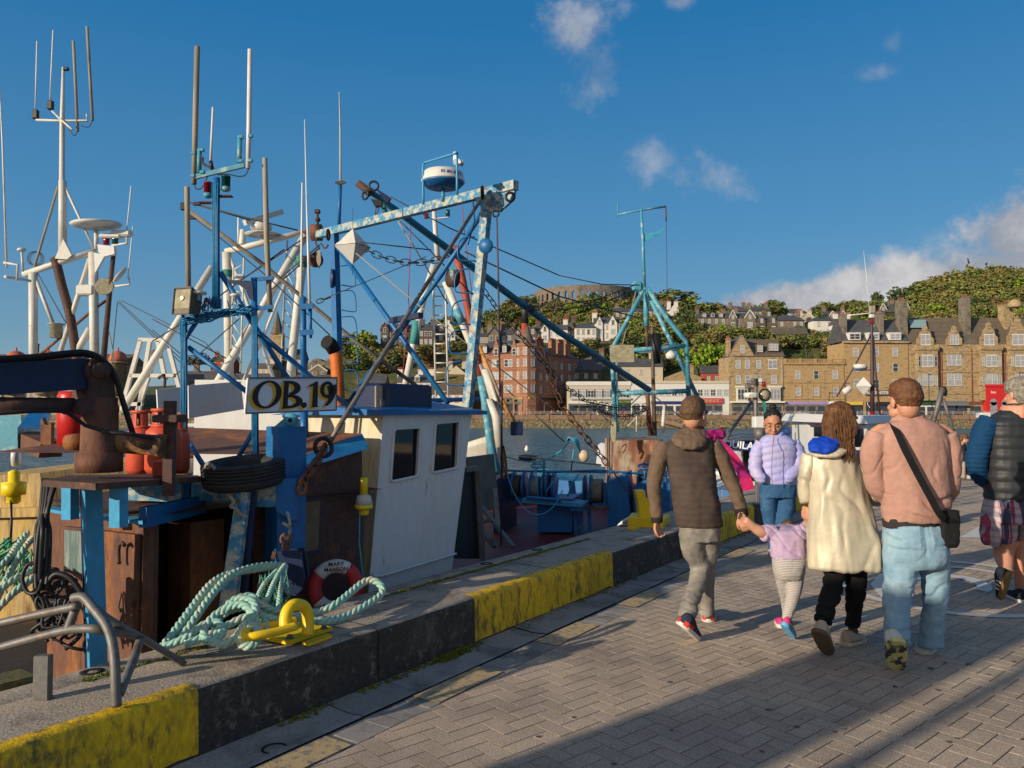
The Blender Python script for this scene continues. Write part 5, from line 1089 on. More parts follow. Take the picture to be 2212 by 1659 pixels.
# brown middle deckhouse with its blue sloping fascia
f0=kF.w(975,910,4.42);f1=kF.w(1415,772,4.42);f2=kF.w(1370,675,4.62);f3=kF.w(1000,815,4.62)
g=MB();g.prism([f0,f1,f2,f3],NW*.04);g.build('roof_fascia',m_blue,ob)
g=MB();s_a=SWof(kF.w(700,900,4.5))[0];g.prism([SWZ(s_a,4.5,-.8),SWZ(SWof(BLz)[0]-.01,4.5,-.8),SWZ(SWof(f1)[0],4.5,f1.z-.02),SWZ(SWof(f0)[0],4.5,f0.z-.02),SWZ(s_a,4.5,f0.z-.08)],NW*.06);g.build('deckhouse_wall',m_rustdk,ob)
g=MB();g.add([f3,f2,f2+NW*2.6+Z*.02,f3+NW*2.4-U*1.2],[(0,1,2,3)]);g.build('deckhouse_roof',m_rust,ob)
q=[kF.w(x,y,4.48) for x,y in ((968,1100),(1105,1080),(1090,1460),(975,1480))];g=MB();g.prism(q,NW*.03);wf=g.build('window',m_navy2,ob);g=MB();c=sum(q,V((0,0,0)))/4;g.add([c+(k-c)*.84-NW*.004 for k in q],[(0,1,2,3)]);g.build('pane',mat('window_dim',(.1,.085,.05,1),r=.2,spec=.6),wf)
# block added out of view behind the number board to shade the winch
g=MB();g.prism([V((x,y,-.4)) for x,y in ((-3.45,8.35),(-1.95,8.35),(-2.75,12),(-4.9,12))],Z*2.36);g.build('winch_shade_block',m_wpaint,ob)
# chain down from the fascia, grey steel stay above it
chain('chain',m_rust,[kF.p(1130,760,5.55),kF.p(1060,880,5.3),kF.p(985,985,5.2),kF.p(975,1060,5.15)],.085,.014,ob)
g=MB();g.torus(kF.p(1118,765,5.5),V((.6,-.7,.2)).normalized(),.065,.016);g.build('shackle_ring',m_cable,ob)
tube('stay',m_steel,[kF.p(1160,730,5.6),P(742,905,5.7),P(905,640,6.9),kD.p(1190,440,8.0)],.019,ob)
KK(.75,.62)
# safety chains of the front post: shackle, hook ring, pulley block
g=MB();g.path(smooth_pts([kH.p(x,y,4.95) for x,y in ((770,300),(780,330),(795,300),(800,250),(790,190),(780,170))],4),.014,8);g.path([kH.p(755,235,4.95),kH.p(805,262,4.95)],.016,8);g.build('shackle',mat('shackle_steel',(.3,.32,.34,1),r=.5,metal=.4,c2=RUST,sc=14,t=(.5,.6)),ob)
g=MB();g.torus(kH.p(778,330,4.95),Y,.052,.017,a0=-.6,a1=3.9);g.lathe(kH.p(778,372,4.95),[(.03,-.03),(.045,0),(.03,.04),(.045,.05)],n=14);g.build('swivel',m_rust,ob)
pb_=[kH.p(x,y,4.93) for x,y in ((720,398),(862,398),(885,560),(868,620),(828,660),(780,652),(752,600),(755,500))];g=MB();g.prism(pb_,Y*.02);g.prism([q+Y*.09 for q in pb_],Y*.02);blk=g.build('pulley_block',m_navy2,ob)
g=MB();g.lathe(kH.p(815,590,4.97),[(.06,0),(.05,.025),(.06,.05)],Y,20);g.lathe(kH.p(815,590,4.9),[(.0,0),(.018,0),(.018,.02)],Y,10);g.build('sheave',m_rustdk,blk);bar('cheek_strap',m_rust,kH.p(712,400,4.98),kH.p(690,490,5.0),.04,.03,blk)
KK(.52,.66)
# ---------- main gallows ----------
bp=kD.s_(230,640,7.3);bq=kD.s_(1405,345,6.85)
bar('gallows_beam',m_blueworn,bp,bq,.13,.155,ob);LT=kD.s_(1238,400,6.9);LB=kD.s_(1118,1660,6.9)
g=MB();g.beam(LT,LB,.15,.13,up=U);g.build('gallows_leg',m_blueworn,ob)
PT=kD.s_(325,640,7.25);PB=kD.s_(352,1560,7.25);g=MB();g.beam(PT,PB,.14,.14,up=U);g.build('gallows_leg',m_blue,ob)
for y in (690,880,1065,1240,1430):
 f=(y-400)/(1660-400);c=LT.lerp(LB,f+.02);o=V((-1,-.1,0));tube('rung',m_blue,smooth_pts([c+o*.09+Z*.12,c+o*.16+Z*.12,c+o*.25+Z*.08,c+o*.28-Z*.02,c+o*.27-Z*.13,c+o*.2-Z*.15,c+o*.08-Z*.15],3),.016,ob)
for y in (865,1015,1170,1325,1485):
 f=(y-640)/(1560-640);c=PT.lerp(PB,f+.02);o=V((1,.1,0));tube('rung',m_blue,smooth_pts([c+o*.07+Z*.13,c+o*.2+Z*.14,c+o*.25+Z*.08,c+o*.27-Z*.1,c+o*.24-Z*.15,c+o*.08-Z*.13],3),.016,ob)
tube('cross_brace',m_blue,[kD.s_(340,705,7.2),kD.s_(1000,1640,7.0)],.062,ob,14);tube('cross_brace',m_blue,[kD.s_(1205,510,6.95),kD.s_(960,880,7.0),kD.s_(400,1650,7.1)],.055,ob,14)
g=MB();g.beam(kD.s_(665,1150,6.95),kD.s_(840,1118,6.9),.12,.1);g.build('light_bracket',m_navy2,ob)
g=MB();g.prism([kD.s_(x,y,6.8) for x,y in ((1150,420),(1255,400),(1330,470),(1305,500),(1255,500),(1190,470))],U*.05);g.prism([kD.s_(x,y,6.8) for x,y in ((1255,390),(1395,375),(1385,430),(1330,480),(1255,490))],U*.04);g.build('gusset',m_blueworn,ob)
g=MB();g.lathe(kD.s_(1222,705,6.75),[(0,0),(.12,.0),(.13,.03),(.12,.06),(0,.07)],V((.3,.95,.1)).normalized(),22);g.build('fairlead_disc',m_blue,ob)
g=MB();g.lathe(kD.s_(305,900,7.2),[(0,0),(.2,.0),(.2,.06),(0,.07)],V((.95,.3,0)).normalized(),22);g.build('fairlead_disc',m_navy2,ob)
g=MB()
for x,y,a_,q_ in ((1205,390,X,.09),(290,640,X,.09),(1370,415,Y,.07),(1285,515,Y,.05)):g=MB();g.torus(kD.s_(x,y,6.75),a_,q_,q_*.32,16,8);g.build('shackle',m_cable,ob)
for pts in ([(245,690),(270,720),(290,700)],[(1360,380),(1385,410),(1370,440)],[(225,655),(215,690),(240,720)]):tube('hook',m_rustdk,smooth_pts([kD.s_(x,y,6.85) for x,y in pts],4),.022,ob)
KK(.6,1)
# radar dome, frame and mounting
rc_=P(957,395,8.1);g=MB();g.lathe(rc_,[(.1,-.07),(.18,-.05),(.215,-.015),(.23,0)],n=32);rd=g.build('radar',m_blue,ob);g=MB();g.lathe(rc_,[(.231,0),(.234,.015),(.23,.025),(.222,.05),(.215,.1),(.19,.12),(0,.13)],n=32);rdm=g.build('radome',m_plast,rd)
cy_=MB()
def wrap_text(txt,c,r,size,ang0,m,parent,ax_z=0):
 cu=bpy.data.curves.new('t','FONT');cu.body=txt;cu.size=size;cu.align_x='CENTER';cu.align_y='CENTER';cu.offset=.001;o=bpy.data.objects.new('t',cu);C.objects.link(o);me=bpy.data.meshes.new_from_object(o.evaluated_get(bpy.context.evaluated_depsgraph_get()));bpy.data.objects.remove(o)
 for v in me.vertices:a=ang0+v.co.x/r;z=v.co.y;v.co=c+V((r*math.sin(a),-r*math.cos(a),z+ax_z))-wloc(parent)
 me.materials.clear();me.materials.append(m);o=bpy.data.objects.new('lettering',me);C.objects.link(o);o.parent=parent
wrap_text('FURUNO',rc_,.2235,.062,.55,mat('letter_blue',(.01,.05,.3,1),r=.5),rdm,.052)
tube('radar_post',m_aqua,[rc_-Z*.06,rc_-Z*.2],.03,rd)
tube('guard_frame',m_bluelt,smooth_pts([kD.p(855,460,8.0),kD.p(853,240,8.0),kD.p(858,218,8.0),kD.p(870,210,8.0),kD.p(1035,160,7.75),kD.p(1050,156,7.75),kD.p(1055,172,7.75),kD.p(1055,400,7.75)],3),.022,ob)
KK(.5,.5)
# whip antennas on the left end of the gallows
tube('antenna_pole',m_blue,[kD.s_(353,600,7.3),kD.s_(362,330,7.3)],.05,ob);antenna([kD.s_(363,330,7.3),kD.s_(362,0,7.3),P(733,200,9.6)],[.03,.024,.012],m_ant);g=MB();g.prism([kD.s_(x,y,7.25) for x,y in ((330,325),(370,316),(397,326),(358,340))],Z*-.02);g.build('antenna_plate',m_black,ob)
tube('antenna_pole',m_blue,[kC.p(985,1110,8.6),kC.p(988,1640,8.6)],.068,ob);antenna([kC.p(979,365,8.6),kC.p(975,760,8.6),kC.p(971,1110,8.6)],[.02,.026,.034],m_ant);antenna([P(658,258,8.7),kC.p(1008,500,8.7),kC.p(1018,800,8.7),kC.p(1027,1160,8.7)],[.01,.018,.03,.032],m_ant)
tube('antenna_foot',m_blue,[kC.p(1030,1180,8.6),kC.p(1035,1380,8.6)],[.045,.03],ob)
for y in (1175,1345):bar('antenna_clamp',m_blue,kC.p(962,y,8.55),kC.p(1050,y-6,8.55),.05,.12,ob)
KK(.36,1)
# diamond reflector and hanging chain
c=kD.s_(435,710,7.0);g=MB();r_=.235
for a,b in ((X,Y),(X*.7+Y*.7,X*-.7+Y*.7)):pass
pts=[c+Z*r_,c-Z*r_]+[c+V((math.cos(t),math.sin(t),0))*r_ for t in (.35,1.92,3.49,5.06)];g.add(pts,[(0,2,3),(0,3,4),(0,4,5),(0,5,2),(1,3,2),(1,4,3),(1,5,4),(1,2,5)]);rf=g.build('radar_reflector',m_plast,ob);g=MB();g.path(pts[2:],.012,6,closed=True);g.path([pts[0],pts[0]+Z*.26],.008,5);g.path([pts[1],pts[1]-Z*.14],.008,5);g.build('rim',m_black,rf)
chain('chain',m_cable,sag(kD.p(480,708,9.2),kD.p(1000,768,9.0),.13,20),.13,.02,ob)
KK(.5,.55)
# pulley blocks under the gallows
g=MB();g.lathe(kD.p(1015,895,9),[(0,0),(.21,0),(.18,.06),(.21,.12),(0,.12)],V((.8,.6,0)).normalized(),22);pb2=g.build('pulley_block',m_rustdk,ob);g=MB();g.prism([kD.p(x,y,8.95) for x,y in ((1010,830),(1050,820),(1055,900),(1030,915),(1012,880))],Y*.06);g.build('cheek',m_aqua,pb2)
KK(.62,.64)
# ---------- winch on the after deck ----------
wv0=P(1090,1000,13.4);wv1=P(1450,1000,12.7);wu=V(((wv1-wv0).x,(wv1-wv0).y,0)).normalized();wn=V((wu.y,-wu.x,0))
def wx(x):return wv0.lerp(wv1,(x-1090)/360)
def wpt(x,y,o=0):p=P(x,y,wx(x).y);return p+wn*o
g=MB();g.prism([wpt(1173,1072,.5),wpt(1247,1072,.5),wpt(1246,1140,.5),wpt(1175,1140,.5)],-wn*.9);winch=g.build('winch',m_blue,ob)
g=MB();g.prism([wpt(1322,1035,.6),wpt(1360,1018,.6),wpt(1372,1150,.6),wpt(1322,1150,.6)],-wn*1.0);g.build('side_plate',m_blue,winch)
g=MB();g.prism([wpt(1086,1035,.6),wpt(1104,1022,.6),wpt(1104,1150,.6),wpt(1086,1150,.6)],-wn*1.0);g.build('side_plate',m_navy2,winch)
g=MB();g.prism([wpt(1372,1048,.4),wpt(1400,1030,.4),wpt(1450,1040,.4),wpt(1450,1150,.4),wpt(1376,1150,.4)],-wn*.9);g.build('gearbox',m_blue,winch)
g=MB();g.prism([wpt(1148,1068,.7),wpt(1276,1078,.7),wpt(1276,1086,.7),wpt(1148,1076,.7)],-wn*.5);g.build('top_plate',m_bluelt,winch)
def drum(x0,x1,yc,R_,m,cheek=True,nm='drum'):
 a=wpt(x0,yc);b=wpt(x1,yc);L_=(b-a).length;pr=[(.12,0)];k=max(4,int(L_/.05))
 for i in range(k):pr+=[(R_*.86,L_*(i+.05)/k),(R_*.9,L_*(i+.5)/k),(R_*.86,L_*(i+.95)/k)]
 g=MB();g.lathe(a,pr+[(.12,L_)],wu,30);d=g.build(nm,m,winch)
 if cheek:
  for q in (0,L_):g=MB();g.lathe(a+wu*(q-.02),[(0,0),(R_*1.18,0),(R_*1.18,.04),(0,.04)],wu,30);g.build('cheek',m_blue,d)
m_spool=mat('wire_spool',(.2,.19,.15,1),r=.8,c2=(.08,.07,.06,1),sc=6,t=(.5,.66),var=.3,vs=60)
drum(1278,1316,1060,.36,m_spool);drum(1150,1176,1052,.33,m_spool);drum(1112,1134,1050,.34,m_rustdk);drum(1186,1198,1050,.33,m_rubber)
drum(1198,1200,1052,.36,m_blue,False,'brake_disc');drum(1262,1268,1056,.40,m_blue,False,'brake_disc');drum(1380,1440,1045,.3,m_rubber)
bar('guide_bar',m_rustdk,wpt(1274,1084,.72),wpt(1328,1086,.72),.05,.07,winch)
for x in (1253,1266,1282):bar('stand_leg',m_blue if x!=1274 else m_rust,wpt(x,1096,.5),wpt(x+2,1150,.5),.09,.05,winch)
g=MB();g.prism([wpt(1246,1086,.7),wpt(1286,1088,.7),wpt(1286,1094,.7),wpt(1248,1092,.7)],-wn*.4);g.build('stand_top',m_blue,winch)
tube('shaft',m_blue,[wpt(1158,1064,.75),wpt(1230,1070,.75)],.045,winch);tube('shaft',m_steel,[wpt(1228,1067,.75),wpt(1256,1068,.75)],.02,winch)
tube('top_rail',m_blue,[wpt(1090,1014,.2),wpt(1200,1018,.2),wpt(1300,1014,.2),wpt(1420,1024,.2)],.03,winch);tube('top_rail',m_bluelt,[wpt(1148,1020,-.3),wpt(1250,1022,-.3),wpt(1330,1024,-.3)],.03,winch)
for pts in ([(1195,1056),(1205,1040),(1222,1026)],[(1240,1064),(1250,1035),(1262,1020)],[(1172,1000),(1176,1040),(1178,1064)]):tube('lever',m_bluelt,[wpt(x,y,.6) for x,y in pts],.022,winch)
g=MB();hw=wpt(1398,1003,.5);g.torus(hw,V((0,-.35,1)).normalized(),.15,.028);g.path([hw,hw-Z*.22],.03,8);g.build('hand_wheel',m_blue,winch)
g=MB();hw=wpt(1166,1004,.2);g.torus(hw,V((0,-.3,1)).normalized(),.16,.03);g.build('hand_wheel',m_aqua,winch)
g=MB();g.prism([wpt(1120,984,0),wpt(1150,986,0),wpt(1148,998,0),wpt(1120,996,0)],-wn*.4);g.build('cover',m_cable,winch)
KK(1,1)
# boards and ladder beside the wheelhouse
g=MB();q=[kI.w(x,y,5.0) for x,y in ((600,655),(690,640),(725,1290),(545,1290))];g.prism(q,NW*.04);g.build('dark_door',mat('black_board',(.02,.026,.028,1),r=.6,var=.2),ob)
bar('door_frame',m_steel,kI.w(608,645,4.95),kI.w(700,630,4.95),.05,.05,ob);bar('door_frame',m_steel,kI.w(702,632,4.95),kI.w(738,1300,4.95),.06,.05,ob)
g=MB();g.prism([kI.w(x,y,6.1) for x,y in ((625,555),(820,530),(860,920),(720,950))],NW*.04);g.build('grey_board',mat('grey_board',(.12,.115,.105,1),r=.7,var=.2,vs=5),ob)
bar('ladder_rail',m_steel,kI.w(725,905,5.3),kI.w(960,1205,4.85),.06,.03,ob);bar('ladder_rail',m_steel,kI.w(720,1065,5.5),kI.w(825,1205,5.2),.05,.03,ob)
for y0,y1 in ((1030,1005),(1165,1125)):bar('ladder_rung',m_steel,kI.w(735,y0,5.4),kI.w(800+(y0-1030)*.65,y1,5.1),.03,.03,ob)
bar('deck_post',m_steel,kI.w(825,780,6.0),kI.w(850,1060,5.8),.06,.04,ob)
KK(.45,.6)
# ropes and wires of the rig
def wire(pts,r,m=None,nm='rigging_wire',sg=0):return tube(nm,m or m_wire,sag(pts[0],pts[1],sg) if sg else pts,r,ob,6)
wire([kD.p(660,415,10.5),kD.p(1010,600,11),kD.p(1659,880,12.4)],.02);wire([P(1208,595,12.4),P(1300,614,12.9),P(1382,616,13.4)],.02)
wire([kD.p(1100,740,10),kD.p(1659,1005,11.5),P(1385,688,13.5)],.024)
wire([kD.p(470,682,9.5),kD.p(900,730,10)],.018);wire([kD.p(455,750,9),kD.p(1000,1200,9),kD.p(1659,1700,9)],.016,m_rope_g,'rope')
wire([kD.p(705,560,9.5),kD.p(800,710,9.5),kD.p(1000,1050,9.8)],.022,m_rope_g,'rope');wire([kD.p(718,560,9.5),kD.p(900,740,9.6),kD.p(1160,1010,10)],.018)
wire([kD.p(240,1030,9.4),kD.p(560,900,9.8),kD.p(870,770,10)],.013);chain('chain',m_cable,[kD.p(220,1040,9.4),kD.p(305,1010,9.4)],.09,.014,ob)
chain('chain',m_cable,[kD.p(1215,970,10.5),kD.p(1330,1130,10.8),kD.p(1450,1260,11),kD.p(1659,1500,11.6)],.13,.016,ob)
wire([kD.p(1290,530,7.6),kD.p(1300,900,7.7),kD.p(1310,1600,8.0),kI.p(880,0,8.3),kI.p(870,1200,8.6)],.02,mat('rope_purple',(.09,.06,.08,1),r=.8),'rope')
wire([kD.p(1150,440,8.2),kD.p(1160,560,8.2),kD.p(1120,700,8.6)],.014,m_cable,'lead')
wire([kD.p(0,590,12),kD.p(110,612,12)],.02);wire([kD.p(0,900,9.2),kD.p(240,700,9.1)],.018)
chain('chain',m_rust,[P(1162,735,11.5),kI.p(1310,170,11.8),kI.p(1440,350,12),kI.p(1640,600,12.4)],.17,.022,ob);wire([kI.p(1640,600,12.4),kI.p(1810,830,11.8)],.03,m_wire)
tube('rope',m_rope_b,smooth_pts([kI.p(x,y,11.2) for x,y in ((890,545),(910,640),(950,780),(1020,900),(1100,965),(1190,960),(1270,890),(1320,790))],5),.018,ob)
tube('rope',m_rope_b,smooth_pts([kI.p(x,y,11.4) for x,y in ((890,545),(1050,585),(1180,578),(1290,520),(1370,440))],5),.022,ob);tube('rope',m_rope_b,[kI.p(1400,500,11.6),kI.p(1380,650,11.8)],.025,ob);tube('rope',m_rope_b,[kI.p(1185,580,11.4),kI.p(1180,790,12)],.04,ob)
g=MB()
for i in range(9):g.path(smooth_pts([kI.p(1350+i*4,440-i*3,11.3+i*.02),kI.p(1365+i*8,410+i*2,11.2),kI.p(1410+i*4,450+i*6,11.2),kI.p(1445,520,11.3)],4),.024,6)
g.build('rope_hank',m_rope_b,ob)
tube('boat_hook',m_rope_g,[kI.p(890,40,10.8),kI.p(1330,440,11.3)],.022,ob);tube('pole',m_wood,[kI.p(1000,548,13),kI.p(1600,610,13.2)],.03,ob)
g=MB()
for i in range(7):g.path(smooth_pts([kI.p(880+rb.uniform(-8,12),470,10.2),kI.p(880+rb.uniform(-16,30),560,10.2),kI.p(892+rb.uniform(-20,30),650,10.2),kI.p(890+rb.uniform(-10,20),710,10.2)],4),.022,6)
g.build('rope_hank',mat('rope_brown',(.2,.11,.06,1),r=.9,var=.3,vs=80),ob)
KK(1,1)
# ---------------- loose gear on and around the trawler ----------------
def gas(lab,x,yt,yb,d,hw):
 a=P(x,yb,d);top=P(x,yt,d).z;r=hw/F*d;h=top-a.z;root=thing('gas_bottle',lab,'gas bottle',a,'gas bottles on the crane platform')
 g=MB();g.lathe(a,[(r*.85,0),(r,.03),(r,h*.56),(r*.95,h*.64),(r*.7,h*.7),(r*.3,h*.735),(.02,h*.76)],n=26);g.build('cylinder',m_gas,root)
 g=MB();R2=r*.62
 for k in range(5):
  a0=k*1.2566;
  for t in range(4):t0=a0+t*.2;t1=t0+.2;g.add([a+V((R2*math.cos(t_),R2*math.sin(t_),z)) for t_ in (t0,t1) for z in (h*.69,h*.97)],[(0,1,3,2)])
 for z in (h*.72,h*.96):g.torus(a+Z*z,Z,R2,.012,24,6)
 g.build('guard_collar',m_gas,root);g=MB();g.lathe(a+Z*h*.74,[(.02,0),(.02,.05),(.035,.05),(.035,.08),(.01,.1)],n=12);g.build('valve',m_steel,root)
gas('orange red gas bottle in front, right of the crane column',352,880,1022,5.0,37);gas('orange gas bottle half hidden behind the crane hoses',304,884,1022,5.35,30)
gas('dark red gas bottle in shade at the right of the group',384,892,1022,5.45,24)
g=MB();g.bbox(P(348,1012,4.75),(.075,.1,.1),bev=.01);tag(g.build('bucket',m_gas),'small red box standing before the gas bottles','box')
g=MB();g.lathe(P(158,902,5.6),[(.1,-.2),(.105,0),(.105,.16),(.09,.19)],n=20);tag(g.build('red_drum',mat('drum_red',(.45,.012,.012,1),r=.4)),'bright red plastic drum behind the crane ram','drum')
# tyre lying on the beam
t=thing('tyre','old black car tyre lying flat on the blue beam','tyre',P(527,1022,5.08));tc_=P(527,1021,5.14);ax=V((-.05,-.12,1)).normalized();g=MB()
pr=[(.165,-.055),(.19,-.075),(.235,-.085),(.262,-.07),(.268,-.045)]
for i in range(5):z=-.045+i*.0225;pr+=[(.268,z+.002),(.268,z+.016),(.258,z+.017),(.258,z+.0215)]
pr+=[(.268,.066),(.262,.075),(.235,.085),(.19,.078),(.165,.055),(.165,-.055)]
g.lathe(tc_,pr,ax,48);g.build('tread',m_rubber,t)
g=MB();g.path(smooth_pts([P(x,y,d) for x,y,d in ((450,1024,5.0),(444,1010,4.96),(450,1002,4.94),(462,1010,4.9),(476,1040,4.92),(488,1056,4.94),(496,1072,4.93),(508,1090,4.92),(512,1106,4.92),(516,1118,4.92))],5),.011,7);g.path(smooth_pts([P(x,y,4.9) for x,y in ((496,1072),(506,1084),(498,1094),(508,1098),(520,1110),(534,1118))],5),.011,7);tag(g.build('tyre_rope',m_rope_g),'frayed grey rope knotted round the tyre and beam','rope')
# lifebuoy
lb=thing('lifebuoy','red and white lifebuoy lettered in black below the yellow light','lifebuoy',PW(725,1268,4.33));lc=PW(725,1268,4.33);la=V((.3,-.95,.12)).normalized();ea,eb=frame(la);R_=.152;r_=.05
m_lbw=mat('lifebuoy_white',(.6,.58,.54,1),r=.6,c2=(.35,.32,.28,1),sc=12,t=(.55,.66),var=.1);m_lbr=mat('lifebuoy_red',(.45,.03,.03,1),r=.6,var=.1)
up_=(Z-la*Z.dot(la)).normalized();rt_=la.cross(up_)*-1
if rt_.x<0:rt_=-rt_
def seg(a0,a1):
 g=MB();g.path([lc+(rt_*math.cos(t)+up_*math.sin(t))*R_ for t in np.linspace(a0,a1,14)],r_,14);return g
for a0,a1,m_ in ((.95,2.5,m_lbw),(2.5,3.75,m_lbr),(3.75,5.3,m_lbw),(5.3,7.23,m_lbr)):seg(a0,a1).build('segment',m_,lb)
text3('MARY',lc+up_*(R_+.015)+la*.05,rt_,.043,m_ltr,lb,n=la,up=up_,ext=.001,bold=.0006);text3('MANSON',lc+up_*(R_-.022)+la*.05,rt_,.041,m_ltr,lb,n=la,up=up_,ext=.001,bold=.0006)
# yellow float light
fl=thing('float_light','yellow lifebuoy float light clipped to the white wheelhouse edge','light',P(786,1070,6.05));c=P(786,1068,6.02)
g=MB();g.lathe(c,[(.03,.0),(.03,.125),(.026,.13)],n=20);g.build('float_tube',m_yelp,fl);g=MB();g.lathe(c,[(.066,-.11),(.07,-.1),(.07,-.078)],n=22);g.lathe(c,[(.035,-.16),(.04,-.145),(.04,-.11)],n=18);g.build('float_body',m_yelp,fl);g=MB();g.lathe(c,[(.07,-.078),(.052,-.01),(.032,0)],n=22);g.build('band',m_plast,fl)
g=MB();g.path([P(777,1110,6.0),P(776,1170,5.95),P(783,1240,5.9),P(784,1262,5.9)],.006,6);g.build('cord',m_rope_b,fl)
# mooring hawser heap on the kerb: twisted three strand rope
def twisted(mb,pts,r,pitch=.0,n=3,k=5):
 pts=smooth_pts(pts,k);L_=[0]
 for i in range(1,len(pts)):L_.append(L_[-1]+(pts[i]-pts[i-1]).length)
 tot=L_[-1];N_=max(6,int(tot/(r*.55)));pitch=pitch or r*5.2;prev=None;cen=[];j=0
 for i in range(N_+1):
  t=tot*i/N_
  while j<len(pts)-2 and L_[j+1]<t:j+=1
  a=pts[j];b=pts[j+1];l=max(1e-6,L_[j+1]-L_[j]);cen.append(a.lerp(b,min(1,(t-L_[j])/l)))
 fr=[]
 for i,p in enumerate(cen):
  d=(cen[min(i+1,N_)]-cen[max(i-1,0)])
  if d.length<1e-7:d=X
  d=d.normalized()
  if prev is None:sx,sy=frame(d)
  else:
   sx=prev-d*prev.dot(d)
   if sx.length<1e-4:sx,sy=frame(d)
   sx=sx.normalized();sy=sx.cross(d).normalized()
  prev=sx;fr.append((sx,sy))
 for s in range(n):
  P_=[cen[i]+(fr[i][0]*math.cos(2*math.pi*(s/n+i*tot/N_/pitch))+fr[i][1]*math.sin(2*math.pi*(s/n+i*tot/N_/pitch)))*r*.52 for i in range(N_+1)];mb.path(P_,r*.56,7)
hz_=thing('mooring_hawser','thick pale aqua twisted mooring rope heaped on the kerb round the yellow shackle','rope',PZ(520,1370,KH))
g=MB();rr_=.0215
def hp_(l):return [P(x,y,d) for x,y,d in l]
# lines rising to the boat at the left, the knot, the loop to the right
for dx,dd in ((0,0),(13,.06),(25,.12),(36,.05)):twisted(g,hp_([(350+dx,1398-dx*.3,4.0+dd),(380+dx,1360-dx*.45,4.1+dd),(415+dx,1312-dx*.5,4.25+dd),(455+dx,1262-dx*.4,4.45+dd),(495+dx,1240-dx*.3,4.6+dd),(560+dx*.5,1228-dx*.2,4.75+dd),(610,1222,4.9)]),rr_)
twisted(g,hp_([(352,1400,3.98),(400,1378,4.0),(440,1350,4.05),(470,1345,4.05),(480,1370,3.98),(450,1385,3.95),(440,1362,4.0),(470,1325,4.1),(520,1305,4.12),(548,1330,4.06),(556,1362,4.0),(540,1388,3.95),(515,1378,3.98),(528,1350,4.02),(560,1345,4.05)]),rr_)
twisted(g,hp_([(470,1340,4.1),(500,1300,4.2),(540,1288,4.25),(560,1305,4.2),(600,1322,4.22),(660,1338,4.25),(700,1342,4.25),(745,1332,4.35),(790,1308,4.45),(822,1286,4.55),(825,1268,4.6),(808,1254,4.62),(785,1258,4.6),(755,1282,4.5),(725,1305,4.4),(690,1322,4.35),(640,1330,4.3)]),rr_)
twisted(g,hp_([(440,1372,4.0),(470,1392,3.93),(500,1385,3.93),(520,1365,3.96),(545,1352,3.98),(560,1370,3.94),(548,1392,3.9),(524,1394,3.9),(516,1372,3.94),(535,1345,4.0),(552,1318,4.08),(540,1296,4.14),(505,1298,4.15),(480,1330,4.1)]),rr_)
twisted(g,hp_([(575,1300,4.3),(590,1262,4.5),(605,1235,4.7),(615,1220,4.85)]),.015);twisted(g,hp_([(600,1322,4.35),(605,1280,4.5),(612,1245,4.7),(618,1222,4.85)]),.015);twisted(g,hp_([(556,1290,4.4),(570,1262,4.55),(590,1240,4.7),(608,1222,4.9)]),.014)
twisted(g,hp_([(400,1392,3.94),(440,1376,3.98),(490,1352,4.04),(540,1330,4.1),(580,1334,4.12),(620,1346,4.12)]),rr_)
twisted(g,hp_([(455,1350,4.1),(490,1322,4.16),(530,1312,4.18),(565,1330,4.14),(575,1360,4.04)]),rr_)
g.build('rope_strands',m_rope_a,hz_)
g=MB()
for i in range(60):c=P(rb.uniform(560,625),rb.uniform(1225,1320),rb.uniform(4.5,4.7));g.path([c,c+V((rb.uniform(-.03,.03),0,-rb.uniform(.04,.1))),c+V((rb.uniform(-.05,.05),0,-rb.uniform(.1,.16)))],.0022,4)
g.build('frayed_yarn',mat('yarn_green',(.1,.32,.24,1),r=.9),hz_)
# yellow mooring ring plate
mr=thing('mooring_ring','bright yellow bolted mooring ring and shackle on the kerb','mooring ring',PZ(655,1385,KH));c=PZ(660,1372,KH);mu=U;mw=NW
g=MB();p4=[PZ(568,1382,KH+.012),PZ(626,1394,KH+.012),PZ(718,1362,KH+.012),PZ(655,1350,KH+.012)];g.prism(p4,Z*.022);g.prism([PZ(652,1393,KH+.004),PZ(666,1397,KH+.004),PZ(718,1378,KH+.004),PZ(706,1374,KH+.004)],Z*.016);g.build('base_plate',m_yelst,mr)
rc0=PZ(640,1370,KH+.03);g=MB();pts=[P(x,y,d) for x,y,d in ((618,1366,4.0),(616,1340,4.02),(621,1320,4.04),(632,1308,4.07),(645,1306,4.1),(657,1311,4.13),(664,1325,4.15),(666,1345,4.15),(664,1372,4.13))];g.path(smooth_pts(pts,5),.031,16);g.build('ring',m_yelst,mr)
g=MB();g.path(smooth_pts([P(x,y,d) for x,y,d in ((640,1352,4.0),(600,1364,3.93),(560,1372,3.87),(536,1376,3.86),(530,1368,3.9),(545,1360,4.0),(590,1350,4.1),(640,1340,4.15))],5),.022,14);g.build('shackle_bow',m_yelst,mr)
g=MB()
for x,y in ((626,1379),(700,1358)):g.lathe(PZ(x,y,KH+.034),[(.024,0),(.024,.004),(.016,.005),(.016,.02),(.008,.022)],n=6,smooth=False)
g.build('bolt',m_steel,mr)
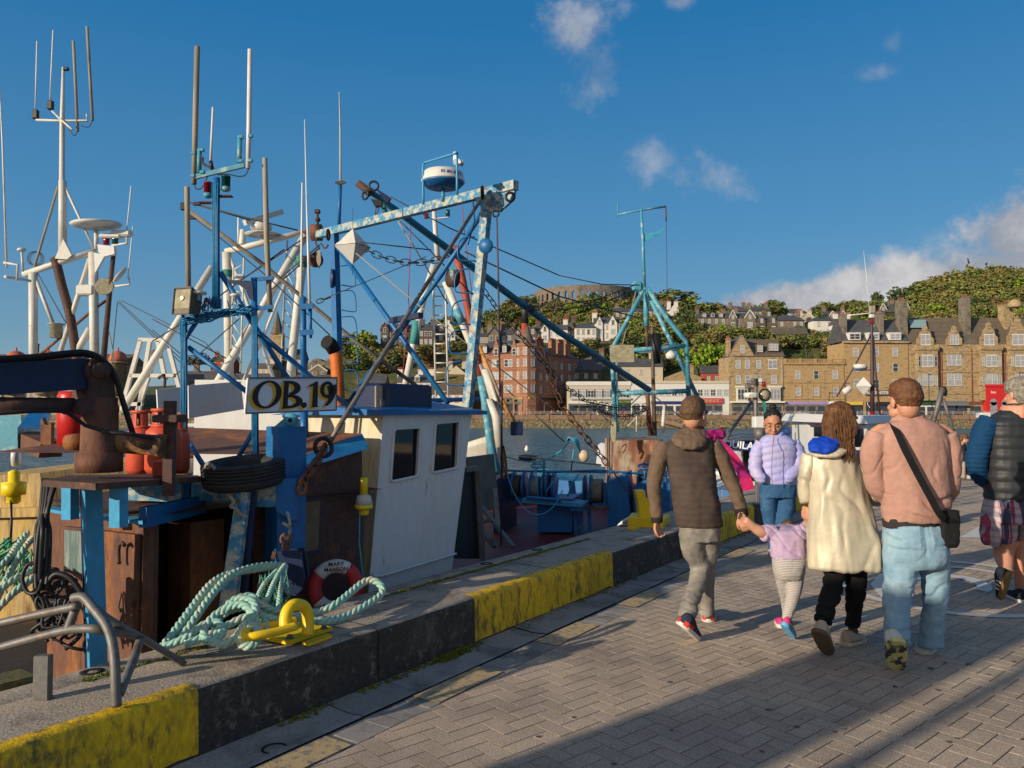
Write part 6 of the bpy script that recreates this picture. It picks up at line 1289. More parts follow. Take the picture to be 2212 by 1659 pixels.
# yellow twin horned bollard further along
bl=thing('bollard','yellow horned mooring bollard on the kerb behind the brown jacketed man','bollard',PZ(1400,1135,KH));bc_=PZ(1398,1136,KH);dB=bc_.y
g=MB();g.prism([PZ(1356,1136,KH+.004),PZ(1432,1142,KH+.004),PZ(1448,1128,KH+.004),PZ(1365,1124,KH+.004)],Z*.09);g.prism([PZ(1354,1143,KH+.003),PZ(1372,1146,KH+.003),PZ(1384,1141,KH+.003),PZ(1366,1138,KH+.003)],Z*.02);g.build('base',m_yelst,bl)
g=MB();o_=V((.55,-.83,0))
g.prism([P(x,y,dB+.03) for x,y in ((1382,1120),(1380,1092),(1374,1062),(1393,1060),(1396,1078),(1401,1082),(1406,1078),(1406,1056),(1424,1056),(1426,1090),(1422,1120))],Y*.2);g.build('horns',m_yelst,bl)
g=MB();twisted(g,[P(x,y,d) for x,y,d in ((1335,1140,10.6),(1345,1130,10.5),(1360,1121,10.35),(1385,1117,10.2),(1405,1117,10.2),(1428,1122,10.3))],.03);tag(g.build('mooring_line',mat('rope_white',(.6,.62,.56,1),r=.9,var=.2,vs=60,bump=.5,bs=90)),'white mooring rope led round the yellow bollard','rope')
# galvanised hand rail of the quay ladder
hr=thing('ladder_handrail','bent grey steel handrail of the quay ladder at lower left','handrail',P(252,1524,3.38))
def rl_(pts,r,k=5):return tube('rail',m_steel,smooth_pts([P(x,y,d) for x,y,d in pts],k),r,hr,12)
rl_([(-60,1360,3.65),(80,1328,3.6),(170,1309,3.55)],.020);rl_([(158,1292,3.55),(180,1290,3.53),(200,1312,3.5),(228,1348,3.46),(242,1385,3.43),(248,1430,3.4),(250,1480,3.38),(252,1526,3.375)],.021)
rl_([(-60,1416,3.65),(60,1382,3.6),(145,1361,3.55),(200,1358,3.5),(240,1364,3.55),(298,1373,3.68)],.020);rl_([(185,1296,3.54),(225,1330,3.56),(265,1355,3.6),(298,1373,3.68),(340,1398,3.8),(397,1433,3.95)],.017);rl_([(304,1378,3.68),(290,1420,3.58),(274,1460,3.47),(258,1500,3.39)],.02,3);rl_([(162,1318,3.55),(152,1345,3.55),(146,1362,3.55)],.02,3)
g=MB();c=PZ(92,1512,KH);g.bbox(V((c.x,c.y,KH+.07)),(.07,.04,.26),bev=.004);tag(g.build('ladder_post',m_steel),'short grey metal plate post at the kerb edge by the ladder','post')
g=MB();c=PZ(30,1510,KH-.1);g.bsw(SWof(c)[0]-.5,SWof(c)[0]+.22,SWof(c)[1]+.1,SWof(c)[1]+.45,.0,KH-.1);g.bsw(SWof(c)[0]-.5,SWof(c)[0]+.1,SWof(c)[1]+.12,SWof(c)[1]+.3,KH-.099,KH-.05);tag(g.build('ladder_step',mat('mossy_concrete',(.09,.085,.04,1),r=.95,c2=(.2,.17,.03,1),sc=9,t=(.5,.66),var=.3,vs=30,bump=.8,bs=40)),'mossy stone step at the head of the quay ladder','step')
# ropes hanging at far left
for lab,l in (('lowest pale green mooring rope slanting in at the left edge',[(-20,1330,4.6),(30,1280,4.7),(70,1250,4.8),(100,1225,5.0)]),('middle pale green mooring rope at the left edge',[(-20,1290,4.7),(25,1255,4.8),(60,1236,4.9),(95,1222,5.1)]),('upper thick pale rope beside the green net',[(-20,1240,5.2),(15,1210,5.3),(40,1175,5.5),(60,1150,5.6)]),('steep pale rope running down over the net at the left edge',[(-10,1300,5.2),(20,1240,5.3),(52,1185,5.4),(74,1160,5.6)])):
 g=MB();twisted(g,hp_(l),.022);tag(g.build('mooring_line',m_rope_a),lab,'rope','mooring ropes at the left edge')
g=MB()
for i in range(46):
 pts=[P(8+rb.uniform(0,60),rb.uniform(1160,1200),6.2+rb.uniform(-.1,.1))]
 for k in range(4):q=pts[-1];pts.append(q+V((rb.uniform(-.1,.05),0,-rb.uniform(.03,.1))))
 g.path(pts,.009,5)
tag(g.build('fishing_net',mat('net_green',(.05,.3,.2,1),r=.9,c2=(.4,.38,.2,1),sc=3,t=(.5,.6),var=.3)),'heap of green fishing net below the yellow boat side','net')
# gull standing on the radar
def gull(name,lab,base,fwd,s,roll=0):
 root=thing(name,lab,'bird',base);f=fwd.normalized();sd_=f.cross(Z).normalized();g=MB()
 def bp_(a,h,r1,r2):return (base+f*a*s+Z*h*s,r1*s,r2*s)
 ring=[(-.2,.15,.012),(-.13,.17,.04),(-.05,.2,.066),(.03,.24,.075),(.085,.29,.06),(.11,.34,.042),(.12,.385,.04),(.135,.42,.042),(.155,.44,.03),(.175,.445,.012)]
 rs=[]
 for a,h,r in ring:
  c=base+f*a*s+Z*h*s;d=(f*.7+Z*.7).normalized() if a<.1 else (f*.3+Z*.95).normalized();e=d.cross(sd_).normalized();rs.append([c+(sd_*math.cos(t)*.9+e*math.sin(t))*r*s for t in np.linspace(0,2*math.pi,15)[:-1]])
 g.rings(rs);g.build('body',mat('gull_white',(.78,.77,.74,1),r=.8,var=.05),root)
 g=MB()
 for k in (-1,1):g.ball(base-f*.05*s+Z*.2*s+sd_*k*.056*s,(.13*s,.022*s,.055*s),10,((f*.85+Z*.5).normalized(),sd_,(Z*.85-f*.5).normalized()))
 g.build('wing',mat('gull_grey',(.3,.31,.33,1),r=.8),root)
 g=MB();g.path([base+f*.165*s+Z*.44*s,base+f*.22*s+Z*.43*s],[.014*s,.003*s],8);g.build('bill',m_yelp,root);g=MB()
 for k in (-1,1):g.path([base+sd_*k*.025*s,base+sd_*k*.025*s+Z*.13*s],.007*s,6);g.path([base+sd_*k*.025*s,base+sd_*k*.025*s+f*.05*s],.008*s,6)
 g.build('leg',mat('gull_leg',(.45,.25,.2,1)),root)
gull('gull','white gull standing on the radar dome above the gallows',P(988,374,8.1)+Z*-.02,V((-.35,.9,0)),.62)

g=MB()
for i in range(26):
 x=rb.uniform(70,175);y=rb.uniform(1255,1330);p=P(x,y,rb.uniform(4.2,4.5));pts=[p]
 for k in range(4):pts.append(pts[-1]+V((rb.uniform(-.09,.09),rb.uniform(-.03,.03),rb.uniform(-.12,.03))))
 g.path(smooth_pts(pts,4),rb.choice((.006,.009,.012)),6)
for (x,y,d,R_) in ((105,1262,4.3,.07),(128,1290,4.25,.06),(100,1300,4.28,.05)):g.torus(P(x,y,d),V((.3,-.9,.2)).normalized(),R_,.009,24,6)
tag(g.build('gear_tangle',m_cable),'tangled heap of black hoses and lines by the rusty cabin wall','tangle')
g=MB();
for (x,y,w,h) in ((118,1268,.12,.1),(146,1280,.1,.07),(108,1250,.07,.12)):g.bbox(P(x,y,4.42),(w,.09,h),bev=.012)
tag(g.build('valve_block',m_rustdk),'greasy dark valve block under the hanging hoses','valve')

# ---------------- other boats in the harbour ----------------
rq=random.Random(3)
KK(.38,.55)
def hullmesh(name,par,c,f,L_,B,zt,zb,m,sheer=.5,m2=None,flare=.35):
 """boat hull: centre at waterline, forward direction f"""
 f=f.normalized();sd=f.cross(Z).normalized();rs=[];n=14
 for i in range(n+1):
  t=i/n;w=B/2*(1 if t<.55 else math.cos((t-.55)/.45*1.5))*(.86+.14*min(1,t*5));top=zt+sheer*(max(0,t-.45)/.55)**2;x=(t-.5)*L_
  k=.62 if t<.6 else .62-.5*(t-.6)/.4
  prof=[(w*1.0,top),(w*.96,top-.14),(w*.93,top-.15),(w*.8,(top+zb)/2),(w*k*.7,zb)]
  rake=flare*L_*.12*max(0,t-.7)/.3
  rs.append([c+f*(x+rake*(z-zb)/(top-zb))+sd*y+Z*(z) for y,z in prof]+[c+f*(x+rake*(z-zb)/(top-zb))-sd*y+Z*(z) for y,z in prof[::-1]])
 g=MB();g.rings(rs,closed=True);h=g.build('hull',m,par)
 g=MB();g.rings([[r[0]+Z*.012,r[0]-(r[0]-r[9])*.06+Z*.012,r[9]+(r[0]-r[9])*.06+Z*.012,r[9]+Z*.012] for r in rs],closed=False);g.build('gunwale',m2 or m,par);return h
m_wrail=mat('boat_rail',(.5,.5,.5,1),r=.4,metal=.4)
# white trawler at the far left: twin posted gantry with its mast
wb=thing('trawler','white masted trawler moored behind the crane at the far left','boat',P(150,960,15)-Z*3);d1=14.5
def b1(x,y,d=d1):return kB.p(x,y,d)
hullmesh('hull',wb,V((P(80,900,16).x,17.5,0)),V((-.5,-.85,0)),13,4.6,-.3,-3.4,mat('hull_navy',(.015,.03,.07,1),r=.5),.9,m_wpaint)
def tb(name,m,pts,r,par=wb,n=10):return tube(name,m,pts,r,par,n)
tb('gantry_post',m_wpipe,[b1(262,350),b1(264,1250)],.2);tb('gantry_post',m_wpipe,[b1(738,190),b1(752,1250)],.22);tb('gantry_beam',m_wpipe,[b1(185,365),b1(420,285),b1(750,180)],.15)
tb('brace',m_wpipe,[b1(275,380),b1(435,790)],.09);tb('brace',m_wpipe,[b1(712,240),b1(590,620),b1(480,970)],.12);tb('brace',m_wpipe,[b1(715,790),b1(600,990)],.17);tb('brace',m_rust,[b1(310,1005),b1(600,760),b1(730,650),b1(840,570)],.07)
tb('mast',m_wpipe,[kA.p(372,1540,d1),kA.p(372,1075,d1),kA.p(368,1070,d1),kA.p(370,725,d1),kA.p(375,400,d1)],[.2,.18,.13,.12,.06])
g=MB();g.prism([kA.p(x,y,d1-.1) for x,y in ((325,1535),(375,1420),(425,1515),(395,1540))],Y*.06);g.build('mast_web',m_wpipe,wb)
tb('mast_yard',m_wpipe,[kA.p(215,712,d1),kA.p(370,718,d1),kA.p(520,718,d1),kA.p(516,680,d1)],.06);tb('mast_yard',m_wpipe,[kA.p(310,660,d1+.5),kA.p(350,700,d1),kA.p(430,770,d1-.6)],.05)
for p_,q_,r in (((220,245),(210,660),.035),((316,180),(297,600),.035),((436,245),(462,780),.07),((517,160),(550,715),.07)):
 tb('antenna',m_wood if r>.05 else m_ant,[kA.p(*p_,d1),kA.p(*q_,d1)],r)
for x,y in ((212,680),(300,625)):g=MB();g.bbox(kA.p(x,y,d1),(.2,.15,.32),bev=.03);g.build('antenna_mount',m_black,wb)
g=MB();g.bbox(kA.p(392,410,d1),(.2,.12,.12),bev=.03);g.build('wind_vane',m_black,wb)
tb('stay_pole',m_wood,[kA.p(345,1110,d1),kA.p(205,1585,d1)],.06);tb('stay_pole',m_wpipe,[kA.p(372,1080,d1),kA.p(480,1310,d1),kA.p(560,1480,d1)],.06)
tb('lead',m_cable,smooth_pts([kA.p(*q,d1) for q in ((462,780),(440,805),(415,770),(400,740))]),.02);tb('lead',m_cable,smooth_pts([kA.p(*q,d1) for q in ((550,715),(525,755),(480,745))]),.02)
antenna_l=tb('antenna',m_ant,[P(-2,170,12),kA.p(15,840,12),kA.p(40,1590,12)],[.02,.035,.045]);tb('antenna_frame',m_wpipe,[b1(30,270,12),b1(140,285,12),b1(135,410,12)],.05);tb('antenna_frame',m_wpipe,[b1(40,380,12),b1(240,415,12.6)],.06)
tb('gps_post',m_wpipe,[b1(172,180,13),b1(182,340,13)],.05);g=MB();g.lathe(b1(172,172,13),[(.1,-.03),(.14,0),(.1,.06),(0,.08)],n=14);g.build('gps_dome',m_plast,wb)
tb('funnel',m_rustdk,smooth_pts([b1(430,235),b1(450,290),b1(490,450),b1(560,720),b1(640,1250)]),.22,n=14)
dc=kA.p(572,1335,d1);g=MB();g.lathe(dc,[(.5,-.12),(.75,-.05),(.82,.02),(.78,.06),(0,.1)],V((-.05,-.05,1)).normalized(),28);g.build('radar_dish',m_plast,wb);tb('radar_post',m_wpipe,[dc-Z*.1,kA.p(572,1480,d1)],.1)
g=MB();g.prism([b1(x,y,d1-.15) for x,y in ((770,125),(900,140),(905,200),(830,220),(780,190))],Y*.1);g.prism([b1(x,y,d1-.12) for x,y in ((745,190),(830,210),(750,355))],Y*.06);g.build('mast_plate',m_wpaint,wb)
for x,y,m_ in ((842,100,m_redl),(912,92,m_grnl)):g=MB();g.lathe(b1(x,y),[(.1,-.12),(.1,.12),(.05,.16)],n=14);g.build('nav_light',m_,wb)
g=MB();g.bbox(b1(880,62),(.75,.3,.16),bev=.05);g.bbox(b1(965,40),(.7,.3,.22),bev=.06);g.build('light_hood',m_plast,wb);tb('light_arm',m_wpipe,[b1(885,135),b1(1005,118),b1(1005,50)],.06)
tb('aft_mast',m_rustdk,[b1(905,150),b1(875,420),b1(800,1250)],[.1,.12,.15]);tb('aft_arm',m_wpipe,[b1(880,460),b1(1025,445),b1(1020,390)],.05);antenna2=tb('antenna',m_ant,[kA.p(779,1105,d1),kA.p(750,1400,d1)],.03);tb('antenna',m_ant,[kA.p(789,1345,d1),kA.p(760,1650,d1)],.03)
g=MB();g.lathe(b1(835,465),[(.12,0),(.28,.06),(.3,.1),(.28,.12)],V((.2,-.97,.1)),20);g.build('searchlight',m_lampg,wb);g=MB();g.lathe(b1(962,375),[(0,0),(.3,.02),(.34,.08)],V((-.75,-.3,.6)).normalized(),18);g.build('dish',m_plast,wb)
g=MB();g.lathe(b1(445,815),[(.2,-.22),(.2,.22),(.28,.24),(.28,.27)],n=16);g.build('winch_lamp',m_lampg,wb);g=MB();g.bbox(b1(690,490),(.6,.4,.36),bev=.05);g.build('speaker_box',m_plast,wb)
for pts in ([(940,575),(1430,1030)],[(940,590),(1450,1080)],[(960,570),(1620,900),(2000,1300)],[(300,355),(530,760)],[(930,580),(880,1100)]):tb('rigging_wire',m_wire,[b1(*q) for q in pts],.022,n=5)
tb('rope',m_rope_g,[b1(850,760),b1(900,1000),b1(880,1100)],.03)
g=MB()
for i in range(3):g.torus(b1(270+i*12,235+i*3),Y,.24,.012,20,5)
g.build('cable_coil',m_cable,wb)
KK(.47,.5)
# white gallows trawler in the middle distance
mb_=thing('trawler','white gallows trawler with sloping white pipe legs behind the blue gantry','boat',P(480,960,11.5)-Z*3);d2=11.5
def tm(name,m,pts,r,n=12):return tube(name,m,[kC.p(x,y,d2+dd) for x,y,*q in pts for dd in (q[0] if q else 0,)],r,mb_,n)
hullmesh('hull',mb_,V((P(430,900,13).x-1.0,14.2,0)),V((.8,.6,0)),11,4.2,-.15,-3.4,mat('hull_blue',(.02,.05,.14,1),r=.4),.8,m_wpaint)
g=MB();g.bbox(kF.p(420,690,11.6)-Z*.35,(3.2,2.4,.7),V((.95,.3,0)),V((-.3,.95,0)),.05);g.build('deck_house',m_wpaint,mb_);g=MB();g.bbox(kF.p(420,618,11.5),(3.4,2.5,.08),V((.95,.3,0)),V((-.3,.95,0)),.02);g.build('house_top',m_wpaint,mb_)
tm('gallows_beam',m_wpipe,[(478,815),(700,762),(1010,680)],.1);tm('gallows_leg',m_wpipe,[(485,820),(495,1200),(502,1800)],.14);tm('gallows_leg',m_wpipe,[(985,860),(945,1200),(880,1800)],.135)
tm('gallows_stay',m_wpipe,[(390,915,.2),(180,1250),(-200,1860,-.5)],.115);tm('gallows_stay',m_wpipe,[(1000,705),(740,1140),(430,1660,-.3),(300,1880,-.4)],.125);tm('thin_stay',m_wpipe,[(880,990),(740,1330),(585,1680)],.05);tm('thin_stay',m_wpipe,[(500,840),(600,1090),(790,1640)],.06)
g=MB();g.lathe(kC.p(1040,690,d2-.1),[(.0,0),(.25,0),(.25,.3),(0,.3)],X,16);g.build('end_block',m_rust,mb_);tm('top_light',m_rustdk,[(1080,545),(1078,600),(1082,660)],.04);g=MB();g.bbox(kC.p(1077,552,d2),(.17,.15,.12),bev=.02);g.lathe(kC.p(1080,605,d2),[(.06,-.06),(.09,0),(.06,.06)],n=12);g.build('signal_lamp',m_rustdk,mb_)
sc_=kC.p(712,655,d2);g=MB();g.lathe(sc_,[(.28,-.1),(.32,0),(.28,.1),(.15,.16)],n=20);g.build('radar_base',m_plast,mb_);a=kC.p(603,625,d2-.2);b=kC.p(846,555,d2+.3);g=MB();g.beam(a,b,.16,.16);g.build('radar_scanner',m_plast,mb_);tm('radar_post',m_wpipe,[(722,690),(722,740)],.08);g=MB();g.lathe(kC.p(728,705,d2),[(0,-.02),(.55,-.01),(.55,.01),(0,.02)],n=20);g.build('radar_plate',m_plast,mb_)
g=MB();g.lathe(kC.p(588,770,d2),[(.1,0),(.11,.03),(.075,.45),(.03,.48)],n=14);g.build('lamp_cone',m_plast,mb_);tm('antenna',m_ant,[(562,590),(560,780)],.03)
def ladder(par,k,d,l0,l1,r0,r1,n,r=.03,m=m_wpipe):
 g=MB();A=[k.p(*l0,d),k.p(*l1,d)];B_=[k.p(*r0,d),k.p(*r1,d)];g.path(A,r,8);g.path(B_,r,8);lad=g.build('ladder',m,par)
 for i in range(n):f=(i+.5)/n;g=MB();g.path([A[0].lerp(A[1],f),B_[0].lerp(B_[1],f)],r*.75,6);g.build('rung',m,lad)
ladder(mb_,kC,d2+.3,(882,740),(840,1560),(950,900),(905,1560),10);ladder(mb_,kC,d2-.2,(530,900),(515,1450),(598,850),(575,1600),8)
dp=tube('derrick',mat('derrick_grey',(.2,.17,.13,1),r=.8,c2=(.09,.06,.045,1),sc=3,t=(.5,.62),var=.25),[kC.p(195,515,10),kC.p(700,880,10.4),kC.p(1327,1400,10.8),kD.p(900,1600,11.2)],[.055,.06,.062,.065],mb_,12)
g=MB();g.bbox(kC.p(202,520,10),(.13,.12,.2),bev=.02);g.build('derrick_head',m_cable,mb_)
for pts,r in ([(240,490),(640,600),(950,675)],.022),([(250,500),(400,540),(640,610)],.018),([(225,560),(400,690),(760,985),(1160,1360)],.018),([(640,960),(1000,720)],.022),([(0,1400),(180,1290),(860,800)],.022),([(0,1255),(480,1510)],.018),([(0,1325),(320,1600)],.016),([(130,1640),(570,1250)],.018),([(1090,790),(780,1060)],.022):tube('rigging_wire',m_wire,[kC.p(*q,10.6) for q in pts],r,mb_,5)
for x,y in ((265,592),(292,502)):g=MB();g.bbox(kC.p(x,y,10.1),(.2,.08,.1),bev=.02);g.build('rigging_block',m_cable,mb_)
g=MB();g.lathe(kC.p(1060,870,d2-.3),[(0,0),(.22,.0),(.18,.06),(.22,.12),(0,.12)],V((.7,-.7,0)),20);hb=g.build('hanging_block',m_rustdk,mb_);g=MB();g.prism([kC.p(x,y,d2-.4) for x,y in ((1075,800),(1098,815),(1100,880),(1085,920),(1070,870))],Y*.06);g.build('cheek',m_wood,hb)
for x,y,q in ((490,935,5),(975,845,8)):
 g=MB();p=kC.p(x,y,d2);e=kC.p(x,y+q*9,d2);g.lathe(e,[(.155+.012*(i%2),(p.z-e.z)*i/16/.5) for i in range(17)],n=14);g.build('rope_lashing',mat('rope_green',(.05,.2,.15,1),r=.9),mb_)
# small white A frame on the boat behind
def ta(pts,r,w):return bar('frame_bar',m_wpipe,kB.p(*pts[0],12.6),kB.p(*pts[1],12.6),w,w,mb_)
for pts in (((1115,880),(975,1390)),((1190,870),(1100,1440)),((1250,890),(1310,1200)),((1340,950),(1420,1260)),((1100,880),(1310,885)),((1030,1165),(1400,1165)),((1000,1390),(1130,1390)),((1200,1100),(1090,1440))):ta(pts,0,.12)
g=MB();g.lathe(kB.p(1222,985,12.5),[(0,0),(.12,0),(.12,.1),(0,.1)],Y,14);g.build('hook_block',m_rust,mb_);tube('hook',m_rustdk,smooth_pts([kB.p(*q,12.5) for q in ((1255,1190),(1265,1175),(1290,1170),(1305,1200),(1300,1260))]),.05,mb_)
# clutter on the white deck
for (x,y,w,h,m_) in ((1760,1530,.5,.5,m_black),(1650,1520,.3,.4,m_wood),(1480,1450,.8,.18,m_wpaint)):pass
tube('deck_pipe',m_wpipe,[kF.p(500,545,9),kF.p(600,555,9),kF.p(630,570,9)],.09,mb_);g=MB();g.bbox(kF.p(750,625,8.6),(.55,.4,.6),bev=.02);g.build('brown_locker',mat('locker_brown',(.14,.03,.025,1),r=.6),mb_)
g=MB();g.bbox(kF.p(310,740,9.5),(.9,.6,.7),V((.9,.4,0)),V((-.4,.9,0)),.05);g.build('net_bin',m_rustdk,mb_)
KK(1,1)
# yellow sided boat at the left edge
yb=thing('fishing_boat','rust streaked yellow boat side showing at the left edge behind the hoses','boat',P(30,1100,8)-Z*2)
m_ywall=mat('yellow_boat_paint',(.55,.36,.09,1),r=.6,c2=(.16,.075,.03,1),sc=6,t=(.5,.64),c3=(.36,.27,.13,1),sc3=2,t3=(.45,.62),var=.2,vs=14,st=(2,2,.25))
q=[P(x,y,7.6) for x,y in ((-80,1030),(86,1022),(96,1100),(98,1400),(-80,1420))];g=MB();g.prism(q,Y*3.5);g.build('side_wall',m_ywall,yb);bar('rubbing_strake',m_ywall,P(-80,1110,7.56),P(96,1105,7.56),.06,.09,yb);bar('upper_beam',m_aqua,kE.p(-100,900,7.0),kE.p(230,890,7.0),.3,.22,yb);bar('upper_beam',m_rust,kE.p(215,890,7.0),kE.p(420,975,6.8),.2,.14,yb)
for x in (330,465):g=MB();g.prism([kE.p(x+dx,y,6.7) for dx,y in ((0,740),(12,715),(35,770),(62,775),(88,755),(84,950),(0,930))],Y*.05);g.build('cradle',m_rust,yb)
g=MB();g.prism([kE.p(x,y,8) for x,y in ((-60,700),(170,690),(175,800),(-60,805))],Y*.1);g.build('aqua_panel',m_aqua,yb);bar('blue_stay',m_blue,kE.p(330,690,8.0),kE.p(210,860,7.6),.2,.06,yb);g=MB();g.lathe(kE.p(160,1035,7.4),[(0,0),(.09,0),(.09,.06),(0,.06)],V((-.9,-.4,0)),16);g.build('deck_lamp',m_plast,yb)
f2_=thing('float_light','yellow float light hanging on the yellow boat side at far left','light',P(30,1055,7.2));c=P(30,1056,7.3);g=MB();g.lathe(c,[(.04,-.14),(.06,-.12),(.06,-.06),(.1,-.055),(.105,.06),(.05,.07),(.05,.16),(.02,.18)],n=20);g.build('float_body',m_yelp,f2_);g=MB();g.path([P(24,1080,7.25),P(25,1130,7.25),P(22,1180,7.2)],.012,6);g.build('cord',m_cable,f2_)
KK(.42,.5)
# masts and red mast boat behind the gallows
rbt=thing('trawler','rust red and white masted trawler behind the gallows leg','boat',P(1060,960,17)-Z*3);d3=15.5
def t3_(name,m,pts,r,n=12,k=kD):return tube(name,m,[k.p(x,y,d3) for x,y in pts],r,rbt,n)
t3_('red_mast',mat('mast_red',(.3,.05,.025,1),r=.6,c2=(.12,.04,.03,1),sc=3,t=(.5,.65),var=.2),[(1040,710),(1085,900),(1150,1230),(1200,1500)],[.2,.19,.18,.17]);tube('red_mast_foot',m_aqua,[kD.p(1196,1480,d3),kD.p(1225,1659,d3),kI.p(790,420,d3),kI.p(845,680,d3)],.19,rbt,12)
t3_('mast',m_wpipe,[(918,500),(928,640),(940,790)],[.1,.12,.14]);t3_('white_leg',m_wpipe,[(918,820),(850,1040),(795,1300),(735,1600)],.17);t3_('white_leg',m_wpipe,[(985,920),(1060,1100),(1180,1400),(1290,1660)],.17);tube('sail_cover',m_wpipe,[kD.p(1215,1440,d3),kD.p(1285,1640,d3),kI.p(800,130,d3),kI.p(840,260,d3),kI.p(860,480,d3)],[.2,.25,.3,.24,.2],rbt,12)
ladder(rbt,kD,d3+.2,(912,920),(930,1600),(985,920),(1003,1600),12,.05)
t3_('mast_arm',m_wpipe,[(870,535),(925,545),(1000,538),(1000,510)],.04);g=MB();g.lathe(kD.p(1000,512,d3),[(.09,-.12),(.09,.12),(.05,.15)],n=12);g.build('nav_light',m_grnl,rbt);g=MB();g.lathe(kD.p(873,528,d3),[(.09,-.1),(.09,.1)],n=12);g.build('nav_light',m_redl,rbt)
for x0,y0,x1,y1,m_ in ((780,580,765,1050,'rope_red'),(770,1050,730,1500,'rope_red'),(1085,470,1100,640,'rope_red'),(1100,640,1145,1010,'rope_red')):t3_('halyard',mat('rope_red',(.3,.03,.05,1),r=.8),[(x0,y0),(x1,y1)],.022,5)
t3_('rope_wrap',mat('rope_teal',(.05,.25,.25,1),r=.9,var=.4,vs=40,bump=1,bs=60),[(815,1150),(808,1220),(795,1290)],.2);t3_('rope_wrap',m_aqua,[(1050,1080),(1085,1165)],.19)
t3_('orange_boom',mat('boom_orange',(.5,.2,.03,1),r=.6,c2=(.4,.33,.2,1),sc=2,t=(.45,.55)),[(1180,1290),(1280,1530),(1330,1650)],.1);tube('orange_boom',mat('boom_orange',(.5,.2,.03,1)),[kI.p(800,0,d3),kI.p(968,300,d3)],.1,rbt)
bp_=kI.p(985,345,d3);g=MB();g.bbox(bp_,(.5,.4,.55),bev=.03);g.build('boom_post',m_navy2,rbt)
hullmesh('hull',rbt,V((P(1010,1000,17).x-1.6,20.5,0)),V((.42,-.9,0)),9.5,3.8,.1,-3.4,mat('hull_rusty_white',(.55,.52,.46,1),r=.6,c2=(.36,.15,.04,1),sc=1.6,t=(.55,.68),var=.1,st=(1,1,.5)),1.0,mat('rail_cream',(.55,.47,.33,1),r=.6,c2=(.35,.15,.05,1),sc=3,t=(.55,.68)))
KK(.36,.5)
# aqua mast frame with its rusty casing, beyond the winch
fb=thing('trawler','trawler with an aqua pipe mast frame and rusty casing beyond the winch','boat',P(1390,1000,16)-Z*3);d4=15.0
def t4(name,m,pts,r,n=12):return tube(name,m,[k3.p(x,y,d4+(q[0] if q else 0)) for x,y,*q in pts],r,fb,n)
t4('frame_leg',m_aqua,[(1365,235),(1045,830),(1085,1660)],.125);t4('frame_leg',m_aqua,[(1400,220),(1600,520),(1790,750),(1820,1320)],.135);t4('frame_leg',m_aqua,[(1440,340,1),(1910,1320,1.5)],.13);t4('frame_leg',m_aqua,[(1090,900,.5),(1110,1660,.5)],.06)
t4('frame_bar',m_aqua,[(1055,860),(1790,795)],.14);t4('frame_bar',m_aqua,[(1225,868),(1700,840)],.04);t4('frame_bar',m_aqua,[(1100,1275),(1400,1265),(1800,1250)],.13);t4('centre_post',m_aqua,[(1388,210),(1392,600)],.15);t4('centre_post',m_rustdk,[(1392,600),(1405,830)],.1)
t4('top_mast',m_aqua,[(1340,-580),(1360,-200),(1372,220)],[.07,.085,.1]);tube('top_yard',m_aqua,[P(1333,464,d4),P(1385,454,d4),P(1438,446,d4)],.055,fb);tube('top_peg',m_aqua,[P(1335,436,d4),P(1334,468,d4)],.03,fb);tube('yard_end',m_rust,[P(1438,446,d4),P(1439,478,d4)],.04,fb)
g=MB();pts=[(1384,498),(1392,506),(1402,503),(1414,502),(1426,497),(1434,488),(1432,498),(1424,506),(1412,508),(1408,516),(1396,522),(1386,512)];g.prism([P(x,y,d4) for x,y in pts],Y*.04);g.build('flag_rag',m_rope_b,fb)
t4('mast',mat('mast_brown',(.1,.075,.06,1),r=.7,var=.25,c2=(.2,.12,.06,1),sc=3,t=(.5,.6)),[(1448,600),(1460,1100),(1475,1700)],[.085,.1,.13]);t4('boom_heel',m_rust,[(1400,1235),(1412,1400),(1432,1700)],[.13,.11,.12]);t4('black_tube',m_black,[(1480,680),(1500,975)],[.34,.2],16)
g=MB();g.bbox(k3.p(1148,875,d4-.2),(.58,.2,.44),bev=.03);wl=g.build('work_light',m_aqua,fb);g=MB();g.box(k3.p(1148,873,d4-.31),(.46,.02,.33));g.build('glass',m_lampg,wl);g=MB();g.lathe(k3.p(1640,880,d4),[(.05,.15),(.22,0),(.2,-.15),(.1,-.2)],n=14);g.build('lamp',m_plast,fb)
dr_=tube('derrick',mat('derrick_teal',(.015,.12,.19,1),r=.45,c2=(.1,.06,.04,1),sc=6,t=(.62,.7),c3=(.25,.32,.33,1),sc3=9,t3=(.66,.7),var=.2),[kD.p(485,345,10.0),kD.p(700,500,10.4),kD.p(1050,760,11.2),kD.p(1659,1215,12.8),P(1402,842,14.6)],[.11,.13,.15,.155,.16],fb,14)
g=MB();g.lathe(kD.p(492,350,10.0)-V((.3,0,-.2))*.2,[(.1,0),(.1,.25),(.12,.3),(.12,.45)],V((.8,.05,-.6)).normalized(),14);g.build('derrick_head',m_rustdk,fb)
g=MB();g.torus(kD.p(560,350,9.9),Y,.12,.03,16,6);g.torus(kD.p(510,405,9.9),V((.6,.8,0)),.11,.03,16,6);g.prism([kD.p(x,y,9.85) for x,y in ((540,425),(610,440),(605,465),(565,468))],Y*.1);g.build('tackle',m_cable,fb);g=MB();g.prism([kD.p(x,y,9.9) for x,y in ((570,360),(640,405),(660,420),(640,450),(610,420))],Y*.08);g.build('tackle_block',m_navy2,fb)
tube('tackle_rope',m_wire,smooth_pts([kD.p(x,y,9.9) for x,y in ((580,470),(590,490),(570,520),(575,480))]),.02,fb);tube('lashing',mat('rope_green',(.05,.2,.15,1)),[kD.p(612,455,10.1),kD.p(632,512,10.1)],.09,fb)
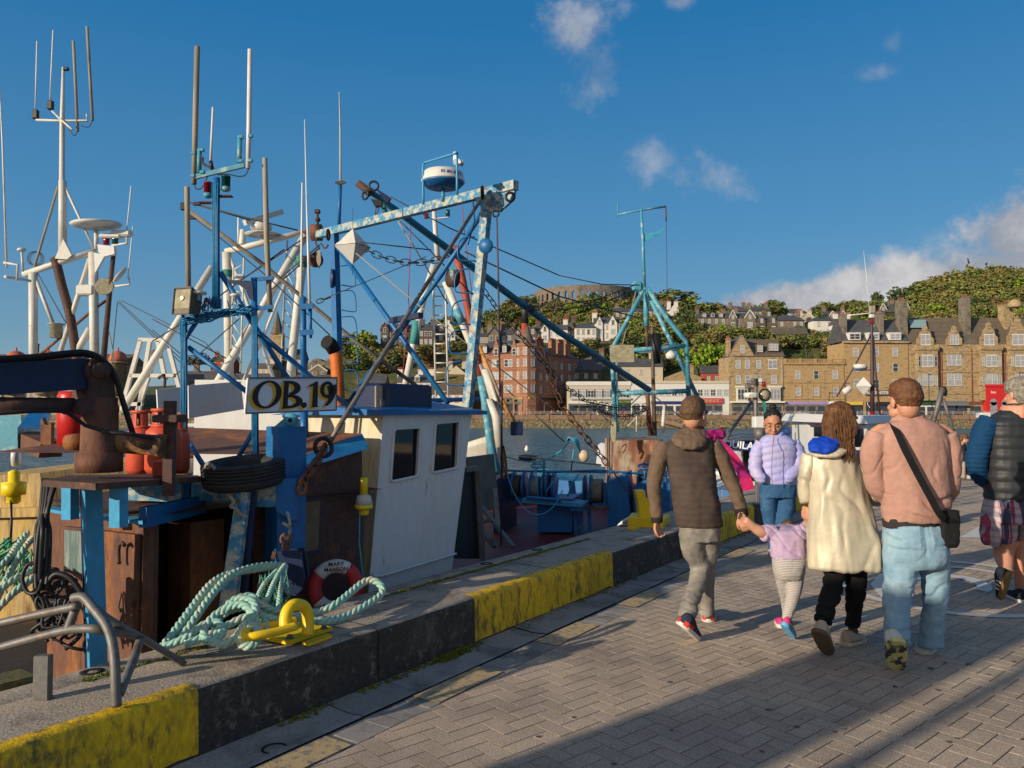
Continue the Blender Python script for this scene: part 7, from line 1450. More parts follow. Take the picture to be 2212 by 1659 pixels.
g=MB();g.bbox(kD.p(1490,1080,12.2),(.3,.3,.2),bev=.04);g.build('boom_block',m_navy2,fb)
for y0,y1 in ((420,180),(470,235)):tube('topping_lift',m_wire,[k3.p(290,y0,13),k3.p(900,(y0+y1)/2+28,14),k3.p(1290,y1,14.8)],.03,fb,6)
g=MB();g.bbox(k3.p(1300,200,d4),(.42,.2,.4),bev=.08);g.build('lift_block',m_aqua,fb);tube('whip_wire',m_wire,[P(1439,478,d4),P(1441,600,d4),P(1437,800,d4)],.016,fb,5);tube('rope',m_rope_g,[k3.p(1290,240,d4),k3.p(1210,560,d4),k3.p(1095,1000,d4),k3.p(1090,1300,d4)],.03,fb,6)
for pts in ([k3.p(560,1200,13),k3.p(800,1360,13.5),k3.p(1100,1420,14.5),k3.p(1400,1400,15)],[k3.p(860,1420,13),k3.p(1050,1500,14),k3.p(1200,1510,14.5),k3.p(1380,1440,15)]):chain('chain',m_cable,pts,.16,.022,fb)
for pts in ([k3.p(1470,1300,15),k3.p(1760,1530,15)],[k3.p(1390,1240,15),k3.p(1150,1470,15)],[k3.p(900,1440,13),k3.p(1060,1600,12)]):tube('stay_wire',m_wire,pts,.03,fb,5)
tube('white_stay',m_wpipe,[k3.p(1370,1440,15),k3.p(1170,1640,15)],.035,fb)
for x0,y0,x1,y1,m_,r in ((1295,1450,1295,1660,m_wpipe,.05),(1570,1440,1555,1670,m_wpipe,.1),(1400,1420,1402,1600,m_rust,.05)):t4('stanchion',m_,[(x0,y0),(x1,y1)],r)
g=MB()
for i in range(6):g.path(smooth_pts([k3.p(1055+i*6,1560,d4-.2),k3.p(1040+i*9,1650,d4-.25),k3.p(1050+i*6,1730,d4-.25),k3.p(1062+i*4,1760,d4-.25)],4),.035,6)
g.build('rope_hank',mat('rope_straw',(.36,.33,.22,1),r=.9,var=.25,vs=40),fb)
q=[P(x,y,d4+.2) for x,y in ((1328,952),(1432,950),(1445,1030),(1330,1024))];g=MB();g.prism([q[3]-Z*1.0,q[2]-Z*1.0,q[1],q[0]],Y*1.6);g.build('rusty_casing',mat('casing_rust',(.3,.15,.09,1),r=.8,c2=(.36,.3,.22,1),sc=2.5,t=(.5,.6),c3=(.2,.08,.04,1),sc3=1.5,t3=(.5,.65),var=.25,vs=10,st=(1,1,.35)),fb)
g=MB();g.prism([P(x,y,d4+.05) for x,y in ((1378,1022),(1400,982),(1428,981),(1420,1024))],Y*.08);g.build('hatch_plate',m_rustdk,fb);tube('casing_hook',m_rustdk,smooth_pts([P(x,y,d4-.1) for x,y in ((1346,979),(1352,966),(1350,960),(1343,966))]),.035,fb)
hullmesh('hull',fb,V((P(1330,1000,17).x+.2,18.6,0)),V((-.3,.95,0)),9.5,3.6,-.55,-3.4,m_navy2,.4,m_aqua)
KK(.6,.6)
# small white boat with wheelhouse window beyond the winch
sm=thing('small_boat','small white and aqua boat with a framed window beyond the winch rails','boat',P(1280,1000,20)-Z*3);hullmesh('hull',sm,V((P(1255,990,22).x,22.5,0)),V((-.95,.2,0)),6,2.2,-1.5,-3.4,m_aqua,.4,m_wpaint);q=[P(x,y,20) for x,y in ((1305,966),(1312,961),(1330,961),(1330,1008),(1300,1008))]
g=MB();g.prism(q,Y*1.4);g.build('cuddy',m_wpaint,sm);g=MB();g.prism([P(x,y,19.97) for x,y in ((1310,970),(1327,968),(1326,1000),(1308,1000))],Y*.02);g.build('cuddy_window',m_glass,sm);g=MB();g.ball(P(1262,985,19),(.13,.12,.15));g.build('fender_float',mat('buff',(.5,.38,.24,1)),sm)
g=MB();g.lathe(P(1138,972,24),[(.0,-.1),(.1,-.06),(.12,.05),(.05,.22),(0,.25)],n=12);tag(g.build('buoy',m_plast),'small white buoy floating on the blue water','buoy')
# blue board boat with pink guard hoop, at the quay ahead
aq=thing('fishing_boat','boat with a blue name board and bright pink curved guard by the kerb','boat',P(1600,1030,15)-Z*3);d5=14.2
q=[k6.p(x,y,d5) for x,y in ((655,520),(1018,552),(1012,622),(800,610))];g=MB();g.prism(q,Y*.05);nb=g.build('name_board',mat('board_blue',(.012,.06,.25,1),r=.4),aq);text3('AQUILA',k6.p(812,558,d5-.02),(q[1]-q[0]),.19,m_wht,nb,bold=.004,shear=.15)
oc=smooth_pts([k6.p(x,y,d5-.3) for x,y in ((600,440),(700,530),(830,660),(930,800),(1000,940),(1030,1060),(1020,1110))],4);ic=smooth_pts([k6.p(x,y,d5-.3) for x,y in ((600,560),(650,580),(745,700),(850,830),(905,960),(930,1060),(918,1110))],4)
g=MB();n=len(oc)
for i in range(n-1):g.mi(0 if (i//5)%2 else 1);g.hexa([oc[i],oc[i+1],ic[i+1],ic[i],oc[i]+Y*.25,oc[i+1]+Y*.25,ic[i+1]+Y*.25,ic[i]+Y*.25])
g.build('pink_guard',[mat('pink_bright',(.55,.015,.12,1),r=.6),mat('pink_dark',(.36,.01,.15,1),r=.6)],aq)
g=MB();g.bbox(k6.p(600,445,d5),(.5,.4,.3),bev=.06);g.build('winch_head',mat('pink_dark',(.36,.01,.15,1)),aq);g=MB()
for x in (655,695):g.lathe(k6.p(x,470,d5),[(.08,0),(.06,.1),(.05,.25),(.09,.3)],n=12)
g.build('winch_drum',m_rust,aq)
g=MB();g.prism([k6.p(x,y,d5+.5) for x,y in ((690,620),(1040,640),(1040,1000),(960,1000),(860,790))],Y*.08);g.build('side',m_wpaint,aq);g=MB();g.box(k6.p(985,725,d5+.45),(.3,.04,.75));g.build('side_window',m_glass,aq)
hullmesh('hull',aq,V((P(1590,1000,16).x-.8,17.0,0)),V((.57,.82,0)),7.5,2.6,-.5,-3.4,m_black,.5,m_wpaint);g=MB()
for y in (440,475,505):g.path([k6.p(700,y+40,d5+1.5),k6.p(860,y,d5+2),k6.p(1040,y,d5+2.5)],.03,6)
g.build('rail',m_wrail,aq);tube('grey_strut',m_steel,[P(1624,868,17),P(1578,932,16),P(1566,956,15)],.06,aq)
KK(.5,.5)
# radar mast boat in front of the tenement
jm=thing('motor_boat','boat carrying a white radar and ring lamp mast before the tenement','boat',P(1640,985,26)-Z*3);d6=24
hullmesh('hull',jm,V((P(1630,990,27).x,27.5,0)),V((-.8,.5,0)),7,2.8,-1.3,-3.4,m_wpaint,.5)
g=MB();g.lathe(k4.p(612,1318,d6),[(.38,-.17),(.46,-.14),(.46,.1),(.4,.16),(0,.18)],n=24);rdj=g.build('radar',m_plast,jm);wrap_text('JRC',k4.p(612,1318,d6),.232,.1,-.25,mat('letter_plum',(.15,.03,.06,1)),rdj,-.01)
tube('mast',m_steel,[k4.p(655,1110,d6),k4.p(655,1510,d6),P(1634,980,d6)],[.12,.14,.16],jm)
for x,y,w,h,m_ in ((640,1145,.5,.3,m_wood),(660,1200,.22,.5,m_black),(620,1200,.35,.3,m_steel),(690,1180,.3,.25,m_plast),(580,1230,.3,.35,m_steel)):g=MB();g.bbox(k4.p(x,y,d6),(w,.3,h),bev=.04);g.build('mast_fitting',m_,jm)
g=MB();g.lathe(k4.p(730,1215,d6),[(.12,-.16),(.12,.16)],n=12);g.build('red_lamp',m_redl,jm);g=MB();g.torus(k4.p(740,1316,d6),Y,.36,.05,26,8);rl2=g.build('ring_lamp',m_black,jm);g=MB();g.lathe(k4.p(740,1316,d6),[(0,0),(.33,0),(.33,.03),(0,.03)],Y,24);g.build('lens',m_lampg,rl2)
g=MB();g.prism([k4.p(x,y,d6) for x,y in ((705,1350),(742,1355),(755,1480),(740,1490),(725,1420))],Y*.05);g.build('green_cloth',mat('cloth_green',(.02,.2,.14,1),r=.9),jm)
KK(.8,.8)
# white cabin cruiser at the quay end
cb=thing('cabin_boat','white cabin boat with dark windows behind the couple','boat',P(1830,1000,22)-Z*3);d7=21.5
hullmesh('hull',cb,V((P(1840,990,23).x,24.2,0)),V((-.93,.35,0)),9,3.4,-.6,-3.4,m_wpaint,.5)
F0=k7.p(750,480,d7);F1=k7.p(1715,490,d7);S1=k7.p(2130,540,d7+2.4);zb_=-.8
g=MB();g.hexa([V((F0.x,F0.y,zb_)),V((F1.x,F1.y,zb_)),V((S1.x,S1.y,zb_)),V((F0.x+.5,F0.y+2.6,zb_)),F0,F1,V((S1.x,S1.y,F1.z)),V((F0.x+.5,F0.y+2.6,F0.z))]);g.build('cabin',m_wpaint,cb)
r0=k7.p(670,462,d7-.25);r1=k7.p(1725,492,d7-.25);r2=V((S1.x+.3,S1.y,r1.z));r3=V((F0.x+.2,F0.y+2.8,r0.z));up=Z*.22;i_=Y*.12
g=MB();g.hexa([r0,r1,r2,r3,r0+up+V((.15,.15,0)),r1+up+V((-.05,.15,0)),r2+up+V((-.2,-.1,0)),r3+up+V((.15,-.1,0))]);g.build('cabin_roof',m_wpaint,cb);bar('roof_trim',mat('trim_plum',(.1,.03,.07,1)),r0-Z*.015,r1-Z*.015,.04,.04,cb)
for (x0,x1,y0,y1) in ((850,1000,540,700),(1040,1280,545,800),(1510,1655,570,870)):g=MB();g.prism([k7.p(x0,y0,d7-.02),k7.p(x1,y0,d7-.02),k7.p(x1+12,y1,d7-.02),k7.p(x0,y1,d7-.02)],Y*.01);g.build('cabin_window',m_glass,cb)
g=MB();a=F1.lerp(S1,.25);b=F1.lerp(S1,.8);nn=V((.9,-.45,0))*.02;g.hexa([V((a.x,a.y,.55))+nn,V((b.x,b.y,.55))+nn,V((b.x,b.y,.55))-nn,V((a.x,a.y,.55))-nn,V((a.x,a.y,1.1))+nn,V((b.x,b.y,1.1))+nn,V((b.x,b.y,1.1))-nn,V((a.x,a.y,1.1))-nn]);g.build('cabin_window',m_glass,cb)
g=MB();g.torus(P(1738,1012,15.5),V((.5,-.85,0)),.26,.075,26,10);lb2=g.build('red_lifebuoy',mat('lifebuoy_bright',(.55,.012,.015,1),r=.5));tag(lb2,'bright red ring buoy hanging behind the gold coat','lifebuoy')
g=MB();g.bbox(P(1735,1046,15.4),(.4,.3,.12),bev=.03);tag(g.build('fish_box',mat('box_white',(.6,.6,.62,1))),'white fish box on the kerb below the red ring buoy','box')
KK(.34,.5)
# tall dark mast with radar beside the cabin
dm=thing('motor_boat','boat with a tall black tripod mast and white radar before the hotel','boat',P(1884,985,27)-Z*3);d8=25
hullmesh('hull',dm,V((P(1884,990,28).x,28.5,0)),V((-.9,.4,0)),7,2.6,-1.3,-3.4,m_wpaint,.4)
m_mblk=mat('mast_black',(.05,.03,.035,1),r=.5)
def t8(name,m,pts,r,n=10):return tube(name,m,[k5.p(x,y,d8) for x,y in pts],r,dm,n)
t8('mast',m_mblk,[(318,480),(316,760),(322,1200),(318,1480)],[.1,.14,.19,.22]);t8('mast_foot',m_redl,[(318,1470),(320,1560),(320,1700)],.23);t8('mast_leg',m_mblk,[(305,760),(160,1040),(-10,1330)],.07);t8('mast_leg',m_mblk,[(330,760),(352,1100),(398,1560)],.09);t8('antenna',m_ant,[(240,-30),(265,200),(298,560)],[.012,.025,.035]);t8('yard',m_wpipe,[(100,572),(300,552),(445,545)],.05)
for x,y,w,h,m_ in ((320,520,.35,.5,m_wood),(312,632,.22,.3,m_redl),(315,580,.3,.25,m_plast)):g=MB();g.bbox(k5.p(x,y,d8),(w,.3,h),bev=.05);g.build('mast_fitting',m_,dm)
t8('radar_bracket',m_mblk,[(120,1090),(345,1080)],.05);g=MB();g.lathe(k5.p(208,1060,d8),[(.36,-.12),(.42,-.06)],n=22);g.build('radar_base',m_blue,dm);g=MB();g.lathe(k5.p(208,1060,d8),[(.43,-.06),(.43,.16),(.37,.21),(0,.22)],n=24);g.build('radome',m_plast,dm)
c=k5.p(240,1232,d8);g=MB();pts=[c+Z*.3,c-Z*.3]+[c+V((math.cos(t),math.sin(t),0))*.33 for t in (.35,1.92,3.49,5.06)];g.add(pts,[(0,2,3),(0,3,4),(0,4,5),(0,5,2),(1,3,2),(1,4,3),(1,5,4),(1,2,5)]);g.build('radar_reflector',m_plast,dm);g=MB();g.lathe(k5.p(85,1270,d8),[(.12,-.3),(.2,-.25),(.2,.25),(.12,.3)],V((.7,0,.5)).normalized(),14);g.build('raft_canister',m_plast,dm)
t8('hose',mat('hose_pale',(.5,.5,.44,1)),[(270,1560),(285,1500),(345,1420),(350,1380)],.035,6);t8('hose',mat('hose_pale',(.5,.5,.44,1)),[(360,1560),(340,1480),(280,1410),(275,1385)],.035,6);t8('lead',m_rope_a,[(330,600),(345,650),(325,720),(310,780)],.03,5)
KK(.6,.75)
# grey tripod and white box beyond the pink jumper
tp=thing('tripod_frame','pale grey metal tripod frame on a boat beyond the pink jumper','frame',P(2030,960,24))
for pts,r in ([(2036,838),(2026,876),(2012,925)],.13),([(2038,863),(2050,900),(2064,945)],.08),([(2024,885),(1996,918)],.06):tube('leg',m_steel,[P(*q,24) for q in pts],r,tp)
g=MB();g.lathe(P(2040,845,24),[(.08,-.2),(.12,0),(.06,.2)],n=10);g.build('lantern',m_black,tp)
g=MB();g.bbox(P(2124,897,24),(.42,.4,.22),bev=.03);g.bbox(P(2124,930,24)-Z*.4,(.36,.36,1.6),bev=.02);tag(g.build('meter_cabinet',m_wpaint),'white cabinet on a post beside the padded gilet man','cabinet')
wbt=thing('white_boat','low white boat behind the seated figure','boat',P(2100,1000,28)-Z*3);hullmesh('hull',wbt,V((P(2110,960,30).x,31,0)),V((-1,.1,0)),6,2.2,-.9,-3.4,m_wpaint,.5);g=MB();g.bbox(V((P(2110,960,30).x,31,-.6)),(2.4,1.6,.9),bev=.1);g.build('cabin',m_wpaint,wbt)
KK(1,1)
# white and steel service post on the kerb
sp=thing('service_post','white topped steel service post on the kerb beside the woman in lilac','post',PZ(1637,1090,KH));dz_=PZ(1637,1090,KH).y
g=MB();g.bbox(P(1640,912,dz_),(.165,.16,.16),bev=.012);g.build('head',m_wpaint,sp);g=MB();g.lathe(P(1641,935,dz_),[(.075,-.085),(.075,.06)],n=20);g.build('collar',m_steel,sp);c=P(1636,940,dz_);b0=PZ(1636,1090,KH);g=MB();g.bbox(V((b0.x,dz_,(c.z+KH)/2)),(.05,.05,c.z-KH),bev=.006);g.bbox(V((b0.x,dz_,KH+.012)),(.13,.13,.02),bev=.004);g.build('column',m_steel,sp)
KK(1,1)
# stand-in boat added out of view astern; its block throws the band of shade
st=thing('trawler','unseen boat shape added astern to shade the pavers','boat',SWZ(-9,6.5,-3));Sv=V((math.sin(R(SUN_AZ)),math.cos(R(SUN_AZ)),0));Nv=V((Sv.y,-Sv.x,0))
hullmesh('hull',st,SWZ(-13,7,0),-U,9,3.8,-.2,-3.4,m_hull,.6,m_blue)
c=Sv*-7.2+Nv*-2.48;g=MB();g.bbox(V((c.x,c.y,1.3)),(.8,.9,4.9),Nv,Sv,.04);g.build('paver_shade_block',m_wpaint,st);c=Sv*-7.4+Nv*-1.86;tube('mast',m_wpipe,[V((c.x,c.y,-1)),V((c.x,c.y,6))],.055,st)  # block and pole added only to cast the broad and thin shade strips
gull('gull','small white gull perched behind the woman in lilac',P(1701,930,18),V((1,.1,0)),.75)
# ---------------- people on the pier ----------------
rp=random.Random(9)
def soft(name,mb,m,par,vox=.011,it=3,disp=None):
 """fuse overlapping forms into one continuous surface"""
 o=mb.build('tmp',m);md=o.modifiers.new('r','REMESH');md.mode='VOXEL';md.voxel_size=vox;md.use_smooth_shade=True
 if it:sm_=o.modifiers.new('s','SMOOTH');sm_.factor=.5;sm_.iterations=it
 me=bpy.data.meshes.new_from_object(o.evaluated_get(bpy.context.evaluated_depsgraph_get()));bpy.data.objects.remove(o);me.name=name
 if disp:
  n=len(me.vertices);co=np.empty(n*3,np.float32);no=np.empty(n*3,np.float32);me.vertices.foreach_get('co',co);me.vertices.foreach_get('normal',no);co=co.reshape(-1,3);no=no.reshape(-1,3)
  d=np.array([disp(V(c),V(k)) for c,k in zip(co,no)],np.float32);me.vertices.foreach_set('co',(co+no*d[:,None]).ravel())
 off=wloc(par);me.transform(Matrix.Translation(-off));me.polygons.foreach_set('use_smooth',[True]*len(me.polygons));me.materials.clear();me.materials.append(m);me.update()
 ob_=bpy.data.objects.new(name,me);C.objects.link(ob_);ob_.parent=par;return ob_
def fold(a,sx,sz,seed=0): # cloth folds: ridged noise stretched along the cloth
 def f(c,n):
  v=mnoise.noise(V((c.x*sx+seed,c.y*sx,c.z*sz+seed)));w=mnoise.noise(V((c.x*sx*2.3,c.y*sx*2.3+seed,c.z*sz*2.1)));return a*((.5-abs(v))*1.4-.3+w*.5)
 return f
def crease(c,d,f,a,seed=0,w=.4,m=1.0): # thin valleys between soft ridges, broken up by noise
 ph=c.dot(d)*f+2.6*mnoise.noise(V((c.x*7+seed,c.y*7,c.z*6)));k=max(0,mnoise.noise(V((c.x*5,c.y*5+seed,c.z*5-seed)))+.32)
 return a*m*k*(.35-math.exp(-(math.sin(ph)/w)**2))
def near(z,z0,h):return max(0,1-abs(z-z0)/h)
def fabric(name,c,r=.85,var=.08,wv=260,bump=.5,**k):return mat(name,c,r=r,var=var,vs=30,bump=bump,bs=wv,spec=.25,**k)
m_skin=mat('skin',(.5,.25,.16,1),r=.5,c2=(.48,.19,.13,1),sc=9,t=(.5,.75),var=.05,bump=.1,bs=120,spec=.35);m_skin2=mat('skin_warm',(.42,.2,.12,1),r=.5,c2=(.4,.15,.1,1),sc=9,t=(.5,.75),var=.05,spec=.35)
def hairmat(n,a,b):return mat(n,a,r=.5,c2=b,sc=30,t=(.4,.65),var=.35,vs=220,bump=.7,bs=240,spec=.3)
class Figure:
 def __init__(s,lab,base,k,d,name='person',cat='person'):s.root=thing(name,lab,cat,base);s.k=k;s.d=d;s.sl=1
 def p(s,x,y,dd=0):return s.k.p(x,y,s.d+dd)
 def m(s,px):return px*s.k.k/F*s.d # crop pixels to metres
 def torso(s,rows,ratio=.62,yaw=0,n=26,mb=None,sq=2.4):
  """rows: x, y, half width (crop px), depth offset, depth ratio"""
  mb=mb or MB();rs=[];ex=V((math.cos(yaw),math.sin(yaw),0));ey=V((-math.sin(yaw),math.cos(yaw),0))
  for r in rows:
   x,y,hw=r[:3];dd=r[3] if len(r)>3 else 0;rt_=r[4] if len(r)>4 else ratio;c=s.p(x,y,dd);a=s.m(hw)*s.sl;b=a*rt_;ring=[]
   for i in range(n):
    t=2*math.pi*i/n;cx=math.cos(t);cy=math.sin(t);ring.append(c+ex*(a*math.copysign(abs(cx)**(2/sq),cx))+ey*(b*math.copysign(abs(cy)**(2/sq),cy)))
   rs.append(ring)
  return mb.rings(rs)
 def limb(s,mb,pts,n=16,k=5):
  """pts: x, y, depth offset, radius in crop px"""
  P_=smooth_pts([s.p(*q[:3]) for q in pts],k);R_=[]
  for i in range(len(pts)-1):R_+=[s.sl*s.m(pts[i][3]+(pts[i+1][3]-pts[i][3])*j/k) for j in range(k)]
  mb.path(P_,R_+[s.sl*s.m(pts[-1][3])],n);return mb
 def head(s,mb,c,f,sz=1.0,tilt=0,ears=True):
  f=V((f[0],f[1],0)).normalized();sd=V((f.y,-f.x,0));M_=Matrix.Rotation(tilt,3,sd);f=M_@f;up=M_@Z;ax=(sd,f,up);s.hf=(c,sd,f,up,sz)
  g= lambda a,b,cc:c+sd*(a*sz)+f*(b*sz)+up*(cc*sz);B= lambda q,r:mb.ball(q,tuple(v*sz for v in r),16,ax)
  B(g(0,-.01,.03),(.076,.095,.086));B(g(0,.025,-.03),(.062,.07,.082));B(g(0,.055,-.088),(.03,.032,.026));B(g(0,-.035,-.03),(.062,.055,.07))
  B(g(0,.075,.028),(.05,.022,.016));mb.path([g(0,.094,.015),g(0,.107,-.01),g(0,.12,-.032),g(0,.1,-.04)],[.008*sz,.01*sz,.0135*sz,.011*sz],8)
  for q in (-1,1):B(g(q*.034,.078,-.03),(.02,.018,.02));B(g(q*.012,.108,-.036),(.008,.009,.007));B(g(q*.05,.03,-.06),(.022,.035,.03))
  B(g(0,.091,-.06),(.022,.012,.006));B(g(0,.088,-.071),(.019,.012,.007))
  if ears:
   for q in (-1,1):mb.ball(g(q*.077,-.008,-.01),(.009*sz,.02*sz,.033*sz),10,((sd*.8-f*.5*q).normalized() if False else sd,f,up))
  return g
 def hand(s,mb,w,dr,pn,curl=.6,sz=1.0,side=1,spread=.3):
  """palm, four jointed fingers of different length, thumb from the side of the palm"""
  dr=dr.normalized();sd=dr.cross(pn).normalized()*side;pn=sd.cross(dr).normalized()*side;k=sz
  for a in (-.027,-.009,.009,.027):mb.path([w+sd*a*.6*k,w+dr*.045*k+sd*a*k,w+dr*.086*k+sd*a*1.15*k],[.014*k,.0145*k,.0115*k],8)
  for a,L_ in ((-.03,.062),(-.0105,.078),(.0095,.084),(.029,.074)):
   p=w+dr*.086*k+sd*a*1.1*k;d=dr.copy();pts=[p-dr*.012*k,p];c=curl
   for j,l in enumerate((.42,.32,.26)):d=(Matrix.Rotation(c*(.9 if j==0 else 1.1),3,sd)@d) if side>0 else (Matrix.Rotation(-c*(.9 if j==0 else 1.1),3,sd)@d);d.normalize();pts.append(pts[-1]+d*(L_*l*k))
   mb.path(pts,[.0098*k,.0095*k,.0088*k,.008*k,.0065*k],8)
  b=w+dr*.025*k+sd*.03*k;mb.path([b,b+dr*.025*k+sd*.022*k+pn*.006*k,b+dr*.055*k+sd*.028*k+pn*.018*k,b+dr*.078*k+sd*.022*k+pn*.028*k],[.014*k,.012*k,.0105*k,.008*k],8)
 def shoe(s,heel,toe,up,w,h,mu,ms,name='shoe',accents=(),collar=.9):
  f=(toe-heel);L_=f.length;f.normalize();up=(up-f*up.dot(f)).normalized();sd=f.cross(up).normalized();n=16
  def outline(t):return w*.5*(.80+.28*math.sin(math.pi*min(1,max(0,t*.78+.16))))*(1 if t<.8 else math.sqrt(max(.02,1-((t-.8)/.205)**2)))*(1 if t>.1 else math.sqrt(max(.05,1-((.1-t)/.105)**2)))
  def hgt(t):return h*(collar if t<.28 else collar-(collar-.5)*min(1,(t-.28)/.32) if t<.6 else .5-.22*((t-.6)/.4)**1.5)*(1 if t>.06 else .8)
  rs=[]
  for i in range(15):
   t=i/14;ow=outline(t);hh=hgt(t);c=heel+f*(L_*t);rg=[]
   for j in range(n):
    a=2*math.pi*j/n;x=math.cos(a);y=math.sin(a);rg.append(c+sd*(ow*.92*(abs(x)**.8)*math.copysign(1,x))+up*(.02+(hh*(abs(y)**.75) if y>0 else -.008)))
   rs.append(rg)
  g=MB();g.rings(rs);sh=soft(name,g,mu,s.root,.006,2)
  g=MB();rs=[]
  for z,kk in ((0,.9),(.004,1.0),(.018,1.03),(.028,1.0)):
   rs.append([heel+f*(L_*(.5+(t-.5)*(1+.02*(kk-.9))))+sd*(q*outline(t)*kk)+up*z for q,ts in ((1,[i/12 for i in range(13)]),(-1,[i/12 for i in range(12,-1,-1)])) for t in ts])
  g.rings(rs);g.build('sole',ms,sh)
  for (t0,t1,z0,z1,m_) in accents:
   g=MB();rs=[]
   for q in (-1,1):
    vs=[]
    for i in range(7):t=t0+(t1-t0)*i/6;ow=outline(t)*.92+.004;vs.append((heel+f*(L_*t)+sd*(q*ow*(1-.35*max(0,z0/h-.2)))+up*(.02+z0),heel+f*(L_*t)+sd*(q*ow*(1-.5*max(0,z1/h-.2)))+up*(.02+z1)))
    g.add([v for e in vs for v in e],[(2*i,2*i+1,2*i+3,2*i+2) for i in range(6)])
   g.build('trim',m_,sh)
  return sh
def hair_cap(fig,m,parts,vox=.007,amp=.006,name='hair',fr=38):
 c,sd,f,up,sz=fig.hf;g=MB()
 for (a,b,cc,r) in parts:g.ball(c+sd*a*sz+f*b*sz+up*cc*sz,tuple(v*sz for v in r),16,(sd,f,up))
 return soft(name,g,m,fig.root,vox,2, lambda q,n:amp*(mnoise.noise(q*fr)+.6*mnoise.noise(q*fr*2.2)))
K6=Crop(1371.5,822.9,.3637);K7_=Crop(1591,822.9,.3637)
def stripes(name,ca,cb,fz,rough=.85,duty=.5,plaid=None):
 m_=mat(name,ca,r=rough,var=.06,bump=.3,bs=200);nt=m_.node_tree;N=nt.nodes.new;L=nt.links.new;b=nt.nodes['Principled BSDF'];tc=N('ShaderNodeTexCoord');sp=N('ShaderNodeSeparateXYZ');L(tc.outputs['Object'],sp.inputs[0])
 base=[l.from_socket for l in nt.links if l.to_socket==b.inputs['Base Color']];base=base[0] if base else None
 def band(o,fr,du,ph=0):
  a=N('ShaderNodeMath');a.operation='MULTIPLY_ADD';L(o,a.inputs[0]);a.inputs[1].default_value=fr;a.inputs[2].default_value=ph;q=N('ShaderNodeMath');q.operation='FRACT';L(a.outputs[0],q.inputs[0]);t=N('ShaderNodeMath');t.operation='LESS_THAN';L(q.outputs[0],t.inputs[0]);t.inputs[1].default_value=du;return t.outputs[0]
 def over(f,colr,prev,k=1.0):
  n=N('ShaderNodeMix');n.data_type='RGBA';g=N('ShaderNodeMath');g.operation='MULTIPLY';L(f,g.inputs[0]);g.inputs[1].default_value=k;L(g.outputs[0],n.inputs[0]);L(prev,n.inputs[6]);n.inputs[7].default_value=colr;return n.outputs[2]
 col=over(band(sp.outputs[2],fz,duty),cb,base) if not plaid else base
 for ax,fr,du,ph,c_,k in plaid or ():col=over(band(sp.outputs[ax],fr,du,ph),c_,col,k)
 L(col,b.inputs['Base Color']);return m_
# ---- man in the brown hooded jacket, holding the child's hand ----
f1=Figure('man in a brown hooded jacket and grey jeans holding the small child by the hand',PZ(1510,1365,0),K6,5.66);f1.sl=0.95
g=MB();hc=f1.p(352,196);f1.head(g,hc,(.62,.78),1.09)
f1.limb(g,[(345,250,0,40),(340,300,.01,42),(340,340,.02,60)]);g.path([f1.p(340,340),f1.p(370,860)],.05,8)
for q in ([(180,380,0),(120,620,.02),(132,835,.03)],[(470,390,0),(560,600,.02),(640,800,.0)],[(310,870,0),(385,1100,.05),(312,1400,-.2)],[(440,870,0),(420,1100,.1),(430,1370,.2)]):g.path([f1.p(340,360)]+[f1.p(*w_) for w_ in q],.022,6)
f1.hand(g,f1.p(128,832,.02),V((.12,.15,-1)),V((.75,-.55,0)),.75,.95,1);f1.hand(g,f1.p(630,800,.0),V((.35,-.15,-1)),V((.5,.85,0)),.55,.95,-1)
body=soft('body',g,m_skin,f1.root,.0055,2)
hair_cap(f1,hairmat('hair_brown',(.075,.04,.022,1),(.13,.075,.035,1)),[(0,-.012,.05,(.08,.098,.078)),(0,-.046,.0,(.070,.058,.064)),(0,-.034,.022,(.083,.083,.06)),(0,.05,.085,(.052,.04,.025))],amp=.0035,fr=60)
m_j1=fabric('brown_quilt',(.058,.042,.036,1),c2=(.085,.062,.052,1),sc=5,t=(.45,.65),wv=130);m_j1s=fabric('brown_softshell',(.13,.088,.06,1),wv=28,bump=.7)
g=f1.torso([(338,322,62,.02,.8),(335,345,125,.01,.62),(328,375,158,0,.58),(322,430,160,0,.6),(335,520,146,0,.66),(348,620,142,0,.7),(362,720,146,0,.7),(375,800,145,.01,.7),(383,850,143,.01,.7),(384,866,138,.01,.66)])
def quilt(c,n):return .0035*abs(math.sin(c.z*62+mnoise.noise(c*9)*1.2))-.002+fold(.006,9,5,2)(c,n)
soft('jacket',g,m_j1,f1.root,.011,2,quilt)
g=MB();f1.limb(g,[(185,372,0,50),(150,450,0,55),(122,560,.02,50),(112,640,.02,44),(122,730,.03,42),(130,812,.03,37),(131,838,.03,34)]);f1.limb(g,[(455,375,0,52),(500,440,0,56),(545,540,.01,50),(578,610,.01,45),(612,700,0,40),(632,765,0,37),(638,800,0,34)])
soft('sleeves',g,m_j1s,f1.root,.009,2, lambda c,n:fold(.006,12,9,4)(c,n)+crease(c,V((.5,.2,1)),34,.011,2,.5))
for l in ([(130,806,.03,39),(131,842,.03,37)],[(624,752,0,42),(640,803,0,40)]):g=MB();f1.limb(g,l,k=2);soft('cuff',g,fabric('cuff_dark',(.02,.017,.016,1)),f1.root,.008,1)
g=MB();f1.torso([(330,408,52,-.13,.5),(325,385,92,-.10,.6),(322,350,112,-.06,.62),(325,315,100,-.01,.72),(345,290,80,.03,.85),(355,278,66,.05,.9)],mb=g);hd=soft('hood',g,m_j1s,f1.root,.009,3,fold(.009,14,9,6))
g=MB();f1.torso([(345,292,70,.02,.8),(348,266,66,.03,.85)],mb=g);soft('collar',g,m_j1,f1.root,.008,2)
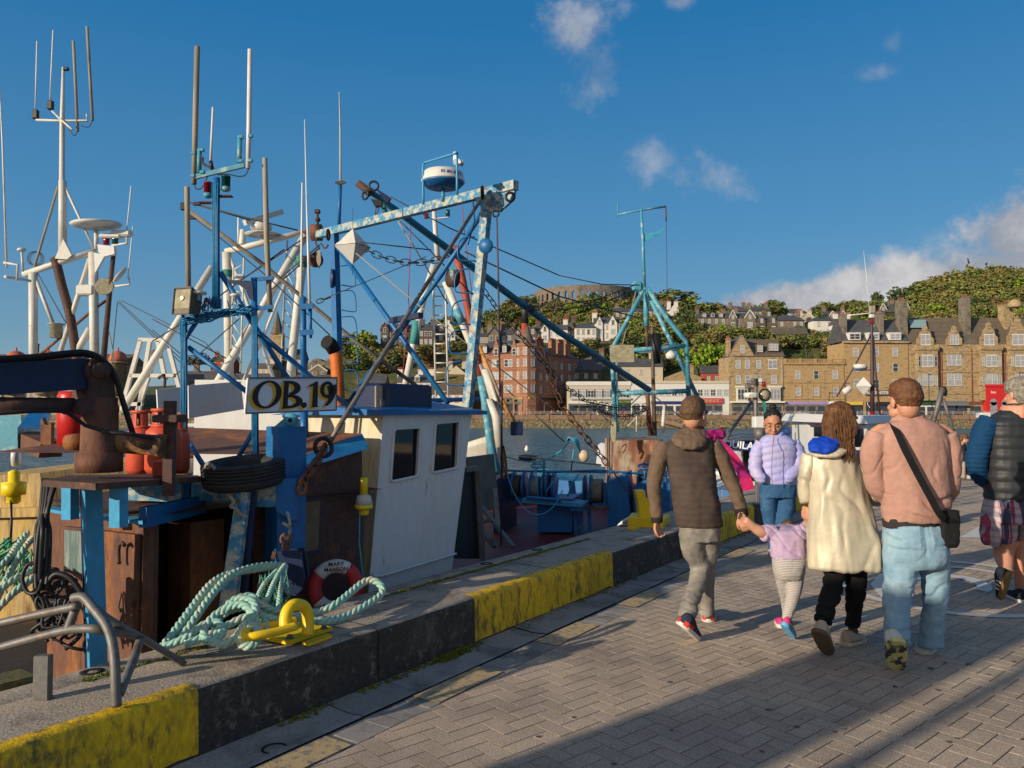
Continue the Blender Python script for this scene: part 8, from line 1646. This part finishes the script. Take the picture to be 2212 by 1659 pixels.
m_gj=fabric('grey_denim',(.19,.175,.155,1),c2=(.3,.28,.25,1),sc=5,t=(.5,.68),c3=(.12,.11,.1,1),sc3=9,t3=(.55,.7),wv=36,bump=.9)
g=f1.torso([(383,835,128,.01,.7),(388,900,127,.01,.72),(390,950,118,.01,.74)]);f1.limb(g,[(330,900,0,74),(345,1000,.02,72),(385,1090,.05,64),(378,1180,0,58),(342,1280,-.1,52),(315,1370,-.19,55),(312,1400,-.2,57)]);f1.limb(g,[(442,900,.03,72),(436,1000,.06,68),(425,1100,.12,60),(424,1220,.16,50),(428,1320,.2,46),(428,1385,.22,50)])
soft('trousers',g,m_gj,f1.root,.009,7, lambda c,n:fold(.006,9,8,3)(c,n)+crease(c,V((.3,.1,1)),42,.022,3,.45,near(c.z,.12,.24)+.8*near(c.z,.47,.2)+.6*near(c.z,.8,.14)))
m_sh1=fabric('trainer_navy',(.02,.03,.05,1));m_red_s=mat('trainer_red',(.5,.03,.02,1),r=.6);m_whs=mat('sole_white',(.55,.53,.5,1),r=.7,var=.1);m_brs=mat('sole_brown',(.13,.085,.05,1),r=.8,var=.2,vs=60,bump=.5,bs=120);m_gum=mat('sole_gum',(.2,.12,.03,1),r=.8,var=.2,vs=60)
f1.shoe(f1.p(265,1452,-.34),f1.p(362,1536,-.14),V((.55,.1,.8)),.105,.1,m_sh1,m_whs,accents=((.0,.3,-.004,.03,m_red_s),));f1.shoe(PZ(1530,1345,0),PZ(1552,1337,0)+V((-.02,.2,0)),Z,.1,.1,m_sh1,m_whs,accents=((.0,.3,-.004,.03,m_red_s),))
c,sd,f,up,sz=f1.hf;g=MB()
for q in (-1,1):g.ball(c+sd*q*.034+f*.1+up*.012,(.03,.006,.02),10,(sd,f,up));g.path([c+sd*q*.066+f*.09+up*.018,c+sd*q*.078-f*.005+up*.012],.0035,6)
g.path([c-sd*.01+f*.108+up*.018,c+sd*.01+f*.108+up*.018],.003,6);g.build('sunglasses',m_black,f1.root)
# ---- small child ----
f2c=Figure('small child in a lilac T-shirt and striped leggings leaning forward between two adults',PZ(1702,1378,0),K6,5.45)
g=MB();hc=f2c.p(912,896,.2);f2c.head(g,hc,(.2,.98),.7,-.9);f2c.limb(g,[(912,880,.12,28),(910,930,.05,40),(915,1050,0,50),(930,1250,0,25),(912,1400,0,20)])
f2c.limb(g,[(790,905,.03,38),(745,892,.0,34),(705,868,-.01,27),(670,838,-.02,24),(655,826,-.02,22)]);f2c.limb(g,[(985,900,.03,38),(1010,872,.03,34),(1030,842,.05,27),(1040,815,.05,22)])
f2c.hand(g,f2c.p(662,830,-.02),V((-.85,0,.45)),V((.2,-.8,.3)),.5,.58,1);f2c.hand(g,f2c.p(1040,815,.06),V((.3,.2,.9)),V((.2,-.8,.3)),.6,.58,1)
soft('body',g,mat('skin_child',(.55,.29,.19,1),r=.5,var=.04),f2c.root,.005,2);hair_cap(f2c,hairmat('hair_child',(.07,.04,.022,1),(.11,.07,.035,1)),[(0,-.012,.05,(.08,.098,.075)),(0,-.05,.0,(.067,.055,.066))],amp=.004)
m_lt=fabric('lilac_cotton',(.42,.31,.46,1),wv=320)
g=f2c.torso([(905,858,60,.1,.9),(905,880,112,.06,.75),(905,925,116,.02,.72),(908,970,98,0,.75),(912,1020,96,-.01,.76),(912,1048,98,-.01,.76)]);f2c.limb(g,[(830,905,.03,52),(785,903,.02,47),(757,905,.01,45)]);f2c.limb(g,[(965,905,.03,50),(1000,892,.03,46),(1012,888,.03,44)])
soft('t_shirt',g,m_lt,f2c.root,.006,3, lambda c,n:fold(.005,14,8,1)(c,n)+crease(c,V((.7,0,.7)),50,.02,3))
m_lg=stripes('striped_leggings',(.46,.43,.41,1),(.2,.175,.18,1),88,duty=.4)
g=f2c.torso([(912,1038,92,-.01,.78),(914,1090,94,-.02,.85),(915,1140,88,-.02,.88),(912,1175,74,-.02,.8)]);f2c.limb(g,[(872,1130,0,46),(880,1200,.03,40),(895,1290,.1,32),(905,1380,.16,28)]);f2c.limb(g,[(955,1140,-.02,50),(948,1220,-.02,46),(930,1310,-.02,37),(905,1395,-.03,29),(902,1415,-.03,27)])
soft('leggings',g,m_lg,f2c.root,.006,2,fold(.003,18,14,3))
m_pk=fabric('trainer_pink',(.6,.04,.2,1));f2c.shoe(f2c.p(880,1452,-.1),PZ(1713,1380,.005),V((.35,.1,.9)),.062,.06,m_pk,mat('sole_lightblue',(.1,.35,.6,1),r=.6),accents=((.05,.5,.01,.022,m_whs),));f2c.shoe(PZ(1698,1366,0)+V((0,.1,0)),PZ(1702,1362,0)+V((0,.22,0)),Z,.06,.06,m_pk,m_whs)
# ---- woman in the gold raincoat ----
f3=Figure('long haired woman in a shiny pale gold raincoat and black trousers',PZ(1810,1400,0),K7_,5.28);f3.sl=0.93
g=MB();hc=f3.p(628,245);f3.head(g,hc,(.96,.28),1.1,ears=False);f3.limb(g,[(612,300,0,38),(600,350,.02,44),(590,400,.03,70),(600,900,0,60)]);f3.limb(g,[(590,420,.02,30),(720,450,0,22),(810,660,.02,20),(850,690,.14,18)]);f3.limb(g,[(560,420,.02,30),(425,460,0,22),(405,600,.02,20),(412,720,.05,18)])
f3.limb(g,[(580,900,0,40),(590,1150,0,40),(510,1420,-.1,22),(505,1480,-.14,24)]);f3.limb(g,[(620,900,0,40),(700,1150,.05,40),(690,1440,.12,22),(695,1500,.14,24)])
f3.hand(g,f3.p(410,745,.05),V((-.05,.1,-1)),V((.9,.2,0)),.7,.88,1);f3.hand(g,f3.p(850,688,.12),V((.8,.6,0)),V((0,0,-1)),.6,.88,1);soft('body',g,m_skin,f3.root,.0058,2)
m_coat=mat('gold_coat',(.45,.405,.31,1),r=.48,metal=.12,c2=(.52,.46,.34,1),sc=3,t=(.4,.6),var=.06,vs=25,bump=.45,bs=16,spec=.5)
def coatfold(c,n):return fold(.016,8,1.8,5)(c,n)+crease(c,V((1,.5,.12)),22,.016,6,.6,min(1,.35+near(c.z,.8,.6)))+.012*math.sin((c.x*math.cos(.3)+c.y*.6)*34+mnoise.noise(c*3)*2.5)*max(0,min(1,(1.25-c.z)*1.3))*.55
g=f3.torso([(585,372,70,.02,.8),(583,395,120,.01,.66),(580,430,160,0,.62),(578,500,165,0,.64),(590,600,172,0,.66),(602,700,180,0,.68),(622,820,205,0,.68),(638,950,224,0,.68),(645,1050,236,0,.68),(647,1096,240,0,.66),(648,1112,232,0,.62)])
soft('coat',g,m_coat,f3.root,.009,2,coatfold)
g=MB();f3.limb(g,[(690,440,0,64),(735,500,0,66),(785,590,.0,62),(805,655,.0,60),(815,690,.05,54),(840,700,.14,46)]);f3.limb(g,[(440,440,0,50),(420,520,0,52),(408,600,.02,47),(408,665,.03,42),(414,716,.05,40)]);soft('sleeves',g,m_coat,f3.root,.009,2, lambda c,n:fold(.010,10,8,8)(c,n)+crease(c,V((.6,.2,.8)),30,.02,5,.5))
g=MB();f3.torso([(530,455,60,-.12,.45),(535,440,98,-.1,.55),(545,410,116,-.06,.6),(560,380,112,-.01,.7),(580,360,86,.03,.8)],mb=g,yaw=-.25);soft('hood',g,m_coat,f3.root,.009,3,fold(.01,12,8,9))
g=MB();f3.torso([(505,432,50,-.13,.5),(508,410,84,-.115,.55),(515,375,92,-.08,.6),(528,345,80,-.04,.7),(550,328,60,0,.8)],mb=g,yaw=-.2);soft('hood_lining',g,fabric('royal_blue_lining',(.005,.05,.42,1),r=.6),f3.root,.009,2,fold(.012,16,12,11))
g=MB();f3.torso([(585,370,82,0,.85),(590,335,74,.0,.9),(600,305,62,.0,.9)],mb=g);soft('scarf',g,fabric('plum_scarf',(.05,.02,.1,1)),f3.root,.009,2,fold(.012,14,14,2))
# long hair: cap plus waving locks
m_h3=hairmat('hair_chestnut',(.07,.03,.014,1),(.19,.085,.03,1));c,sd,f,up,sz=f3.hf
g=MB();g.ball(c+(-f*.016+up*.052)*sz,(.092,.108,.088),16,(sd,f,up));g.ball(c+(-f*.04+up*.01)*sz,(.094,.088,.09),16,(sd,f,up));g.ball(c-f*.05-up*.05,(.085,.07,.1),16,(sd,f,up));g.ball(c-f*.055-up*.12,(.078,.052,.07),14,(sd,f,up));hb_=soft('hair',g,m_h3,f3.root,.007,2, lambda q,n:.006*mnoise.noise(V((q.x*50,q.y*50,q.z*12))))
g=MB()
for i in range(430):
 a=rp.uniform(-1.62,1.62);rr=.104+rp.uniform(-.004,.008);ang=a
 d=(-f*math.cos(ang)+sd*math.sin(ang));L_=rp.uniform(.24,.34) if abs(a)<1.7 else rp.uniform(.25,.36);pts=[]
 for j in range(9):
  t=j/8;ph=min(1,t*2.6);r_=rr*math.sin(ph*math.pi/2)*(1.02 if t>.3 else 1);z=.145*math.cos(ph*math.pi/2) if t<.385 else -(t-.385)*L_*1.35
  w_=.008*math.sin(t*9+i);q=c-f*.012+d*(r_*(1+.08*abs(math.sin(a)))+w_*.5)+up*z+sd*(w_+.0)*(t>.3)
  q+=f*.02*t*(abs(a)>1.65)
  pts.append(q)
 g.path(smooth_pts(pts,2),[.0026]*13+[.0024,.002,.0015,.0008],4)
g.build('locks',m_h3,hb_)
m_bt=fabric('black_trousers',(.008,.008,.009,1),wv=200)
g=f3.torso([(640,1000,130,0,.7),(650,1090,130,0,.7),(650,1130,122,0,.7)]);f3.limb(g,[(590,1110,0,66),(570,1230,0,62),(535,1340,-.07,56),(512,1432,-.12,52)]);f3.limb(g,[(712,1120,.03,66),(708,1250,.06,60),(695,1370,.1,50),(690,1452,.12,46)]);soft('trousers',g,m_bt,f3.root,.009,3, lambda c,n:fold(.005,10,7,5)(c,n)+crease(c,V((.3,0,1)),36,.02,1))
g=MB();f3.limb(g,[(508,1420,-.12,30),(505,1480,-.15,30)],k=2);soft('sock',g,fabric('sock_brown',(.09,.07,.055,1)),f3.root,.007,1);g=MB();f3.limb(g,[(690,1440,.12,30),(694,1510,.14,30)],k=2);soft('sock',g,fabric('sock_brown',(.09,.07,.055,1)),f3.root,.007,1)
m_sh3=fabric('trainer_beige',(.42,.34,.25,1));f3.shoe(f3.p(480,1490,-.27),f3.p(545,1632,-.12),V((.5,.55,.65)),.1,.095,m_sh3,m_brs);h_=PZ(1822,1396,0);f3.shoe(h_,h_+V((.2,.12,0)),Z,.095,.095,m_sh3,mat('sole_cream',(.5,.42,.3,1),r=.7),accents=((.1,.6,.0,.02,mat('trainer_tan',(.25,.14,.07,1),r=.7)),))
# ---- man in the pink jumper ----
f4=Figure('man in a dusty pink jumper and pale blue jeans with a black shoulder bag',PZ(1975,1425,0),k8,5.03);f4.sl=0.9
g=MB();hc=f4.p(348,172);f4.head(g,hc,(-.12,.99),1.16,-.08);f4.limb(g,[(352,200,0,54),(358,245,.01,55),(375,300,.02,80),(385,760,.0,60)])
for q in ([(190,330),(185,600),(240,640)],[(580,330),(600,600),(560,640)]):f4.limb(g,[(380,330,0,30)]+[(a,b,.03+.12*(j==2),24) for j,(a,b) in enumerate(q)])
f4.hand(g,f4.p(240,640,.18),V((.7,.7,.1)),V((0,0,-1)),.7,.98,1);f4.hand(g,f4.p(560,640,.18),V((-.6,.8,.1)),V((0,0,-1)),.7,.98,-1)
f4.limb(g,[(330,900,0,50),(320,1150,.02,30),(312,1440,-.15,26)]);f4.limb(g,[(490,900,0,50),(505,1150,.05,30),(500,1450,.12,26)]);soft('body',g,m_skin,f4.root,.006,2)
hair_cap(f4,hairmat('hair_auburn',(.1,.04,.02,1),(.17,.075,.03,1)),[(0,-.012,.052,(.081,.099,.08)),(0,-.046,.004,(.071,.057,.066)),(0,-.034,.022,(.084,.083,.06)),(0,.05,.09,(.052,.04,.025))],amp=.004,fr=60)
m_pj=fabric('pink_jersey',(.37,.205,.165,1),c2=(.41,.235,.19,1),sc=4,t=(.45,.65),wv=26,bump=.8)
def jf(c,n):
 z=c.z;low=max(0,min(1,(1.22-z)*3));return fold(.014,6,4,1)(c,n)*(.6+.6*low)+crease(c,V((.35,0,1)),34,.034,1,.4,near(z,1.02,.17))+crease(c,V((.8,0,.5 if c.x>f4.root.location.x else -.5)),26,.014,4,.4,near(z,1.25,.25))
g=f4.torso([(382,262,88,.02,.8),(382,288,138,.01,.62),(382,325,188,0,.56),(382,380,208,0,.56),(388,480,198,0,.62),(400,600,188,0,.68),(405,700,182,0,.7),(405,745,182,0,.7),(400,768,168,0,.7),(398,798,164,0,.68)]);f4.limb(g,[(205,340,0,62),(180,430,0,66),(185,530,.01,60),(200,620,.02,54),(235,660,.1,48),(270,665,.2,42)]);f4.limb(g,[(565,345,0,62),(592,430,0,60),(592,540,.01,54),(588,620,.03,50),(565,660,.12,46),(530,660,.22,42)]);soft('jumper',g,m_pj,f4.root,.009,2,jf)
g=MB();f4.torso([(372,296,112,.02,.7),(370,262,92,.02,.78),(372,236,80,.03,.85),(372,230,72,.03,.85)],mb=g);soft('collar',g,m_pj,f4.root,.009,2,fold(.008,12,12,2))
g=MB();f4.torso([(380,780,152,0,.7),(378,815,150,0,.7),(378,834,148,0,.68)],mb=g);soft('t_shirt_hem',g,fabric('charcoal_tee',(.03,.027,.026,1)),f4.root,.009,1,fold(.005,14,6,2))
HX=f4.p(405,900).x
m_lj=fabric('pale_denim',(.2,.33,.43,1),c2=(.32,.44,.52,1),sc=4,t=(.5,.7),c3=(.13,.25,.36,1),sc3=7,t3=(.55,.72),wv=30,bump=.9)
g=f4.torso([(392,815,158,0,.7),(402,880,172,0,.74),(408,960,172,0,.76),(406,1010,166,0,.72),(400,1040,150,0,.66)]);f4.limb(g,[(330,900,0,88),(322,980,0,92),(325,1080,0,88),(308,1200,.0,76),(305,1310,-.06,68),(312,1400,-.12,64),(315,1440,-.15,66)]);f4.limb(g,[(485,900,.0,88),(498,980,.02,90),(508,1080,.04,78),(508,1220,.07,68),(495,1350,.1,64),(488,1440,.12,66),(488,1462,.12,66)]);soft('jeans',g,m_lj,f4.root,.009,9, lambda c,n:fold(.009,8,8,7)(c,n)+(.006 if n.y<-.2 and .035<abs(c.x-HX)<.155 and .75<c.z<.9 else -.005 if abs(c.x-HX)<.009 and c.z>.7 else 0)+crease(c,V((-.35,.1,1)),34,.03,7,.4,near(c.z,.1,.28)+.6*near(c.z,.45,.2)+.8*near(c.z,.76,.14)))
g=MB();pc=[f4.p(x,y,-.155) for x,y in ((318,870),(415,868),(412,930),(365,950),(322,925))]
m_sh4=fabric('trainer_white',(.52,.5,.48,1),c2=(.1,.1,.12,1),sc=18,t=(.6,.64));f4.shoe(f4.p(305,1428,-.32),f4.p(312,1592,-.14),V((.05,.75,.6)),.115,.1,m_sh4,mat('sole_patch',(.55,.5,.2,1),r=.75,c2=(.05,.045,.045,1),sc=15,t=(.5,.54),var=.1));h_=PZ(1992,1414,0);f4.shoe(h_,h_+V((.17,.2,0)),Z,.11,.1,m_sh4,m_whs)
m_bag=fabric('bag_black',(.01,.01,.011,1),wv=200);bag=thing('shoulder_bag','black shoulder bag hanging at the right hip of the pink jumper man','bag',f4.p(580,860));g=MB();f4.torso([(582,745,48,-.1,.6),(582,780,52,-.1,.62),(580,850,54,-.1,.62),(580,915,52,-.1,.6),(580,938,40,-.1,.5)],mb=g,sq=4);soft('pouch',g,m_bag,bag,.008,1,fold(.004,12,12,2));g=MB();f4.torso([(580,742,50,-.105,.62),(580,800,56,-.105,.64)],mb=g,sq=4);g.build('flap',m_bag,bag)
def ribbon(mb,pts,w,n_):
 pts=smooth_pts(pts,5);vs=[]
 for i,p in enumerate(pts):
  d=(pts[min(i+1,len(pts)-1)]-pts[max(i-1,0)]).normalized();s_=d.cross(n_).normalized()*w/2;vs+=[p-s_,p+s_,p+s_+n_*.004,p-s_+n_*.004]
 rs=[vs[i*4:i*4+4] for i in range(len(pts))];mb.rings(rs,smooth=False)
g=MB();ribbon(g,[f4.p(270,292,.02),f4.p(300,318,-.11),f4.p(350,425,-.175),f4.p(420,560,-.185),f4.p(480,670,-.19),f4.p(530,760,-.19),f4.p(560,790,-.17)],f4.m(36),V((0,-1,.1)));g.build('strap',m_bag,bag);g=MB();g.path([f4.p(610,775,-.16),f4.p(630,790,-.16),f4.p(637,808,-.16)],.006,6);g.build('tag',m_bag,bag)
# ---- grey haired man in the quilted gilet ----
f5=Figure('grey haired man in a dark quilted gilet and plaid shorts at the right edge',PZ(2190,1300,0),k8,6.64)
g=MB();hc=f5.p(945,135);f5.head(g,hc,(-.25,.97),1.13,-.1);f5.limb(g,[(945,165,0,50),(945,200,0,55),(945,240,0,90),(945,680,0,60)])
f5.limb(g,[(900,880,0,60),(870,930,.02,52),(868,985,.0,46),(880,1045,-.1,30),(885,1075,-.16,28)]);f5.limb(g,[(985,880,0,60),(970,960,.02,52),(968,1050,.02,46),(960,1140,.05,30),(958,1180,.06,28)]);f5.limb(g,[(945,290,0,30),(770,300,0,25),(722,480,0,24),(790,600,.12,22)]);f5.limb(g,[(945,290,0,30),(1120,300,0,25),(1160,480,0,24),(1100,600,.12,22)])
f5.hand(g,f5.p(790,600,.13),V((.8,.5,-.2)),V((0,0,-1)),.6,.98,1);f5.hand(g,f5.p(1100,600,.13),V((-.8,.5,-.2)),V((0,0,-1)),.6,.98,-1);soft('body',g,m_skin,f5.root,.0065,2)
hair_cap(f5,hairmat('hair_grey',(.14,.125,.1,1),(.3,.28,.23,1)),[(0,-.012,.052,(.086,.104,.084)),(0,-.046,-.012,(.08,.068,.085)),(0,-.034,.022,(.088,.088,.06)),(0,.05,.09,(.056,.045,.03))],amp=.010,fr=34)
m_gil=mat('gilet_dark',(.022,.025,.03,1),r=.5,var=.1,vs=30,bump=.3,bs=90,spec=.3)
g=f5.torso([(945,185,62,0,.85),(945,225,84,0,.75),(945,245,130,0,.6),(945,290,166,0,.58),(945,400,168,0,.64),(945,520,168,0,.68),(945,620,166,0,.7),(945,672,164,0,.7),(945,690,156,0,.66)]);soft('gilet',g,m_gil,f5.root,.011,1, lambda c,n:.011*abs(math.sin(c.z*34))-.006+fold(.004,9,6,3)(c,n))
m_bsl=fabric('blue_jersey',(.003,.04,.11,1));g=MB();f5.limb(g,[(800,270,0,52),(765,330,0,58),(735,430,0,55),(725,500,.0,50),(745,560,.06,46),(795,600,.14,42)]);f5.limb(g,[(1090,270,0,52),(1125,330,0,58),(1155,430,0,55),(1165,500,.0,50),(1145,560,.06,46),(1095,600,.14,42)]);soft('sleeves',g,m_bsl,f5.root,.010,2, lambda c,n:.003*math.sin(c.z*160)+fold(.006,10,8,5)(c,n))
m_pl=stripes('plaid_cotton',(.4,.34,.36,1),None,0,plaid=((0,7.5,.42,.1,(.02,.025,.07,1),.93),(0,7.5,.16,.62,(.3,.015,.05,1),.9),(0,15,.06,.3,(.3,.02,.06,1),.7),(2,8,.3,.2,(.03,.03,.09,1),.35),(2,8,.1,.6,(.3,.02,.06,1),.4)))
g=f5.torso([(945,665,152,0,.7),(945,740,168,0,.74),(940,800,170,0,.74)]);f5.limb(g,[(865,760,0,88),(848,840,.0,88),(845,890,.0,84),(848,905,0,78)]);f5.limb(g,[(1010,760,0,82),(1010,860,.02,80),(1010,935,.02,78)]);soft('shorts',g,m_pl,f5.root,.010,3, lambda c,n:fold(.008,9,6,4)(c,n)+crease(c,V((1,0,.3)),30,.03,2))
m_sh5=fabric('trainer_navy2',(.012,.016,.03,1));f5.shoe(f5.p(905,1068,-.32),f5.p(862,1212,-.16),V((-.55,.5,.55)),.11,.1,m_sh5,m_gum,accents=((.3,.36,.01,.05,m_whs),(.42,.48,.01,.05,m_whs),(.54,.6,.01,.045,m_whs)));h_=f5.p(950,1238,0);h_.z=0;f5.shoe(h_+V((-.02,-.1,0)),h_+V((.02,.18,0)),Z,.11,.1,m_sh5,m_whs)
# ---- woman in the lilac puffer jacket ----
f6=Figure('woman in a lilac puffer jacket and blue jeans walking towards us looking down',PZ(1682,1199,0),K7_,8.7);f6.sl=0.95
g=MB();hc=f6.p(216,252);f6.head(g,hc,(-.25,-.97),1.22,-.32);f6.limb(g,[(225,300,.03,34),(228,330,.03,40),(235,380,.02,60),(245,610,0,60)]);f6.limb(g,[(190,610,0,30),(195,800,.01,18),(215,1000,.02,16)]);f6.limb(g,[(300,610,0,30),(286,800,-.035,18),(272,1010,-.09,16)])
f6.limb(g,[(240,370,0,20),(130,400,0,18),(112,520,-.04,16),(145,560,-.06,16)]);f6.limb(g,[(240,370,0,20),(355,400,0,18),(372,500,-.04,16),(325,556,-.07,16)]);f6.hand(g,f6.p(150,560,-.04),V((.8,.5,-.3)),V((0,-1,0)),.5,.9,1);f6.hand(g,f6.p(320,556,-.05),V((-.8,.5,-.3)),V((0,-1,0)),.5,.9,-1);soft('body',g,m_skin2,f6.root,.006,2)
c,sd,f,up,sz=f6.hf;m_h6=hairmat('hair_black',(.008,.007,.007,1),(.02,.017,.016,1));hair_cap(f6,m_h6,[(0,-.026,.05,(.082,.092,.082)),(0,-.05,-.0,(.077,.06,.08)),(0,-.03,.15,(.036,.036,.034))],amp=.003)
m_brow=mat('brow_dark',(.02,.012,.01,1),r=.8);g=MB()
for q in (-1,1):g.path([c+(sd*q*.016+f*.098+up*.03)*sz,c+(sd*q*.035+f*.094+up*.036)*sz,c+(sd*q*.055+f*.08+up*.028)*sz],[.0035,.0042,.002],6)
g.build('eyebrow',m_brow,f6.root);g=MB()
for q in (-1,1):g.ball(c+(sd*q*.034+f*.083+up*.006)*sz,(.015,.011,.009),10,(sd,f,up))
g.build('eyelid',mat('eyelid',(.3,.13,.08,1),r=.5),f6.root);g=MB()
for q in (-1,1):g.path([c+(sd*q*.018+f*.094+up*.0)*sz,c+(sd*q*.034+f*.097-up*.004)*sz,c+(sd*q*.052+f*.084+up*.001)*sz],.0022,5)
g.build('eyelash',m_brow,f6.root);g=MB();g.ball(c+(f*.094-up*.066)*sz,(.024,.011,.0085),12,(sd,f,up));g.build('lips',mat('lips',(.36,.09,.07,1),r=.4),f6.root);g=MB()
for q in (-1,1):g.torus(c+(sd*q*.034+f*.112+up*.004)*sz,f,.024,.0014,20,5);g.path([c+(sd*q*.058+f*.108+up*.008)*sz,c+(sd*q*.078-f*.0+up*.004)*sz],.0014,5)
g.path([c+(-sd*.01+f*.118+up*.006)*sz,c+(sd*.01+f*.118+up*.006)*sz],.0014,5);g.build('glasses',m_gold,f6.root)
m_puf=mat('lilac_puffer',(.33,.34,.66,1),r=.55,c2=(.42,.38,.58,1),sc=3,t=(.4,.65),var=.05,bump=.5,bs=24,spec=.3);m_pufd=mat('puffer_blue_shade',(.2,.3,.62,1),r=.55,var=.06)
def puff(c,n):return .008*abs(math.sin(c.z*40+abs(c.x-f6.root.location.x-.06)*9))-.006+fold(.003,14,10,2)(c,n)
g=f6.torso([(235,318,54,.03,.9),(238,335,88,.02,.7),(242,365,118,0,.62),(242,420,120,0,.64),(243,480,110,0,.68),(245,550,112,0,.7),(246,600,116,0,.7),(246,614,110,0,.66)]);soft('jacket',g,m_puf,f6.root,.010,1,puff)
g=MB();f6.limb(g,[(150,370,0,40),(125,420,0,44),(112,490,-.02,42),(112,530,-.06,38),(140,572,-.13,36),(168,578,-.14,26)]);f6.limb(g,[(335,370,0,42),(360,420,0,48),(368,490,-.02,46),(352,535,-.08,42),(312,570,-.15,38),(285,574,-.15,26)]);soft('sleeves',g,m_puf,f6.root,.010,1, lambda c,n:.009*abs(math.sin(c.z*40))-.005)
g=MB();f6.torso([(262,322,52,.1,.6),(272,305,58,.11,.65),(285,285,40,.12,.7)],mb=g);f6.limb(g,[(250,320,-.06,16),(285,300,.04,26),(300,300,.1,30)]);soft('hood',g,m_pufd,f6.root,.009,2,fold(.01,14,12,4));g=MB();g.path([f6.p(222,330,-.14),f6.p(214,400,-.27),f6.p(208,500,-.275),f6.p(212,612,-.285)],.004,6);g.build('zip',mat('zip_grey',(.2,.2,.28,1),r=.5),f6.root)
m_mj=fabric('mid_denim',(.025,.085,.19,1),c2=(.05,.13,.26,1),sc=5,t=(.5,.7),wv=300);g=f6.torso([(246,590,105,0,.7),(246,640,112,0,.74),(246,690,108,0,.74)]);f6.limb(g,[(190,670,0,56),(190,760,0,48),(200,850,.02,38),(212,950,.02,32),(218,1005,.02,30)]);f6.limb(g,[(298,670,0,58),(290,760,-.03,50),(280,850,-.05,42),(275,950,-.08,33),(272,1012,-.1,30)]);soft('jeans',g,m_mj,f6.root,.010,5,fold(.006,11,10,4))
for x,dd in ((216,.02),(272,-.1)):h_=f6.p(x,1030,dd);h_.z=0;f6.shoe(h_+V((0,.06,0)),h_+V((-.04,-.2,0)),Z,.09,.08,m_whs,m_whs)
# ---- seated figure at the pier end ----
f7=Figure('seated person in black with long brown hair bent forward at the pier end',PZ(2088,1030,0),Crop(0,0,1),18.6)
g=MB();hc=f7.p(2083,948);f7.head(g,hc,(.85,-.5),.95,-.5,ears=False);f7.limb(g,[(2078,955,0,5),(2074,965,0,8),(2072,990,0,8)]);f7.hand(g,f7.p(2096,978,-.1),V((.6,0,-.6)),V((0,-1,0)),.6,.9,1);g.path([f7.p(2076,965),f7.p(2084,978),f7.p(2096,978,-.1)],.025,8);soft('body',g,m_skin,f7.root,.008,2)
hair_cap(f7,hairmat('hair_brown2',(.08,.04,.02,1),(.15,.08,.04,1)),[(0,-.015,.05,(.086,.105,.085)),(0,-.06,-.04,(.085,.07,.12)),(-.03,-.02,-.12,(.06,.06,.09))],amp=.006)
m_bk=fabric('black_hoodie',(.012,.012,.014,1));g=f7.torso([(2078,958,7,0,.8),(2074,966,14,0,.7),(2072,980,14,0,.75),(2071,998,13,0,.85)]);f7.limb(g,[(2080,968,-.12,5),(2084,984,-.16,4.6),(2096,980,-.2,4)]);f7.limb(g,[(2068,968,.1,5),(2074,984,.1,4.6),(2092,980,.0,4)]);soft('hoodie',g,m_bk,f7.root,.012,2,fold(.01,9,9,2));g=MB();f7.limb(g,[(2070,994,-.08,8),(2090,990,-.2,7),(2098,998,-.22,6),(2090,1022,-.15,5)]);f7.limb(g,[(2070,994,.1,8),(2092,992,.1,7),(2104,1000,.08,6),(2100,1022,.1,5)]);soft('trousers',g,m_bk,f7.root,.012,2)
for x,dd in ((2090,-.15),(2102,.1)):h_=f7.p(x,1028,dd);h_.z=0;f7.shoe(h_+V((-.1,0,0)),h_+V((.18,-.02,0)),Z,.1,.09,m_whs,m_whs)
g=MB();c=f7.p(2068,1012,.15);g.bbox(V((c.x,c.y+.1,.21)),(.9,.5,.42),U,NW,.02);tag(g.build('seat_block',m_con),'low concrete block under the seated person in black','block')
